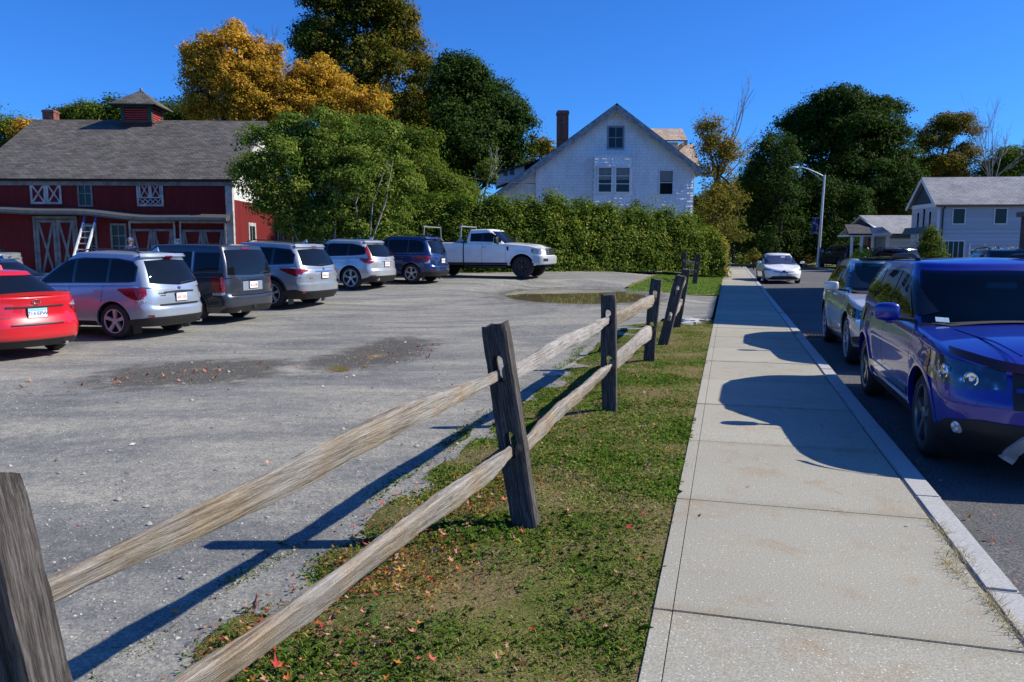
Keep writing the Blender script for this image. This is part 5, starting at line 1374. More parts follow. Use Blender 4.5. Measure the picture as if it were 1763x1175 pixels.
for a, b_ in ((232, 309), (316, 394)):
    mb = MB(); F1.box(mb, bx(a), bx(a+3), Lz, 2.28, .021, .07); F1.box(mb, bx(b_-3), bx(b_), Lz, 2.28, .021, .07); F1.box(mb, bx(a)+.08, bx(b_)-.08, 2.2, 2.31, .0205, .068); mb.obj('door_frame', M_trimw, barn)
F1.window(barn, bx(160), bx(175), .75, 2.1, M_trimg, 2, 3, .08); F1.window(barn, bx(204), bx(224), .75, 2.1, M_trimg, 2, 3, .09)
mb = MB(); F1.box(mb, bx(308.5), bx(316.5), 1.28, 1.52, .07, .09); sgn_ = mb.obj('number_sign', plain('sign_white', (.6, .6, .6), .6, var=.05), barn)
me = text_mesh('74', .2, .004); me.materials.append(K_black); t_ = link('sign_lettering', me, None, sgn_)
t_.matrix_local = Matrix.Translation(F1.p(bx(312.5), 1.40, .092)) @ Matrix.Rotation(PI/2, 4, 'X')
F2.window(barn, 2.45, 3.35, .75, 2.15, M_trimw, 2, 2, .16); F2.window(barn, 7.9, 8.8, .75, 2.15, M_trimw, 2, 2, .16)
mb = MB(); F2.frame(mb, 3.75, 5.1, -.4, 1.45, .18, .0, .05); mb.obj('door_frame', M_trimw, barn)
mb = MB(); F2.box(mb, 3.93, 4.92, -.4, 1.27, .0, .02); mb.obj('small_door', M_redb, barn)
for a in (3.9, 6.6):
    mb = MB(); F2.box(mb, a, a+.85, 4.0, 5.2, .011, .03); mb.obj('loft_shutter', M_redb, barn)
# chimney and cupola on the ridge
mb = MB(); cx_ = -10.65; mb.box(cx_-.25, cx_+.30, Db/2+.1, Db/2+.65, Hr-.6, Hr+.62); mb.box(cx_-.28, cx_+.33, Db/2+.07, Db/2+.68, Hr+.5, Hr+.57); mb.obj('chimney', M_brick, barn)
cx_ = -5.95
mb = MB(); mb.box(cx_-.75, cx_+.75, Db/2-.75, Db/2+.75, Hr-1., Hr-.10); cup = mb.obj('cupola', plain('cupola_base', (.05, .02, .02), .85), barn)
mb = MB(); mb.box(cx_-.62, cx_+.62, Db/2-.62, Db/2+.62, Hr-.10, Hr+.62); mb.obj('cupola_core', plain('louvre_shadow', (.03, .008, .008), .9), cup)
mb = MB()
for k in range(6):
    z = Hr-.06+k*.11
    for (x0, x1, y0, y1) in ((cx_-.56, cx_+.56, Db/2-.72, Db/2-.625), (cx_+.625, cx_+.72, Db/2-.56, Db/2+.56)): mb.box(x0, x1, y0, y1, z, z+.07)
mb.obj('louvres', plain('louvre_red', (.34, .035, .03), .8, var=.3), cup)
mb = MB()
for sx_ in (-1, 1):
    for sy_ in (-1, 1): mb.box(cx_+sx_*.655-.085, cx_+sx_*.655+.085, Db/2+sy_*.655-.085, Db/2+sy_*.655+.085, Hr-.10, Hr+.64)
mb.box(cx_-.80, cx_+.80, Db/2-.80, Db/2+.80, Hr-.12, Hr-.06); mb.box(cx_-.82, cx_+.82, Db/2-.82, Db/2+.82, Hr+.62, Hr+.70); mb.obj('cupola_trim', M_greentrim, cup)
a_ = 1.12; zt_ = Hr+1.52
for q in range(4):
    an = PI/2*q; c_, s_ = math.cos(an), math.sin(an)
    def R_(x, y): return (cx_+x*c_-y*s_, Db/2+x*s_+y*c_)
    A, B_ = R_(-a_, -a_), R_(a_, -a_); mb = MB(); mb.add([(*A, Hr+.69), (*B_, Hr+.69), (cx_, Db/2, zt_), (*A, Hr+.74), (*B_, Hr+.74), (cx_, Db/2, zt_+.06)], [(2, 1, 0), (3, 4, 5), (0, 1, 4, 3)])
    me = mb.mesh('cupola_roof', fixn=False); uv = me.uv_layers.new(name='UVMap')
    for lp in me.loops:
        p = me.vertices[lp.vertex_index].co; uv.data[lp.index].uv = ((p.x-cx_)*c_+(p.y-Db/2)*s_, p.z*1.6)
    link('cupola_roof', me, M_broof, cup)
MB().lathe([(0, .16), (.06, .1), (.07, .02), (.03, -.04)], 12, 'z', (cx_, Db/2, zt_+.05)).obj('finial', M_trimg, cup, smooth=True)

# aluminium ladder against the barn
lx, ly = -18.45, 34.0; la = empty('ladder', (lx, ly, GZ), rad(2.5), 'aluminium extension ladder with blue tips leaning against the barn', 'ladder')
mb = MB(); top = Vector((.18, .42, 2.55)); wl = .24
for sx_ in (-1, 1): mb.bar((sx_*wl-.22, -.55, -.1), (sx_*wl+top.x-.04, .36, 2.2), .055, .13, (0, 1, 0))
mb.obj('rail', flat('aluminium', (.80, .80, .80), .5, .1), la)
mb = MB()
for k in range(9):
    u = (k+.5)/9; p = Vector((-.22, -.55, -.1)).lerp(Vector((top.x-.04, .36, 2.2)), u); mb.tube([p-Vector((wl, 0, 0)), p+Vector((wl, 0, 0))], .022, 8)
mb.obj('rungs', K_rim, la)
K_tip = flat('blue_plastic', (.02, .12, .45), .5)
for sx_ in (-1, 1): MB().bar((sx_*wl+top.x-.04, .36, 2.2), (sx_*wl+top.x, .44, 2.48), .06, .10, (0, 1, 0)).obj('tip', K_tip, la)

# ---- the white gabled house behind the hedge
def white_shingles(period=.19):
    m, nt, b = nmat('white_shingles'); v = mapping(nt, rot=(PI/2, 0, 0)); br = nt.nodes.new('ShaderNodeTexBrick'); L(nt, v, br.inputs['Vector'])
    for k, val in (('Scale', 1), ('Brick Width', .34), ('Row Height', period), ('Mortar Size', .008), ('Mortar Smooth', .2)): br.inputs[k].default_value = val
    br.inputs['Color1'].default_value = (.76, .78, .80, 1); br.inputs['Color2'].default_value = (.82, .83, .84, 1); br.inputs['Mortar'].default_value = (.50, .54, .58, 1)
    n = ramp(nt, noise(nt, mapping(nt), .9, 6, .7), [(.32, (.80, .82, .82)), (.55, (1, 1, 1))])
    n2 = ramp(nt, noise(nt, mapping(nt, (8, 8, .8)), 1.2, 5, .6), [(.3, (.84, .84, .82)), (.55, (1, 1, 1))])
    c = mixc(nt, 1., mixc(nt, 1., br.outputs['Color'], n, 'MULTIPLY'), n2, 'MULTIPLY')
    L(nt, c, b.inputs['Base Color']); b.inputs['Roughness'].default_value = .7
    # shingle courses tilt outwards towards their lower edge
    bump(nt, b, br.outputs['Fac'], -.25, .02); return m
M_wsh = white_shingles()
M_hroof = shingle_mat('dark_house_roof', (.06, .062, .065), (.11, .11, .115), .16, .3)
M_tan = shingle_mat('tan_shingles', (.40, .31, .24), (.52, .43, .35), .22, .34, stain=(.30, .15, .10))
HX, HY = 6.43, 50.; HZ = .6
hs = empty('white_house', (HX, HY, HZ), rad(2.2), 'white shingled gable house with bay window and tall brick chimney behind the hedge', 'house')
zA, zR, zL = 10.45-HZ, 6.75-HZ, 6.75-HZ
FH = Face((0, 0, 0), (1, 0, 0))
xl, xr_ = -4.95, 5.0; sl = .728; De = 9.
def rz_(x): return zA-.30-abs(x)*sl
mb = MB(); mb.prism([(xl, -1.6), (xr_, -1.6), (xr_, rz_(xr_)), (0, rz_(0)), (xl, rz_(xl))], 0, .2, 'y'); mb.obj('gable_wall', M_wsh, hs)
mb = MB(); mb.box(xr_-.2, xr_-.001, .201, De, -1.6, rz_(xr_)-.15); mb.obj('side_wall', M_wsh, hs)
mb = MB(); mb.prism([(-7.4, -1.6), (xl-.002, -1.6), (xl-.002, rz_(xl)-.02), (-7.4, rz_(-7.4)-.02)], .25, .45, 'y'); mb.obj('lean_to_wall', M_wsh, hs)
M_cb = plain('white_trim', (.68, .69, .70), .7, var=.12); MB().box(xl-.0, xl+.12, -.02, .0, -1.6, rz_(xl)).obj('corner_board', M_cb, hs); MB().box(xr_-.14, xr_+.014, -.022, .14, -1.6, rz_(xr_)-.02).obj('corner_board', M_cb, hs)
ovf = .42
for sg in (1, -1):
    xe = 5.42 if sg > 0 else -7.95
    A = (sg*0, -ovf, zA); E_ = (xe, -ovf, zA-abs(xe)*sl)
    if sg > 0: roof_plane('roof_slope', E_, (xe, De, E_[2]), (0, De, zA), A, .16, M_hroof, hs)
    else: roof_plane('roof_slope', (xe, De, E_[2]), E_, A, (0, De, zA), .16, M_hroof, hs)
M_rake = plain('peeling_trim', (.20, .23, .26), .85, var=.55, scale=4)
for sg in (1, -1):
    xe = 5.40 if sg > 0 else -7.92; mb = MB()
    mb.bar((0, -ovf-.03, zA-.22), (xe, -ovf-.03, zA-abs(xe)*sl-.22), .06, .30, (0, 0, 1)) ; mb.obj('rake_board', M_rake, hs)
    mb = MB(); N_ = int(abs(xe)/.5)
    mb.bar((0, -ovf+.02, zA-.42), (xe*.985, -ovf+.02, zA-abs(xe*.985)*sl-.42), .10, .14, (0, 0, 1)); mb.obj('rake_molding', M_trimw, hs)
    mb = MB(); u_ = 0
    a0 = (0, -ovf+.01, zA-.30); mb.add([(0, -ovf+.0, zA-.28), (xe, -ovf+.0, zA-abs(xe)*sl-.28), (xe, -.01, zA-abs(xe)*sl-.28), (0, -.01, zA-.28)], [(0, 1, 2, 3)]); mb.obj('soffit', M_trimg, hs)
def hx(px): return at(px, 300, 50.)[0]-HX
def hz(py): return at(1060, py, 49.8)[1]-HZ
FH.window(hs, hx(1047), hx(1071), hz(254), hz(219), plain('blue_grey_sash', (.22, .26, .32), .7), 2, 2, .10)
FH.window(hs, hx(1137), hx(1159), hz(334), hz(294), M_sash if 'M_sash' in globals() else plain('white_sash', (.62, .64, .67), .6, var=.1), 1, 2, .10, shade=.45)
# projecting double window box
bay = MB(); x0, x1 = hx(1021), hx(1088); z0, z1 = hz(356), hz(268); dd = .42
bay.box(x0, x1, -dd, -.001, z0, z1); bay = bay.obj('bay_window', M_wsh, hs)
FB = Face((0, -dd, 0), (1, 0, 0)); M_ws = plain('white_sash', (.66, .68, .70), .6, var=.1)
FB.window(bay, hx(1029), hx(1050.5), hz(331), hz(290), M_ws, 1, 3, .09, shade=.5); FB.window(bay, hx(1059), hx(1081.5), hz(331), hz(290), M_ws, 1, 3, .09, shade=.5)
# coursed shingles standing off the wall catch the raking sun
def courses(face, par, x0, x1, z0, z1, rows, d, seed, name='shingle_courses', prof=None):
    r = random.Random(seed); mb = MB(); hgt = (z1-z0)/rows
    for k in range(rows):
        x = x0; zb_ = z0+hgt*k
        while x < x1-.02:
            w = min(r.uniform(.14, .34), x1-x)
            if prof is None or x > prof(zb_):
                t = .028+r.uniform(0, .035); j_ = r.uniform(-.012, .012)
                mb.add([face.p(x, zb_+j_, d+t), face.p(x+w-.012, zb_+j_, d+max(.006, t+r.uniform(-.035, .01))), face.p(x+w-.012, zb_+hgt, d+.004), face.p(x, zb_+hgt, d+.004),
                        face.p(x, zb_+j_, d), face.p(x+w-.012, zb_+j_, d)], [(0, 1, 2, 3), (0, 4, 5, 1), (1, 5, 2), (0, 3, 4)])
            x += w
    return mb.obj(name, M_cshg, par, fixn=False)
M_cshg = plain('painted_shingle', (.80, .81, .82), .7, var=.10, scale=3)
courses(FB, bay, x0+.05, x1-.05, hz(287), hz(270), 3, 0., 1); courses(FB, bay, x0+.05, x1-.05, hz(354), hz(337), 3, 0., 2)
for za, zb2 in ((288, 267), (357, 336)):
    mb = MB(); FB.frame(mb, x0-.03, x1+.03, hz(za), hz(zb2), .06, -.0, .05); mb.obj('bay_trim', M_ws, bay)
courses(FH, hs, hx(1110), hx(1195), hz(388), hz(343), 10, 0.004, 3, prof=lambda z: hx(1112)+max(0, (z-hz(362)))*1.15); courses(FH, hs, hx(1166), hx(1195), hz(342.8), hz(305), 8, 0.004, 5, prof=lambda z: hx(1164)+max(0, (z-hz(335)))*.6)
mb = MB(); mb.box(hx(965), hx(984.5), 2.2, 2.95, hz(300), hz(179)); mb.box(hx(964), hx(985.5), 2.16, 2.99, hz(186), hz(181)); mb.obj('chimney', M_brick, hs)
# shed dormer low on the left slope
mb = MB(); mb.prism([(hx(856), hz(318)), (hx(905), hz(300)), (hx(905), hz(279)), (hx(856), hz(298))], 1.5, 4.4, 'y'); dm = mb.obj('dormer', M_wsh, hs)
roof_plane('dormer_roof', (hx(843), 4.7, hz(297)), (hx(843), 1.1, hz(297)), (hx(930), 1.1, hz(270)), (hx(930), 4.7, hz(270)), .12, M_hroof, dm)
FD = Face((0, 1.5, 0), (1, 0, 0)); FD.window(dm, hx(869), hx(874), hz(299), hz(292), M_rake, 1, 1, .04); FD.window(dm, hx(880), hx(886), hz(297), hz(288), M_rake, 1, 1, .04)
# rear wings with tan shingle roofs above the right slope
k6 = 1350/57.
def wx(px): return at(px, 260, 57.)[0]-HX
def wz(py): return at(1160, py, 57.)[1]-HZ
rw = MB(); rw.box(wx(1120), wx(1176), 7.2, 11, wz(300), wz(244)); rw = rw.obj('rear_wing', M_wsh, hs)
roof_plane('wing_roof', (wx(1112), 6.6, wz(242)), (wx(1189), 6.6, wz(242)), (wx(1189), 8.3, wz(216)), (wx(1112), 8.3, wz(216)), .10, M_tan, rw)
mb = MB(); mb.box(wx(1186), wx(1189), 6.65, 8.2, wz(250), wz(243)); mb.obj('wing_trim', M_trimw, rw)
roof_plane('wing_roof', (wx(1140), 5.4, wz(297)), (wx(1207), 5.4, wz(297)), (wx(1207), 7.9, wz(245)), (wx(1140), 7.9, wz(245)), .10, M_tan, rw)
mb = MB(); mb.box(wx(1196), wx(1205), 5.6, 10, wz(306), wz(297)); mb.obj('wing_cornice', M_trimw, rw)

# ---- houses on the right
M_gwall = board_mat('grey_clapboard', (.46, .49, .53), .14, False, .7, .6, .06)
M_gwall2 = board_mat('pale_clapboard', (.58, .60, .62), .16, False, .7, .7, .06)
M_groof = shingle_mat('grey_shingles', (.27, .275, .29), (.34, .345, .36), .15, .3)
M_wt = plain('clean_white_trim', (.70, .71, .72), .6, var=.05)
def house2():
    X0, Y0 = 29.5, 55.; e = empty('grey_house', (X0, Y0, 0), rad(-5), 'grey clapboard house with light grey roof at the right edge, corner gable facing left', 'house')
    w, ln = 4.3, 17.; he, hr = 4.72, 6.52
    f = Face((0, 0, 0), (1, 0, 0)); g = Face((0, w, 0), (0, -1, 0))
    MB().prism([(0, -.5), (ln, -.5), (ln, he), (0, he)], 0, .2, 'y').obj('front_wall', M_gwall, e)
    MB().prism([(.0, -.5), (w, -.5), (w, he), (.0, he)], .001, .2, 'x').obj('end_wall', M_gwall, e) if False else MB().prism([(.2, -.5), (w, -.5), (w, he), (.2, he)], 0, .2, 'x').obj('end_wall', M_gwall, e)
    MB().prism([(.0, he+.001), (w, he+.001), (w/2, hr-.12)], .0, .2, 'x').obj('gable_panel', plain('slate_blue', (.03, .06, .085), .7, var=.08), e)
    s_ = (hr-he)/(w/2); o_ = .30
    roof_plane('roof_slope', (-.35, -o_, he-o_*s_+.1), (ln+.3, -o_, he-o_*s_+.1), (ln+.3, w/2, hr+.1), (-.35, w/2, hr+.1), .1, M_groof, e)
    roof_plane('roof_slope', (ln+.3, w+o_, he-o_*s_+.1), (-.35, w+o_, he-o_*s_+.1), (-.35, w/2, hr+.1), (ln+.3, w/2, hr+.1), .1, M_groof, e)
    mb = MB()
    for ya in (-o_, w+o_): mb.bar((-.36, ya, he-o_*s_-.06), (-.36, w/2, hr-.06), .05, .22, (1, 0, 0)) if False else mb.bar((-.33, ya, he-o_*s_-.06), (-.33, w/2, hr-.06), .20, .06, (1, 0, 0))
    mb.box(-.04, .0, -.02, w+.02, he-.28, he-.01); mb.obj('rake_board', M_wt, e)
    MB().tube([(-.3, -.36, he-.22), (ln, -.36, he-.22)], .06, 8).obj('gutter', K_black, e); MB().tube([(.33, -.34, he-.25), (.33, -.07, he-.5), (.33, -.07, -.3)], .05, 8).obj('downpipe', K_black, e)
    mb = MB(); f.box(mb, -.02, .16, -.5, he-.3, .0, .03); mb.obj('corner_board', M_wt, e)
    for px in (1637, 1704, 1771): f.window(e, (px-1612)/24.3, (px-1612)/24.3+.76, 3.28, 4.28, M_wt, 1, 1, .07)
    o = f.window(e, .48, 1.85, .5, 2.05, M_wt, 4, 1, .09, name='patio_door')
    mb = MB(); f.box(mb, 2.2, 2.32, -.3, 1.95, .0, .05); mb.obj('door_trim', M_wt, e)
    for y in (1.0, 2.0, 3.0): g.window(e, w-y-.3, w-y+.1, 3.05+(.0 if y != 2 else 0), 4.15+(.25 if y == 2 else 0), M_wt, 1, 1, .04)
    mb = MB(); mb.add([(-1.0, .6, 2.6), (-.001, .6, 2.6), (-.001, .6, 3.05), (-.8, .6, 3.05), (-1.0, 3.4, 2.6), (-.001, 3.4, 2.6), (-.001, 3.4, 3.05), (-.8, 3.4, 3.05)], [(0, 1, 2, 3), (7, 6, 5, 4), (0, 3, 7, 4), (3, 2, 6, 7), (0, 4, 5, 1)])
    mb.obj('entrance_canopy', plain('teal_metal', (.04, .10, .12), .4), e)
    MB().box(-.95, -.85, .7, .8, -.3, 2.6).obj('canopy_post', M_wt, e)
house2()
def house3():
    X0, Y0 = 27.2, 62.; e = empty('white_cottage', (X0, Y0, 0), rad(-3), 'low white cottage with a grey roof, a small porch and white posts', 'house')
    k = 1350/62.
    def cx(px): return (px-881.5)/k-X0
    def cz(py): return at(1520, py, 62.)[1]
    xa, xb = cx(1520), cx(1600); f = Face((0, 0, 0), (1, 0, 0))
    MB().box(xa, xb, 0, 5.5, -.3, cz(403)).obj('front_wall', M_gwall2, e)
    mb = MB(); f.box(mb, xa+.3, xb, cz(411), cz(403.5), .0, .05); mb.obj('wall_band', plain('slate_band', (.10, .15, .20), .7), e)
    mb = MB(); f.box(mb, xa-.02, xa+.22, -.3, cz(403), .0, .04); mb.obj('corner_board', M_wt, e)
    hr, he = cz(374), cz(402.5)
    roof_plane('roof_slope', (cx(1511), -.4, he), (xb+.4, -.4, he), (xb+.4, 3.0, hr+.25), (cx(1497), 3.0, hr+.25), .12, M_groof, e)
    roof_plane('roof_slope', (xb+.4, 6.4, he-.01), (cx(1497), 6.4, he-.01), (cx(1497), 3.0, hr+.25), (xb+.4, 3.0, hr+.25), .12, M_groof, e)
    mb = MB(); mb.prism([(0.1, he), (5.9, he), (3, hr+.1)], cx(1509), cx(1507), 'x'); mb.obj('gable_panel', plain('slate_panel', (.07, .10, .13), .7), e)
    mb = MB(); mb.bar((cx(1510), -.4, he), (cx(1499), 2.9, hr+.1), .08, .2, (1, 0, 0)); mb.bar((cx(1499), 2.9, hr+.1), (cx(1490), 6.2, he), .08, .2, (1, 0, 0)); mb.obj('rake_board', M_wt, e)
    # porch
    zp = cz(403)
    roof_plane('porch_roof', (cx(1447), -1.2, zp), (cx(1512), -1.2, zp), (cx(1509), 2.2, zp+.80), (cx(1466), 2.2, zp+.80), .12, M_hroof, e)
    mb = MB(); mb.box(cx(1448), cx(1512), -1.15, -1.05, zp-.22, zp-.08); mb.box(cx(1449), cx(1449)+.1, -1.05, 1.5, zp-.22, zp-.08); mb.obj('porch_beam', M_wt, e)
    mb = MB(); mb.prism([(cx(1484), zp), (cx(1513), zp), (cx(1498), cz(392))], -1.6, 1.2, 'y'); mb.obj('porch_gable', M_groof2, e)
    mb = MB(); mb.box(cx(1483), cx(1514), -1.65, -1.55, zp-.16, zp); mb.obj('porch_cornice', M_wt, e)
    for px in (1452, 1468, 1486, 1510): MB().box(cx(px), cx(px)+.16, -1.12, -.96, -.3, zp-.2).obj('porch_post', M_wt, e)
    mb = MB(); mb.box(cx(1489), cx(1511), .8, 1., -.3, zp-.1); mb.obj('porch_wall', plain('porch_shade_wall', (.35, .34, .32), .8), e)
    mb = MB(); mb.box(cx(1496), cx(1504), .74, .799, .2, zp-.35); mb.obj('front_door', plain('red_door', (.35, .05, .04), .6), e)
M_groof2 = plain('plain_grey_shingles', (.30, .31, .33), .9, var=.2, scale=12)
house3()
# house at the right edge whose bulk stands outside the picture and shades the street
def house4():
    x, y = W(43.3, 13.9); e = empty('brown_house', (x, y, 0), math.atan2(SY, SX), 'dark brown building corner at the right edge with a jutting porch roof', 'house')
    M_br = board_mat('brown_clapboard', (.075, .055, .05), .15, False, .8, .5, .1)
    # local x runs back along the street (towards the camera is -x), y to the left of it (towards the street is +y)
    MB().box(-21.5, -4.2, -8, 1.3, -.2, 10.3).obj('main_wall', M_br, e)
    mb = MB(); mb.prism([(1.5, 10.25), (-8.4, 10.25), (-3.5, 12.2)], -21.9, -3.8, 'x'); mb.obj('main_roof', M_hroof2, e)
    MB().box(-3.9, .10, -6, .12, -.2, 3.1).obj('porch_wall', M_br, e)
    MB().box(-4.1, .25, -6.3, .30, 3.1, 3.32).obj('porch_roof', plain('porch_fascia', (.10, .085, .08), .8), e)
    f = Face((0, -1.2, 0), (1, 0, 0))
    for k in range(5):
        for z in (1.2, 4.2):
            mb = MB(); xx = -20+3.2*k; mb.box(xx, xx+1, 1.3, 1.34, z, z+1.6); w = mb.obj('window', M_wt, e); mb = MB(); mb.box(xx+.1, xx+.9, 1.335, 1.35, z+.1, z+1.5); mb.obj('pane', M_wglass, w)
M_hroof2 = plain('brown_shingles', (.08, .07, .065), .9, var=.25, scale=8)
house4()

# ---- street lamp
def lamp():
    x, y = 25.7, 66.2; e = empty('street_lamp', (x, y, 0), 0, 'tall grey street lamp with a long curved arm and a small banner', 'street lamp')
    m = flat('galvanised', (.55, .57, .58), .45, .5)
    lean = .012; H_ = 7.6
    MB().tube([(0, 0, 0), (H_*.03, 0, H_)], [.14, .085], 14).obj('pole', m, e, ang=60)
    MB().lathe([(.22, 0), (.22, .08), (.15, .2)], 14, 'z').obj('base', m, e, ang=40)
    tp = H_*.03
    MB().tube([(tp, 0, 7.45), (tp-.6, 0, 7.75), (tp-1.3, 0, 8.05), (tp-1.9, 0, 8.22), (tp-2.3, 0, 8.24)], [.05, .045, .045, .04, .035], 10).obj('arm', m, e, ang=60)
    MB().tube([(tp-.02, 0, 7.0), (tp-.6, 0, 7.5), (tp-1.35, 0, 8.03)], .03, 8).obj('arm_brace', m, e, ang=60)
    MB().tube([(tp-.62, 0, 7.5), (tp-.55, 0, 7.73)], .02, 6).obj('arm_strut', m, e)
    mb = MB(); mb.lathe([(0, -.42), (.07, -.40), (.13, -.2), (.14, .05), (.08, .25), (.04, .3)], 14, 'x', (0, 0, 0)); mb.v = [(a, b, c*.55 if c > 0 else c*.9) for a, b, c in mb.v]
    o = mb.obj('lamp_head', m, e, smooth=True); o.location = (tp-2.5, 0, 8.22)
    mb = MB(); mb.box(-.66, -.10, -.02, .02, 2.85, 4.05); b_ = mb.obj('banner', banner_mat(), e)
    mb = MB(); mb.bar((.1, 0, 4.08), (-.68, 0, 4.08), .03, .03); mb.bar((.1, 0, 2.82), (-.68, 0, 2.82), .03, .03); mb.obj('banner_bracket', m, e)
def banner_mat():
    m, nt, b = nmat('banner_cloth'); v = mapping(nt)
    L(nt, ramp(nt, noise(nt, v, 3.2, 2), [(.42, (.015, .02, .10)), (.5, (.02, .03, .16)), (.56, (.35, .28, .30)), (.62, (.25, .10, .14))], 'CONSTANT'), b.inputs['Base Color']); b.inputs['Roughness'].default_value = .8; return m
lamp()
# ---- utility cable between the trees and the white house, small mailbox etc.

a_, b_ = at(745, 292, 47.), at(921, 316, 49.6); cpts = []
for k in range(21):
    u = k/20; cpts.append((a_[0]+(b_[0]-a_[0])*u, 47+2.6*u, a_[1]+(b_[1]-a_[1])*u-.35*4*u*(1-u)*.6))
tag(MB().tube(cpts, .022, 5).obj('service_cable', K_black), 'thin black cable sagging from the trees to the white house wall', 'cable')
# ------------------------------------------------------------------ foliage
def leaf_mat(name, cols, trans=.35, rough=.6):
    """leaf colour runs through cols by a per-leaf random value; a clump value shifts it"""
    rough = .75; m, nt, b = nmat(name); at = nt.nodes.new('ShaderNodeAttribute'); at.attribute_name = 'vary'
    sp_ = nt.nodes.new('ShaderNodeSeparateXYZ'); L(nt, at.outputs['Vector'], sp_.inputs[0])
    f = math_(nt, 'ADD', math_(nt, 'MULTIPLY', sp_.outputs[0], .45), math_(nt, 'MULTIPLY', sp_.outputs[1], .55))
    n = len(cols); c = ramp(nt, f, [(.12+.76*i/(n-1), col) for i, col in enumerate(cols)])
    c = mixc(nt, 1., c, ramp(nt, sp_.outputs[2], [(0, (.7, .7, .7)), (1, (1.3, 1.3, 1.3))]), 'MULTIPLY')
    L(nt, c, b.inputs['Base Color']); b.inputs['Roughness'].default_value = rough; b.inputs['Specular IOR Level'].default_value = .12
    tr = nt.nodes.new('ShaderNodeBsdfTranslucent'); L(nt, mixc(nt, 1., c, (1.1, 1.15, .6), 'MULTIPLY'), tr.inputs[0])
    mx = nt.nodes.new('ShaderNodeMixShader'); mx.inputs[0].default_value = trans
    out = nt.nodes['Material Output']; L(nt, b.outputs[0], mx.inputs[1]); L(nt, tr.outputs[0], mx.inputs[2]); L(nt, mx.outputs[0], out.inputs[0])
    return m
M_bark = plain('bark', (.075, .062, .05), .95, var=.4, scale=5, bmp=.3)
M_barkp = plain('pale_bark', (.30, .28, .25), .9, var=.4, scale=5)

def leaves(name, P, N, size, attr, mat, parent, aspect=.62, fold=True):
    """one folded rhombus per leaf"""
    n = len(P); t = RNG.normal(size=(n, 3)); t -= (t*N).sum(1, keepdims=True)*N; t /= np.linalg.norm(t, axis=1, keepdims=True)+1e-9
    u = np.cross(N, t); s = size[:, None]
    a = P-t*s*.5; c = P+t*s*.5; l = P+u*s*.5*aspect+N*s*.10; r = P-u*s*.5*aspect+N*s*.10
    V = np.stack([a, r, c, l], 1).reshape(-1, 3); F = np.arange(n*4).reshape(n, 4)
    me = np_mesh(name, V, F, attr=attr)
    return link(name, me, mat, parent)
def crown_pts(lobes, n, clump_r, per=45, shell=.55, seed=1, vs=.8):
    """clumps scattered through ellipsoid lobes (denser outside); returns leaf points, outward normals, clump randoms"""
    rg = np.random.default_rng(seed); vol = np.array([l[3]*l[4]*l[5] for l in lobes])**(2/3.); nc = max(6, int(n/per)); k = rg.choice(len(lobes), nc, p=vol/vol.sum())
    Lb_ = np.array(lobes)[k]
    d = rg.normal(size=(nc, 3)); d /= np.linalg.norm(d, axis=1, keepdims=True)
    d[:, 2] = np.where(d[:, 2] < -.5, -d[:, 2]*.5, d[:, 2])
    rr = np.where(rg.random(nc) < shell, rg.uniform(.80, 1.10, nc)+.12*(rg.random(nc) < .18), rg.uniform(.2, .95, nc))
    C = Lb_[:, :3]+d*rr[:, None]*Lb_[:, 3:6]
    cs = clump_r*rg.uniform(.55, 1.5, nc)
    cid = rg.integers(0, nc, n); g = rg.normal(size=(n, 3))
    g /= np.maximum(1, np.linalg.norm(g, axis=1, keepdims=True)/1.7)
    g = g/np.linalg.norm(g, axis=1, keepdims=True)*np.cbrt(rg.uniform(.25, 1.25, n))[:, None]; P = C[cid]+g*cs[cid][:, None]*np.array([1.05, 1.05, vs*.8])*.92+rg.normal(size=(n, 3))*cs[cid][:, None]*.12
    gd = g/(np.linalg.norm(g, axis=1, keepdims=True)+1e-6); N = gd*.75+d[cid]*.35+rg.normal(size=(n, 3))*.38+np.array([.05, 0, .35]); N /= np.linalg.norm(N, axis=1, keepdims=True)
    cr = rg.random(nc)
    return P, N, cr[cid], rg, C, cs
def crown(parent, lobes, n, size, mat, clump_r=.8, per=45, shell=.55, seed=1, hue=None, name='crown', vs=.8):
    P, N, cr, rg, C, cs = crown_pts(lobes, n, clump_r, per, shell, seed, vs)
    if hue is not None: cr = np.clip(cr*.45+hue(P)*.55, 0, 1)
    attr = np.stack([rg.random(n), cr, rg.random(n)], 1)
    o = leaves(name, P, N, size*rg.uniform(.6, 1.35, n), attr, mat, parent)
    return o, C
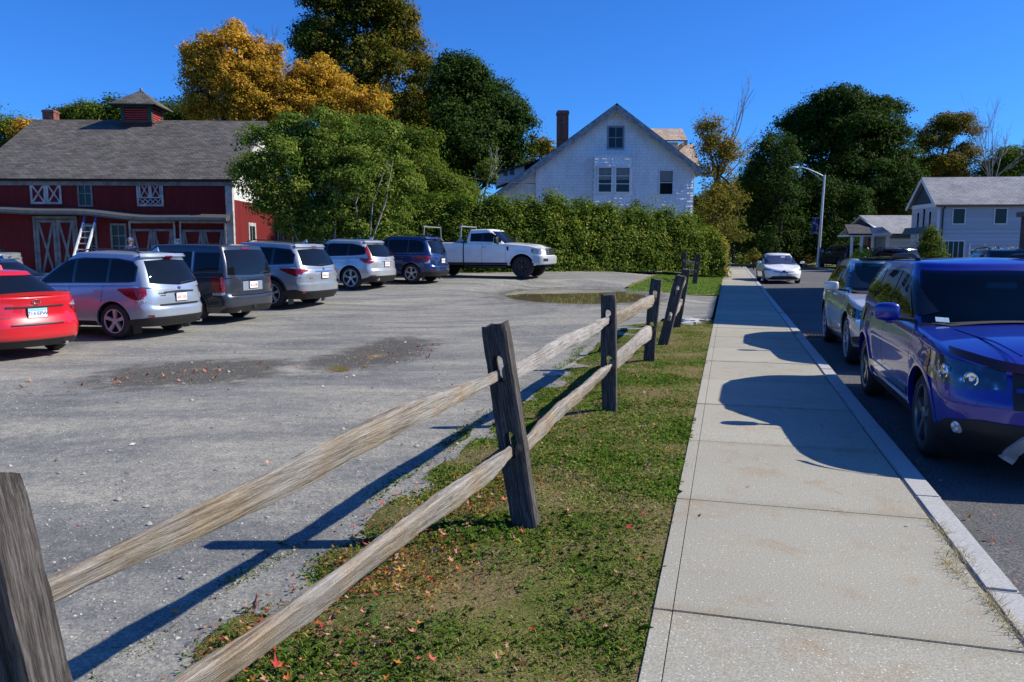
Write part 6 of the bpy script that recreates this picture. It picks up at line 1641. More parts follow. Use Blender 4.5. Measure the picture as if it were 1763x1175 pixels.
def limbs(parent, base, forks, r0, seed, mat, targets=None, nsub=26, twig=.02, lean=0.):
    """trunk to fork points, limbs to lobe centres, branches out to clumps"""
    r = random.Random(seed); mb = MB(); base = Vector(base)
    def curve(a, b_, ra, rb, n=6, wob=.12, seg=7):
        a, b_ = Vector(a), Vector(b_); l = (b_-a).length; pts = []; rs = []
        off = Vector((r.uniform(-1, 1), r.uniform(-1, 1), r.uniform(.0, .6)))*l*wob
        for k in range(n+1):
            u = k/n; pts.append(a.lerp(b_, u)+off*math.sin(PI*u)); rs.append(ra*(1-u)+rb*u)
        mb.tube(pts, rs, seg); return pts
    fork, lobes = forks
    fork = Vector(fork); tr = curve(base-Vector((0, 0, .3)), fork, r0*1.15, r0*.72, 6, .04, 10)
    ends = []
    for l in lobes[::8] if len(lobes) > 20 else lobes:
        c = Vector(l[:3]); st = tr[r.choice([-1, -1, -2, -3])]; c2 = c+Vector((0, 0, -l[5]*.25)); p = curve(st, c2, r0*.48, r0*.16, 6); ends.append((p, l))
    if targets is not None:
        T = list(targets); r.shuffle(T)
        for t in T[:nsub]:
            t = Vector(t); best = min(((q-t).length, q) for p, l in ends for q in p[2:])[1]
            curve(best, t, r0*.11, twig, 5, .1, 5)
    return mb.obj('trunk', mat, parent, ang=60)
def tree(name, x, y, z, fork, lobes, n, size, mat, r0, seed, label, cat='tree', clump_r=.8, per=45, bark=None, hue=None, group=None, nsub=40, shell=.55, twig=.02, vs=.8):
    """lobes given as offsets from the tree's base"""
    e = empty(name, (x, y, z), 0, label, cat, group)
    o, C = crown(e, lobes, n, size, mat, clump_r, per, shell, seed, hue, vs=vs)
    limbs(e, (0, 0, 0), (fork, lobes), r0, seed, bark or M_bark, C, nsub, twig); return e
def lobes_px(specs, Y, bx_, bz_, ry=1.):
    """(px, py, rx px, rz px, dy) -> lobes relative to base"""
    out = []
    for px, py, rx, rz, dy in specs:
        X, Z = at(px, py, Y+dy); k = (Y+dy)/1350.
        out.append((X-bx_, dy, Z-bz_, rx*k*.88, (rx+rz)/2*k*ry*.88, rz*k*.88))
        for q in range(9):
            a = RNG.uniform(0, 2*PI); e_ = RNG.uniform(-.3, 1.2); f = RNG.uniform(.18, .36)
            out.append((X-bx_+rx*k*.82*math.cos(a)*math.cos(e_), dy+(rx+rz)/2*k*ry*.8*math.sin(a)*math.cos(e_), Z-bz_+rz*k*.88*math.sin(e_), rx*k*f, (rx+rz)/2*k*f, rz*k*f*.8))
    return out
def ptree(name, basepx, Y, z, forkpx, specs, n, size, mat, r0, seed, label, **k):
    bx_ = (basepx-881.5)/1350*Y
    f = at(forkpx[0], forkpx[1], Y)
    return tree(name, bx_, Y, z, (f[0]-bx_, 0, f[1]-z), lobes_px(specs, Y, bx_, z), n, size, mat, r0, seed, label, **k)
G_dark = leaf_mat('dark_leaves', [(.016, .042, .007), (.034, .070, .009), (.06, .105, .012), (.13, .14, .018)], .3)
G_mid = leaf_mat('green_leaves', [(.035, .075, .010), (.07, .12, .013), (.12, .17, .02), (.22, .22, .03)], .4)
G_birch = leaf_mat('birch_leaves', [(.06, .12, .018), (.10, .17, .024), (.17, .23, .04), (.30, .31, .06)], .42)
G_orange = leaf_mat('orange_leaves', [(.10, .11, .015), (.30, .22, .025), (.62, .36, .035), (.70, .34, .09)], .42)
G_maple = leaf_mat('turning_maple_leaves', [(.028, .055, .008), (.06, .095, .012), (.20, .15, .015), (.42, .18, .025)], .35)
G_brown = leaf_mat('brown_autumn_leaves', [(.06, .10, .015), (.12, .14, .02), (.24, .18, .03), (.32, .18, .03)], .35)
G_hedge = leaf_mat('hedge_leaves', [(.032, .07, .009), (.07, .13, .013), (.14, .20, .02), (.34, .35, .07)], .38)
G_yel = leaf_mat('yellow_green_leaves', [(.10, .13, .02), (.25, .26, .03), (.42, .36, .05), (.5, .30, .06)], .4)
G_gold = leaf_mat('gold_shrub', [(.20, .26, .02), (.40, .42, .04), (.5, .5, .06)], .3)

up = lambda z0, z1: (lambda P: np.clip((P[:, 2]-z0)/(z1-z0), 0, 1))
# birch clump in front of the barn's gable
ptree('birch_clump', 575, 31.5, .45, (575, 330), [(480, 290, 60, 52, -1), (432, 305, 34, 38, -1.2), (470, 350, 42, 40, -1), (560, 250, 75, 55, 0), (640, 250, 55, 55, 1), (620, 320, 80, 70, 0), (520, 350, 60, 45, -.5), (570, 390, 90, 50, 0), (450, 330, 38, 26, -1.5), (680, 340, 45, 60, 1), (450, 240, 38, 24, -1), (590, 410, 90, 45, .3), (640, 400, 70, 50, .5), (590, 300, 90, 70, .5), (510, 240, 50, 40, 0), (480, 370, 40, 26, -.8)],
      105000, .11, G_birch, .10, 3, 'young green birch clump with pale thin stems in front of the barn gable', clump_r=.30, per=48, bark=M_barkp, nsub=70, shell=.4, twig=.012)
st = bpy.data.objects['birch_clump']
mb = MB(); r_ = random.Random(5)
for k in range(6):
    x0 = r_.uniform(-1.6, 1.8); y0 = r_.uniform(-.8, .2); mb.tube([(x0, y0, -.1), (x0*1.1+r_.uniform(-.2, .2), y0, 1.4), (x0*1.3+r_.uniform(-.3, .3), y0, 2.9), (x0*1.6+r_.uniform(-.4, .4), y0, 4.5)], [.04, .035, .025, .012], 7)
mb.obj('stems', M_barkp, st, ang=60)
# big trees at the back left
ptree('maple_tree', 640, 58, .6, (640, 250), [(615, 40, 95, 80, 0), (600, 110, 88, 60, -1), (680, 90, 58, 75, 1), (640, -40, 80, 60, 0), (545, 75, 36, 40, 0), (670, 180, 80, 65, 0), (700, 250, 65, 85, 1), (650, 260, 90, 70, -1), (590, 180, 80, 50, 0), (715, 330, 60, 60, 0), (530, 60, 20, 22, 0), (728, 120, 18, 24, 0)],
      165000, .19, G_maple, .45, 11, 'tallest tree, dark maple turning orange above the barn and birch', clump_r=.66, per=66, hue=lambda P: np.clip((P[:, 0]+1.5)/10, 0, .85), nsub=60)
ptree('green_tree', 800, 54, .6, (800, 290), [(790, 165, 60, 62, 0), (840, 200, 64, 62, 1), (866, 245, 52, 60, 0), (800, 250, 78, 75, -1), (850, 295, 62, 50, 0), (770, 290, 60, 75, 0), (785, 120, 30, 24, 0), (880, 200, 28, 30, 0)],
      120000, .18, G_dark, .4, 12, 'rounded dark green tree between the tall maple and the white house', clump_r=.62, per=64, hue=lambda P: .15+0*P[:, 0], nsub=50)
ptree('orange_tree', 420, 50, .6, (420, 240), [(405, 140, 72, 72, 0), (365, 140, 42, 50, 0), (455, 165, 60, 70, 0), (350, 190, 34, 34, 0), (420, 200, 90, 40, 0), (500, 190, 55, 50, 0), (540, 165, 45, 55, 1), (590, 185, 52, 55, 1), (400, 65, 20, 28, 0), (330, 105, 15, 26, 0), (362, 85, 16, 26, 0), (470, 105, 14, 30, 0), (560, 120, 16, 22, 1), (640, 190, 34, 38, 1), (440, 90, 22, 26, 0)],
      115000, .16, G_orange, .32, 13, 'bright golden orange tree rising behind the right end of the barn roof', clump_r=.42, per=48, shell=.5, hue=lambda P: np.clip(.35+.06*(P[:, 2]-7), .1, .9), nsub=90, twig=.025)
def twigs(parent, a, b, n, seed, mat, r0=.06, spread=.5):
    r = random.Random(seed); mb = MB(); a, b = Vector(a), Vector(b)
    def rec(p, d, l, rr, dep):
        pts = [p]; 
        for k in range(4):
            d = (d+Vector((r.uniform(-1, 1), r.uniform(-1, 1), r.uniform(-.5, .9)))*.16).normalized(); pts.append(pts[-1]+d*l/4)
        mb.tube(pts, [rr*(1-.12*k) for k in range(5)], 5)
        if dep > 0:
            for k in range(n):
                q = pts[r.choice([1, 2, 3, 4, 4])]; dd = (d+Vector((r.uniform(-1, 1), r.uniform(-1, 1), r.uniform(-.6, .8)))*spread*1.3).normalized()
                rec(q, dd, l*r.uniform(.45, .75), rr*.5, dep-1)
    d = b-a; rec(a, d.normalized(), d.length*.6, r0, 3); return mb.obj('branches', mat, parent)
ot = bpy.data.objects['orange_tree']
for (px0, py0, px1, py1, sd_) in ((455, 140, 475, 30, 1), (350, 170, 325, 80, 2), (540, 190, 640, 150, 3)):
    a = at(px0, py0, 50); b_ = at(px1, py1, 50); twigs(ot, (a[0]-ot.location.x, 0, a[1]-.6), (b_[0]-ot.location.x, 0, b_[1]-.6), 3, sd_, M_bark, .07)
# tree tops behind the barn ridge and far left
bk = [(160, 62, [(150, 200, 40, 16, 0), (180, 205, 35, 14, 0), (125, 205, 30, 14, 0)], G_mid, 'low green tree top showing over the barn ridge beside the chimney'),
      (300, 62, [(215, 190, 26, 22, 0), (300, 205, 60, 30, 0), (330, 220, 40, 30, 0)], G_dark, 'dark tree showing on both sides of the barn cupola'),
      (10, 66, [(0, 225, 40, 32, 0), (-20, 290, 60, 60, 0), (30, 250, 20, 26, 0)], G_mid, 'green tree at the far left edge beyond the barn roof'),
      (60, 64, [(50, 226, 22, 12, 0), (70, 240, 30, 20, 0)], G_orange, 'small rusty red tree top at the left end of the barn roof')]
for i, (px, Y, sp_, mt, lb) in enumerate(bk):
    ptree('background_tree', px, Y, .6, (px, 300), sp_, 18000, .19, mt, .25, 30+i, lb, clump_r=.7, nsub=14)
ptree('bush_tree', 745, 42, .6, (745, 360), [(720, 300, 50, 70, 0), (760, 345, 60, 40, 0), (700, 360, 60, 40, 0), (790, 345, 36, 26, 0)], 38000, .13, G_mid, .15, 41,
      'loose mid green trees between the birch and the white house, above the hedge', clump_r=.6, per=80, nsub=30)
# small bare tree left of the white house
e = empty('bare_sapling', (-1.75, 46, .6), 0, 'small pale bare trunk beside the left eave of the white house', 'tree')
MB().tube([(0, 0, 0), (.05, 0, 2.3), (.1, 0, 3.6)], [.16, .13, .1], 8).obj('trunk', M_barkp, e, ang=60)
twigs(e, (.1, 0, 3.4), (.35, 0, 6.5), 3, 9, M_barkp, .07, .35); twigs(e, (.1, 0, 3.0), (-.4, 0, 5.2), 2, 8, M_barkp, .05, .4)
crown(e, [(.3, 0, 5.6, .5, .5, .5), (.5, 0, 5.0, .35, .3, .3)], 900, .16, G_birch, .3, 30, seed=4)

ptree('green_tree', 600, 44, .5, (600, 330), [(600, 270, 60, 45, 0), (560, 300, 60, 60, 0), (650, 310, 60, 60, 0), (600, 370, 100, 40, 0)], 42000, .16, G_mid, .2, 44,
      'dense green tree directly behind the birch clump', clump_r=.7, per=110, nsub=24)
# the long leafy hedge
def hedge():
    e = empty('leafy_hedge', (5.5, 38., .5), 0, 'long dense green leafy hedge behind the white pickup, reaching the sidewalk', 'hedge')
    rg = np.random.default_rng(5)
    top = [(600, 352), (700, 345), (760, 340), (800, 345), (860, 350), (930, 349), (1000, 358), (1080, 363), (1150, 372), (1200, 390), (1235, 408), (1252, 430)]
    line = [(590, 37.), (700, 36.5), (860, 36.8), (1000, 38.2), (1100, 39.8), (1180, 41.2), (1236, 42.2)]
    ncl = 2300; P = []; N = []; cr = []
    u = rg.random(ncl); px = 590+u*655; Y = np.interp(px, *zip(*line)); tp = np.interp(px, *zip(*top))
    X = (px-881.5)/1350*Y; tp = tp+9*np.sin(X*1.9)*np.sin(X*.73+1)+6*np.sin(X*4.3+2)-3; bb_ = (587.5-tp)/1350; zt_ = 1.65+(-.1188+bb_*.9929)*Y/(.9929+bb_*.1188); zb_ = np.interp(X, [-6, 8, 11, 12.5], [.5, .45, .1, 0.])
    f = rg.random(ncl)
    # a rounded cross-section: front face, top, and thinner inside
    w = 2.2+.5*np.sin(X*1.3)*np.sin(X*3.1); ang = rg.uniform(-.15, .75, ncl)*PI; hh = zt_-zb_
    cz = zb_+hh*np.clip(.06+.94*np.abs(np.sin(np.clip(ang, 0, PI/2)))**.8*rg.uniform(.35, 1., ncl)**.5, 0, 1)+rg.normal(size=ncl)*.14+.45*(rg.random(ncl) < .05)
    cy = Y+ w/2 - (w/2)*np.cos(ang)*1.0 + rg.normal(size=ncl)*.12
    C = np.stack([X-5.5, cy-38., cz-.5], 1); out = np.stack([rg.normal(size=ncl)*.3, -np.cos(ang), np.sin(ang)+.2], 1)
    cs = rg.uniform(.16, .58, ncl); n = 230000; cid = rg.integers(0, ncl, n); g = rg.normal(size=(n, 3)); g /= np.maximum(1, np.linalg.norm(g, axis=1, keepdims=True)/1.6)
    Pp = C[cid]+g*cs[cid][:, None]*.6; Pp[:, 2] = np.maximum(Pp[:, 2], np.interp(Pp[:, 0]+5.5, [-6, 8, 11, 12.5], [.5, .45, .1, 0.])-.5+.03)
    Nn = g*.4+out[cid]*.5+rg.normal(size=(n, 3))*.5+np.array([.2, 0, .5]); Nn /= np.linalg.norm(Nn, axis=1, keepdims=True)
    crr = rg.random(ncl)[cid]
    attr = np.stack([rg.random(n), crr*.8+.1, rg.random(n)], 1)
    right = Pp[:, 0]+5.5 > 11.3
    leaves('foliage', Pp[~right], Nn[~right], .098*rg.uniform(.55, 1.5, (~right).sum()), attr[~right], G_hedge, e, .75)
    leaves('yellowing_foliage', Pp[right], Nn[right], .14*rg.uniform(.6, 1.4, right.sum()), attr[right], G_yelh, e, .75)
    mb = MB(); r = random.Random(3)
    for k in range(60):
        i = r.randrange(ncl); x, y, z = C[i]; g0 = zb_[i]-.5
        mb.tube([(x+r.uniform(-.3, .3), y+.3, g0-.1), (x, y+.1, (z+g0)/2), (x, y, z)], [.03, .025, .012], 5)
    mb.obj('stems', M_bark, e)
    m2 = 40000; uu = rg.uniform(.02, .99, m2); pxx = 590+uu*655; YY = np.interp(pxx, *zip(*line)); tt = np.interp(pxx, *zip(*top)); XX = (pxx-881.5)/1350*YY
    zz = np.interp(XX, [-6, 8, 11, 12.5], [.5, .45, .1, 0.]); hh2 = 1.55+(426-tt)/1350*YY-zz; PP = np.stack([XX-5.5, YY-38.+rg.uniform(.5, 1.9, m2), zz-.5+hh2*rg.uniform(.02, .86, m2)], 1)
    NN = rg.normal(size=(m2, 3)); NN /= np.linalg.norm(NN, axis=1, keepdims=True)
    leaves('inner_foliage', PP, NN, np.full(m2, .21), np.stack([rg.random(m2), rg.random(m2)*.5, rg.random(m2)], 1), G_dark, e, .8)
G_yelh = leaf_mat('yellowing_hedge_leaves', [(.06, .11, .015), (.14, .18, .025), (.30, .26, .04), (.38, .22, .04)], .4)
hedge()
# brown turning tree at the right of the white house, with bare tips
ptree('autumn_tree', 1235, 53.5, 0, (1235, 300), [(1225, 250, 30, 45, 0), (1238, 300, 32, 42, 0), (1255, 345, 30, 36, 0), (1225, 360, 34, 45, -1), (1255, 270, 24, 30, 0), (1245, 400, 40, 30, -1), (1215, 220, 16, 16, 0)],
      15000, .15, G_brown, .16, 51, 'thin autumn tree with brown leaves and bare tips beside the white house', clump_r=.5, per=30, nsub=110, shell=.35, twig=.02, hue=lambda P: np.clip(P[:, 2]/9, 0, .8))
e = bpy.data.objects['autumn_tree']
for (px0, py0, px1, py1, sd_) in ((1240, 290, 1305, 165, 21), (1235, 300, 1258, 165, 22), (1230, 300, 1205, 200, 23), (1245, 310, 1300, 240, 24)):
    a = at(px0, py0, 53.5); b_ = at(px1, py1, 53.5); twigs(e, (a[0]-e.location.x, 0, a[1]), (b_[0]-e.location.x, 0, b_[1]), 3, sd_, M_barkp, .06, .3)
# the dark wood behind the street
RT = [('dark_tree', 1450, 78, (1450, 330), [(1450, 235, 100, 75, 0), (1400, 255, 64, 64, 0), (1515, 240, 48, 66, 1), (1450, 195, 80, 38, 0), (1470, 310, 100, 70, 0), (1540, 335, 50, 75, 1), (1430, 370, 90, 60, 0)], 150000, .235, G_dark, .55, 'largest dark green tree with a round crown behind the street lamp', .05),
      ('dark_tree', 1375, 74, (1380, 380), [(1385, 340, 65, 60, 0), (1400, 405, 90, 42, -2), (1335, 405, 50, 45, -2), (1345, 440, 60, 20, -3), (1420, 440, 60, 20, -2), (1430, 370, 60, 60, -1)], 52000, .22, G_dark, .4, 'dark tree low behind the white car and the lamp post', .1),
      ('dark_tree', 1335, 70, (1335, 330), [(1330, 255, 32, 32, 0), (1325, 310, 40, 50, 0), (1345, 290, 30, 40, 0), (1335, 370, 45, 50, 0), (1325, 420, 45, 40, -1)], 26000, .19, G_dark, .3, 'dark half bare tree standing left of the round crowned tree', .0),
      ('green_tree', 1300, 72, (1300, 380), [(1300, 320, 36, 45, 0), (1305, 370, 40, 40, 0), (1290, 410, 45, 30, 0), (1320, 420, 40, 25, 0)], 45000, .19, G_mid, .3, 'yellow green leafy tree between the autumn tree and the dark wood', .6),
      ('dark_tree', 1520, 84, (1530, 370), [(1530, 370, 70, 50, 0), (1560, 320, 40, 50, 0), (1490, 390, 60, 40, 0), (1590, 330, 40, 40, 1)], 52000, .23, G_maple, .4, 'dark tree with rusty patches behind the white cottage', .35),
      ('autumn_tree', 1625, 82, (1628, 320), [(1600, 250, 35, 28, 0), (1645, 225, 38, 25, 0), (1665, 270, 20, 28, 0), (1620, 290, 45, 25, 0), (1590, 300, 26, 22, 0), (1650, 305, 30, 20, 0), (1630, 215, 26, 14, 0)], 34000, .20, G_maple, .3, 'open crowned tree turning orange above the grey house roof', .6),
      ('green_tree', 1745, 80, (1745, 330), [(1745, 290, 45, 34, 0), (1720, 300, 30, 26, 0), (1775, 280, 30, 34, 0)], 24000, .2, G_mid, .3, 'green tree top above the grey house roof at the right edge', .5),
      ('dark_tree', 1260, 88, (1260, 400), [(1270, 360, 50, 60, 0), (1240, 400, 60, 40, 0), (1330, 430, 60, 20, 0), (1200, 390, 50, 50, 0)], 40000, .23, G_dark, .3, 'dark tree filling the gap at the far end of the sidewalk', .15)]
for i, (nm, px, Y, fk, sp_, n, sz, mt, r0, lb, hu) in enumerate(RT):
    ptree(nm, px, Y, 0, fk, sp_, n, sz, mt, r0, 60+i, lb, clump_r=.72, per=62, hue=(lambda h_: (lambda P: h_+0*P[:, 0]))(hu), nsub=40)
ptree('green_tree', 925, 70, .6, (925, 330), [(930, 262, 26, 20, 0), (900, 290, 40, 30, 0), (960, 290, 30, 30, 0)], 8000, .26, G_maple, .25, 80, 'yellowing tree top behind the left roof slope of the white house', clump_r=.7, nsub=14)
# bare tree on the right
bt = empty('bare_tree', ((1690-881.5)/1350*74, 74, 0), 0, 'leafless pale tree above the grey house roof', 'tree')
MB().tube([(0, 0, -.2), (.1, 0, 5), (.3, 0, 8)], [.2, .16, .12], 8).obj('trunk', M_barkp, bt, ang=60)
for k, (px1, py1) in enumerate(((1690, 205), (1720, 210), (1745, 235), (1668, 225), (1755, 255), (1705, 195))):
    b_ = at(px1, py1, 74); twigs(bt, (.2, 0, 6.+.4*k), (b_[0]-bt.location.x, 0, b_[1]), 4, 90+k, M_barkp, .05, .33)
# far wooded backdrop low behind everything
def wood(name, x0, x1, Y, z, h, n, mat, seed, size=.5):
    rg = np.random.default_rng(seed); nc = int(n/30); cx = rg.uniform(x0, x1, nc); ch = h*(.65+.35*np.sin(cx*.23+seed)*np.sin(cx*.11)); cz = z+ch*rg.uniform(0, 1, nc)**.7; cy = Y+rg.uniform(-4, 4, nc)
    cid = rg.integers(0, nc, n); P = np.stack([cx, cy, cz], 1)[cid]+rg.normal(size=(n, 3))*.9; N = rg.normal(size=(n, 3))+np.array([.2, -.3, .6]); N /= np.linalg.norm(N, axis=1, keepdims=True)
    o = leaves(name, P, N, size*rg.uniform(.6, 1.3, n), np.stack([rg.random(n), rg.random(nc)[cid]*.6, rg.random(n)], 1), mat, None); return tag(o, 'distant dark wood closing the view', 'wood', kind='stuff')
w1 = wood('far_wood', -70, 70, 112, 0, 9, 60000, G_dark, 3)
# understory and shrubs by the street
def shrub(name, px, Y, z, rx, h, n, size, mat, label, seed, cat='shrub', group=None, conical=0.):
    x = (px-881.5)/1350*Y; e = empty(name, (x, Y, z), 0, label, cat, group)
    lb = [(0, 0, h*.5, rx, rx, h*.5)] if not conical else [(0, 0, h*.3, rx, rx, h*.32), (0, 0, h*.55, rx*.75, rx*.75, h*.3), (0, 0, h*.8, rx*.4, rx*.4, h*.22)]
    crown(e, lb, n, size, mat, min(.3, rx*.35), 30, .75, seed, name='foliage')
    mb = MB(); r = random.Random(seed)
    for k in range(7): a = r.uniform(0, 6.28); mb.tube([(0, 0, -.05), (rx*.3*math.cos(a), rx*.3*math.sin(a), h*.4), (rx*.6*math.cos(a), rx*.6*math.sin(a), h*.8)], [.03, .02, .01], 5)
    mb.obj('stems', M_bark, e)
shrub('golden_shrub', 1479, 57, 0, .62, 1.55, 4000, .09, G_gold, 'bright yellow green rounded shrub behind the black pickup', 1)
shrub('green_shrub', 1511, 57.5, 0, .85, 1.5, 5000, .10, G_mid, 'dull green wide shrub between the yellow shrub and the small round one', 2)
shrub('round_shrub', 1551, 57.5, 0, .55, 1.35, 3500, .08, G_mid, 'small round clipped shrub in front of the cottage siding', 3)
shrub('tall_shrub', 1596, 52, 0, .95, 2.9, 9000, .11, G_mid, 'tall ragged green shrub at the corner of the grey house', 4, conical=1)
shrub('golden_shrub', 1438, 68, 0, .7, 1.9, 2500, .10, G_gold, 'yellow green shrub just behind the street lamp and black pickup cab', 5)
shrub('rusty_shrub', 1296, 60, 0, .55, 1.5, 2200, .12, G_brown, 'rusty brown shrub on the grass beyond the white car', 6)
shrub('rusty_shrub', 1385, 70, 0, 1.1, 1.0, 2200, .12, G_brown, 'low brown bushes at the foot of the street lamp', 7)
shrub('green_shrub', 1275, 64, 0, .5, .9, 1500, .12, G_mid, 'small green bush at the end of the sidewalk', 8)
def grasses(px0, px1, Y, label, seed):
    x0, x1 = ((p-881.5)/1350*Y for p in (px0, px1)); e = empty('ornamental_grass', ((x0+x1)/2, Y, 0), 0, label, 'ornamental grass'); rg = np.random.default_rng(seed)
    n = 700; x = rg.uniform(x0, x1, n)-(x0+x1)/2; y = rg.uniform(-.5, .5, n); h = rg.uniform(.9, 1.45, n); b = np.stack([x, y, 0*x], 1); dv = rg.normal(size=(n, 3))*.16; dv[:, 2] = 0
    wv = np.array([.012, 0, 0]); V = np.stack([b-wv, b+wv, b+dv+np.stack([0*x, 0*x, h*.85], 1)+wv*.6, b+dv+np.stack([0*x, 0*x, h*.85], 1)-wv*.6], 1).reshape(-1, 3)
    at_ = np.stack([rg.random(n)]*3, 1); link('blades', np_mesh('blades', V, np.arange(n*4).reshape(n, 4), attr=at_), G_mid, e)
    m = n//2; t = (b+dv)[:m]+np.stack([0*x[:m], 0*x[:m], h[:m]], 1); k = 5; P = np.repeat(t, k, 0)+rg.normal(size=(m*k, 3))*np.array([.025, .025, .12]); N = rg.normal(size=(m*k, 3)); N /= np.linalg.norm(N, axis=1, keepdims=True)
    leaves('plumes', P, N, np.full(m*k, .13), np.stack([rg.random(m*k)]*3, 1), G_plume, e, .4)
G_plume = leaf_mat('grass_plumes', [(.30, .24, .19), (.45, .38, .31), (.55, .48, .42)], .3)
grasses(1676, 1722, 44, 'pale feathery ornamental grass along the wall of the grey house', 1); grasses(1728, 1748, 43, 'small clump of pale ornamental grass beside the brown building', 2)
# standing worker by the ladder
def person():
    x, y = at(226, 440, 29.6)[0], 29.6; e = empty('person', (x, y, zg(x, y)), rad(200), 'person in a grey top standing by the barn windows behind the parked suvs', 'person')
    J = [((0, 0, .95), .15), ((0, 0, 1.10), .145), ((0, 0, 1.28), .16), ((0, 0, 1.42), .13), ((0, .01, 1.50), .06), ((0, .02, 1.56), .075), ((0, .03, 1.66), .10), ((0, .02, 1.74), .075),
         ((.10, 0, .88), .10), ((.11, .02, .50), .07), ((.12, 0, .08), .045), ((.12, .13, .03), .04), ((-.10, 0, .88), .10), ((-.11, .03, .50), .07), ((-.12, .02, .08), .045), ((-.12, .15, .03), .04),
         ((.19, 0, 1.40), .065), ((.25, .04, 1.14), .048), ((.20, .24, 1.05), .036), ((.18, .32, 1.06), .03), ((-.19, 0, 1.40), .065), ((-.26, .02, 1.13), .048), ((-.24, .18, .98), .036), ((-.23, .26, .96), .03)]
    E_ = [(0, 1), (1, 2), (2, 3), (3, 4), (4, 5), (5, 6), (6, 7), (0, 8), (8, 9), (9, 10), (10, 11), (0, 12), (12, 13), (13, 14), (14, 15), (3, 16), (16, 17), (17, 18), (18, 19), (3, 20), (20, 21), (21, 22), (22, 23)]
    hands = []
    for hb, sx_ in ((19, 1), (23, -1)):
        for q in range(5):
            a = len(J); p = J[hb][0]; J.append(((p[0]+(q-2)*.014, p[1]+.035, p[2]-.01), .009)); J.append(((p[0]+(q-2)*.016, p[1]+.06-(q == 4)*.02, p[2]-.03), .008)); E_ += [(hb, a), (a, a+1)]
    me = bpy.data.meshes.new('body'); me.from_pydata([j_[0] for j_ in J], E_, []); o = link('body', me, None, None)
    md = o.modifiers.new('s', 'SKIN'); 
    for v_, j_ in zip(me.skin_vertices[0].data, J): v_.radius = (j_[1], j_[1]*.85)
    me.skin_vertices[0].data[0].use_root = True
    o.modifiers.new('u', 'SUBSURF').levels = 2
    dg = bpy.context.evaluated_depsgraph_get(); dg.update(); m2 = bpy.data.meshes.new_from_object(o.evaluated_get(dg)); bpy.data.objects.remove(o)
    for mt in (plain('shirt_lilac', (.20, .17, .25), .9), plain('trousers_dark', (.03, .035, .05), .9), plain('skin', (.45, .26, .19), .6)): m2.materials.append(mt)
    for p in m2.polygons:
        c = p.center; p.use_smooth = True
        p.material_index = 1 if c.z < .93 and abs(c.x) < .18 else (2 if c.z > 1.49 or c.y > .2 else 0)
    link('body', m2, None, e)
    mb = MB(); mb.lathe([(.112, 0), (.115, .04), (.10, .09), (.06, .125), (0, .135)], 16, 'z', (0, .02, 1.665)); mb.box(-.07, .07, .10, .20, 1.67, 1.685); mb.obj('cap', plain('grey_cap', (.22, .22, .30), .9), e, ang=50)
    mb = MB()
    for sx_ in (-.035, .035): mb.lathe([(0, .012), (.012, .006), (.012, -.01)], 8, 'y', (sx_, .118, 1.665))
    mb.obj('eyes', K_black, e); e.scale = (.92, .92, .92)
person()
# ------------------------------------------------------------------ turf blades, fallen leaves, stones
def verge_height(X, Y):
    S, T = (X+.297)*SX+Y*SY, (X+.297)*SY-Y*SX
    return verge_z(X, Y, S, T), S, T
def fbm(x, y, seed, f=1.):
    r = np.random.default_rng(seed); o = np.zeros_like(x); a = 1.
    for k in range(5):
        th = r.uniform(0, 6.28, 3); ph = r.uniform(0, 6.28, 3)
        for t_, p_ in zip(th, ph): o += a*np.sin(f*(x*np.cos(t_)+y*np.sin(t_))+p_)
        a *= .6; f *= 1.9
    return o/3.5
def edge_t(S): return -2.12+.04*np.sin(S*1.1+1)+.02*np.sin(S*3.1)+.015*np.sin(S*9.7+2)+np.maximum(0, S-16.5)*.75
def turf(n, s0, s1, size, seed, wid):
    rg = np.random.default_rng(seed); S = s0+(s1-s0)*rg.random(n)**1.25; T = rg.uniform(-2.35, .02, n)
    X = -.297+SX*S+SY*T; Y = SY*S-SX*T
    den = .75*fbm(X, Y, 3, 4.5)+.35*fbm(X, Y, 4, 1.2); e = T-edge_t(S)
    keep = (rg.random(n) < np.clip(.62+den*.42, .16, 1))*(rg.random(n) < np.clip((e+.22)/.5, .0, 1)) > 0
    keep &= (T < -.0) | (rg.random(n) < .3)
    X, Y, S, T, den, e = (a[keep] for a in (X, Y, S, T, den, e)); n = len(X)
    Z = verge_z(X, Y, S, T); Z = np.where(e < 0, zg_np(X, Y), Z)
    h = size*rg.uniform(.45, 1.35, n)*(1+.5*np.clip(den, -1, 1)); a = rg.uniform(0, 2*PI, n); ln = rg.uniform(.5, 1.7, n)
    dx, dy = np.cos(a), np.sin(a); w_ = wid*rg.uniform(.6, 1.4, n)
    b = np.stack([X, Y, Z-.004], 1); sd = np.stack([-dy, dx, 0*dx], 1)*w_[:, None]/2
    m = b+np.stack([dx*h*ln*.3, dy*h*ln*.3, h*.6], 1); t = b+np.stack([dx*h*ln*.85, dy*h*ln*.85, h*np.maximum(.25, 1.05-.45*ln)], 1)
    V = np.stack([b-sd, b+sd, m+sd*.8, t, m-sd*.8], 1).reshape(-1, 3)
    dry = np.clip(.45-den*.42+rg.normal(size=n)*.20, 0, 1)
    return V, n, np.stack([rg.random(n), dry, rg.random(n)], 1)
m, nt, b = nmat('grass_blades'); at_ = nt.nodes.new('ShaderNodeAttribute'); at_.attribute_name = 'vary'
sp_ = nt.nodes.new('ShaderNodeSeparateXYZ'); L(nt, at_.outputs['Vector'], sp_.inputs[0])
c = ramp(nt, sp_.outputs[1], [(.10, (.11, .235, .025)), (.38, (.18, .30, .04)), (.58, (.30, .32, .09)), (.85, (.48, .38, .22))])
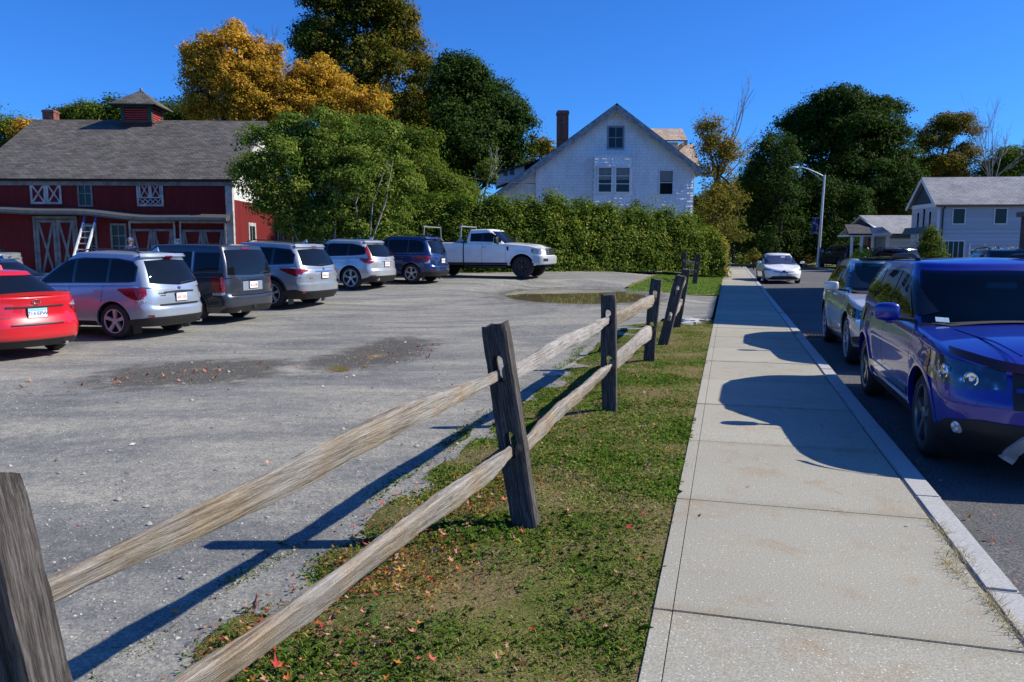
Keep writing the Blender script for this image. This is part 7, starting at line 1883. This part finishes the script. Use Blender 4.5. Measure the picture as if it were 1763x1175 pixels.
c = mixc(nt, 1., c, ramp(nt, sp_.outputs[2], [(0, (.6, .6, .6)), (1, (1.35, 1.35, 1.35))]), 'MULTIPLY')
L(nt, c, b.inputs['Base Color']); b.inputs['Roughness'].default_value = .7; b.inputs['Specular IOR Level'].default_value = .2
tr = nt.nodes.new('ShaderNodeBsdfTranslucent'); L(nt, c, tr.inputs[0]); mx = nt.nodes.new('ShaderNodeMixShader'); mx.inputs[0].default_value = .3
L(nt, b.outputs[0], mx.inputs[1]); L(nt, tr.outputs[0], mx.inputs[2]); L(nt, mx.outputs[0], nt.nodes['Material Output'].inputs[0]); M_blade = m
V, A = [], []
for (n_, s0, s1, sz, sd_, wd) in ((300000, 1.2, 7.5, .013, 1, .0022), (230000, 5.0, 18.7, .020, 2, .0045), (14000, 1.2, 9, .032, 5, .0026)):
    v_, k, a_ = turf(n_, s0, s1, sz, sd_, wd); V.append(v_); A.append(a_)
V = np.concatenate(V); A = np.concatenate(A)
o = link('grass_blades', np_mesh('grass_blades', V, np.arange(len(V)).reshape(-1, 5), attr=A), M_blade); tag(o, 'short patchy grass and dry blades on the strip beside the sidewalk', 'grass', kind='stuff')
# far verge blades
rg = np.random.default_rng(8); n = 26000; S = rg.uniform(27.8, 46, n); T = rg.uniform(-3.2, -.02, n); X = -.297+SX*S+SY*T; Y = SY*S-SX*T; Z = zg_np(X, Y)+.02
h = rg.uniform(.03, .08, n); a = rg.uniform(0, 6.28, n); bb = np.stack([X, Y, Z], 1); sd = np.stack([-np.sin(a), np.cos(a), 0*a], 1)*.012
V = np.stack([bb-sd, bb+sd, bb+np.stack([np.cos(a)*h*.5, np.sin(a)*h*.5, h], 1)], 1).reshape(-1, 3)
o = link('far_grass_blades', np_mesh('far_grass_blades', V, np.arange(n*3).reshape(-1, 3), attr=np.stack([rg.random(n), rg.uniform(.1, .5, n), rg.random(n)], 1)), M_blade); tag(o, 'bright grass on the strip beyond the drive', 'grass', kind='stuff')
# broad-leaved weeds
def weeds(n, seed):
    rg = np.random.default_rng(seed); S = 1.6+rg.random(n)**1.2*9; T = rg.uniform(-2.2, -.25, n)
    k = rg.integers(4, 10, n); cid = np.repeat(np.arange(n), k); m_ = len(cid)
    X = (-.297+SX*S+SY*T)[cid]+rg.normal(size=m_)*.028; Y = (SY*S-SX*T)[cid]+rg.normal(size=m_)*.028
    Ss, Tt = (X+.297)*SX+Y*SY, (X+.297)*SY-Y*SX; Z = verge_z(X, Y, Ss, Tt)+rg.uniform(.008, .04, m_)
    N = rg.normal(size=(m_, 3))*.45+np.array([0, 0, 1]); N /= np.linalg.norm(N, axis=1, keepdims=True)
    return np.stack([X, Y, Z], 1), N, rg.uniform(.014, .036, m_), np.stack([rg.random(m_), rg.random(n)[cid], rg.random(m_)], 1)
P, N, sz, at2 = weeds(330, 4)
o = leaves('clover_weeds', P, N, sz, at2, leaf_mat('weed_leaves', [(.03, .10, .015), (.05, .14, .02), (.09, .18, .03), (.20, .20, .04)], .3), None, .55); tag(o, 'small broad leaved weeds growing through the grass', 'weeds', kind='stuff')
# fallen leaves: lobed, curled, red to tan
def litter(pts, seed, smin, smax):
    rg = np.random.default_rng(seed); n = len(pts); K = 10
    prof = np.array([1, .42, .85, .35, .62, .18, .62, .35, .85, .42]); ang = np.linspace(0, 2*PI, K, endpoint=False)
    V = []; 
    for i in range(n):
        s = rg.uniform(smin, smax)/2; r0 = rg.uniform(0, 6.28); tx, ty = rg.normal()*.45, rg.normal()*.45; cv = rg.uniform(-.2, .9)
        pr = prof*rg.uniform(.8, 1.2, K)*s; x = pr*np.cos(ang+r0); y = pr*np.sin(ang+r0)*rg.uniform(.55, 1); r2 = (x*x+y*y)/s
        z = tx*x+ty*y+cv*r2; z = z-z.min()+.003
        V.append(np.concatenate([[[0, 0, max(0, -0*1)+.003+max(0., -z.min())+ (0 if cv > 0 else .3*s)]], np.stack([x, y, z], 1)])+pts[i])
    V = np.concatenate(V); F = []
    base = np.arange(n)*(K+1)
    f = np.array([[0, 1+k, 1+(k+1) % K] for k in range(K)]); F = (base[:, None, None]+f[None]).reshape(-1, 3)
    at_ = np.repeat(np.stack([rg.random(n), rg.random(n), rg.random(n)], 1), K, 0)
    return V, F, at_
def place(n, seed, mode):
    rg = np.random.default_rng(seed); out = []
    while len(out) < n:
        if mode == 'grass':
            S = 1.3+rg.random()**1.5*14; T = rg.uniform(-2.3, -.05)
            if rg.random() > (.12+.88*math.exp(-((T+1.5)/.45)**2)*(1 if S < 5 else .2)): continue
        elif mode == 'lot': S = rg.uniform(2, 16); T = -2.2-abs(rg.normal())*2.2
        elif mode == 'hole': a = rg.normal(size=2); out.append((-4.9+a[0]*.7+.3*a[1], 10.9+a[1]*.5+a[0]*.3)); continue
        elif mode == 'hole2': a = rg.normal(size=2); out.append((-2.0+a[0]*.5, 13.0+a[1]*.7+a[0]*.2)); continue
        elif mode == 'gutter': S = rg.uniform(1.5, 9); T = 1.74+abs(rg.normal())*.12
        elif mode == 'path': S = rg.uniform(2, 9); T = rg.uniform(.1, 1.4)
        out.append(W(S, T))
    P = np.array(out); X, Y = P[:, 0], P[:, 1]; S, T = (X+.297)*SX+Y*SY, (X+.297)*SY-Y*SX
    if mode == 'grass': Z = verge_z(X, Y, S, T)+rg.uniform(.012, .035, len(X))
    elif mode == 'gutter': Z = np.full(len(X), -.112)
    elif mode == 'path': Z = np.full(len(X), .006)
    else: Z = lot_z(X, Y)+.006
    return np.stack([X, Y, Z], 1)
M_lit = leaf_mat('fallen_leaf', [(.20, .02, .02), (.50, .06, .06), (.52, .22, .17), (.42, .26, .18), (.42, .13, .03), (.50, .30, .06)], .15)
sets = [(place(1900, 1, 'grass'), .02, .055), (place(70, 2, 'lot'), .03, .06), (place(60, 3, 'hole'), .05, .10), (place(60, 6, 'hole2'), .04, .08), (place(60, 4, 'gutter'), .03, .06), (place(7, 5, 'path'), .03, .05)]
VV, FF, AA = [], [], []; off = 0
for i, (p, a, c_) in enumerate(sets):
    v_, f_, t_ = litter(p, 20+i, a, c_); VV.append(v_); FF.append(f_+off); AA.append(t_); off += len(v_)
o = link('fallen_leaves', np_mesh('fallen_leaves', np.concatenate(VV), np.concatenate(FF), attr=np.concatenate(AA)), M_lit); tag(o, 'scattered red, tan and orange fallen leaves on grass and gravel', 'leaves', kind='stuff')
# orange dry sprigs round the near post
rg = np.random.default_rng(9); n = 9000; S = 1.5+rg.random(n)**1.3*4.2; T = -1.4+rg.normal(size=n)*.30; X = -.297+SX*S+SY*T; Y = SY*S-SX*T
keep = fbm(X, Y, 12, 3.5) > .15; X, Y, S, T = X[keep], Y[keep], S[keep], T[keep]; n = len(X)
P = np.stack([X, Y, verge_z(X, Y, S, T)+rg.uniform(.008, .045, n)], 1); N = rg.normal(size=(n, 3)); N /= np.linalg.norm(N, axis=1, keepdims=True)
o = leaves('dry_sprigs', P, N, rg.uniform(.012, .028, n), np.stack([rg.random(n)]*3, 1), leaf_mat('dry_sprig', [(.20, .10, .02), (.38, .13, .03), (.34, .22, .04), (.16, .15, .03)], .25), None, .5); tag(o, 'low orange and rust coloured sprigs in the grass', 'weeds', kind='stuff')
# pebbles on the gravel
def pebbles(n, seed):
    rg = np.random.default_rng(seed); S = 1.5+rg.random(n)**1.6*16; T = -1.9-rg.random(n)**1.2*8; X = -.297+SX*S+SY*T; Y = SY*S-SX*T
    e = T-edge_t(S); k = e < .15; X, Y = X[k], Y[k]; n = len(X); s = rg.uniform(.003, .010, n)*(1+2.2*(rg.random(n) > .985)); Z = lot_z(X, Y)+s*.2
    base = np.array([[1, 0, 0], [0, 1, 0], [-1, 0, 0], [0, -1, 0], [0, 0, .8]]); th = rg.uniform(0, 6.28, n)
    B_ = base[None]*rg.uniform(.6, 1.3, (n, 5, 3)); c_, s_ = np.cos(th)[:, None], np.sin(th)[:, None]
    x = B_[..., 0]*c_-B_[..., 1]*s_; y = B_[..., 0]*s_+B_[..., 1]*c_
    V = np.stack([x, y, B_[..., 2]], 2)*s[:, None, None]+np.stack([X, Y, Z], 1)[:, None]
    f = np.array([[0, 1, 4], [1, 2, 4], [2, 3, 4], [3, 0, 4]]); F = (np.arange(n)[:, None, None]*5+f[None]).reshape(-1, 3)
    return V.reshape(-1, 3), F, np.repeat(np.stack([rg.random(n)]*3, 1), 4, 0)
v_, f_, t_ = pebbles(20000, 2)
m, nt, b = nmat('pebble'); a_ = nt.nodes.new('ShaderNodeAttribute'); a_.attribute_name = 'vary'; sx2 = nt.nodes.new('ShaderNodeSeparateXYZ'); L(nt, a_.outputs['Vector'], sx2.inputs[0])
L(nt, ramp(nt, sx2.outputs[0], [(0, (.12, .12, .125)), (.5, (.30, .30, .29)), (.85, (.36, .34, .30)), (1, (.55, .53, .48))]), b.inputs['Base Color']); b.inputs['Roughness'].default_value = .9
o = link('gravel_stones', np_mesh('gravel_stones', v_, f_, attr=t_), m); tag(o, 'loose gravel stones scattered over the parking lot', 'gravel', kind='stuff')
# dry tufts growing in the kerb joint
rg = np.random.default_rng(14); cl = [(3.75, 1.53), (4.05, 1.52), (4.45, 1.45), (4.62, 1.54), (5.0, 1.53), (16., 1.55), (21, 1.6), (33, 1.62)]
V = []
for s_, t_ in cl:
    for k in range(130):
        x, y = W(s_+rg.normal()*.10, t_+rg.normal()*.025); a = rg.uniform(0, 6.28); h = rg.uniform(.02, .07); l = rg.uniform(.3, 1.6); dx, dy = math.cos(a)*.002, math.sin(a)*.002
        V += [(x-dy, y+dx, .0), (x+dy, y-dx, .0), (x+math.cos(a)*h*l, y+math.sin(a)*h*l, .004+h*.6)]
V = np.array(V); o = link('kerb_weeds', np_mesh('kerb_weeds', V, np.arange(len(V)).reshape(-1, 3), attr=np.stack([rg.random(len(V)//3), rg.uniform(.6, 1, len(V)//3), rg.random(len(V)//3)], 1)), M_blade); tag(o, 'dry brown tufts in the joint of the kerb', 'weeds', kind='stuff')
# a flat stone lying by the verge
def stone(X, Y, r, seed, label):
    rg = random.Random(seed); mb = MB(); n = 12
    for k, (rr, z) in enumerate(((1, -.02), (1.05, .25), (.85, .5), (.45, .6))):
        for q in range(n): a = 2*PI*q/n; f = rr*r*(1+.2*math.sin(q*2.1+seed)); mb.v.append((f*1.5*math.cos(a), f*.9*math.sin(a), z*r+rg.uniform(-.01, .01)))
    for k in range(3):
        for q in range(n): mb.f.append((k*n+q, k*n+(q+1) % n, (k+1)*n+(q+1) % n, (k+1)*n+q)); mb.m.append(0)
    mb.f.append(tuple(3*n+q for q in range(n))); mb.m.append(0)
    o = mb.obj('stone', plain('field_stone', (.36, .35, .33), .9, var=.3, scale=12, bmp=.3), None, ang=50); o.location = (X, Y, float(lot_z(np.array([X]), np.array([Y]))[0])); tag(o, label, 'stone')
stone(.60, 11.0, .09, 1, 'pale flat stone lying on the gravel beside the grass, beyond the second rail span')
# ------------------------------------------------------------------ camera, light
cam = bpy.data.cameras.new('camera'); co = bpy.data.objects.new('camera', cam); COL.objects.link(co)
co.location = (0, 0, 1.65)
co.rotation_euler = (rad(90)-math.atan((587.5-426)/1350.), 0, 0)
cam.sensor_width = 36; cam.lens = 36*1350/1763.; cam.clip_end = 3000; cam.clip_start = .05
SC.camera = co
SUN_EL = 38.; 
az = 90-1.5   # clockwise from +Y: the sun stands to the right, a hair ahead of the camera
sd = Vector((math.sin(rad(az))*math.cos(rad(SUN_EL)), math.cos(rad(az))*math.cos(rad(SUN_EL)), math.sin(rad(SUN_EL))))
sl = bpy.data.lights.new('sun', 'SUN'); sl.energy = 5.0; sl.angle = rad(.5); sl.color = (1, .925, .785)
so = bpy.data.objects.new('sun', sl); COL.objects.link(so); so.rotation_euler = sd.to_track_quat('Z', 'Y').to_euler()
w = bpy.data.worlds.new('World'); SC.world = w; w.use_nodes = True
wn = w.node_tree; bg = wn.nodes['Background']
sky = wn.nodes.new('ShaderNodeTexSky'); sky.sky_type = 'NISHITA'; sky.sun_disc = False
sky.sun_elevation = rad(SUN_EL); sky.sun_rotation = rad(az); sky.altitude = 800; sky.air_density = 1.0; sky.dust_density = .8; sky.ozone_density = 2.0
gn = wn.nodes.new('ShaderNodeMix'); gn.data_type = 'RGBA'; gn.blend_type = 'MULTIPLY'; gn.inputs[0].default_value = 1
gn.inputs[7].default_value = (.32, .96, 2.05, 1)     # the camera's cool daylight balance, on the whole sky
wn.links.new(sky.outputs[0], gn.inputs[6]); wn.links.new(gn.outputs[2], bg.inputs[0]); bg.inputs[1].default_value = .064
SC.view_settings.view_transform = 'Standard'; SC.view_settings.look = 'None'; SC.view_settings.exposure = .45; SC.view_settings.gamma = 1
SC.render.engine = 'CYCLES'
SC.render.resolution_x = 1024; SC.render.resolution_y = 682
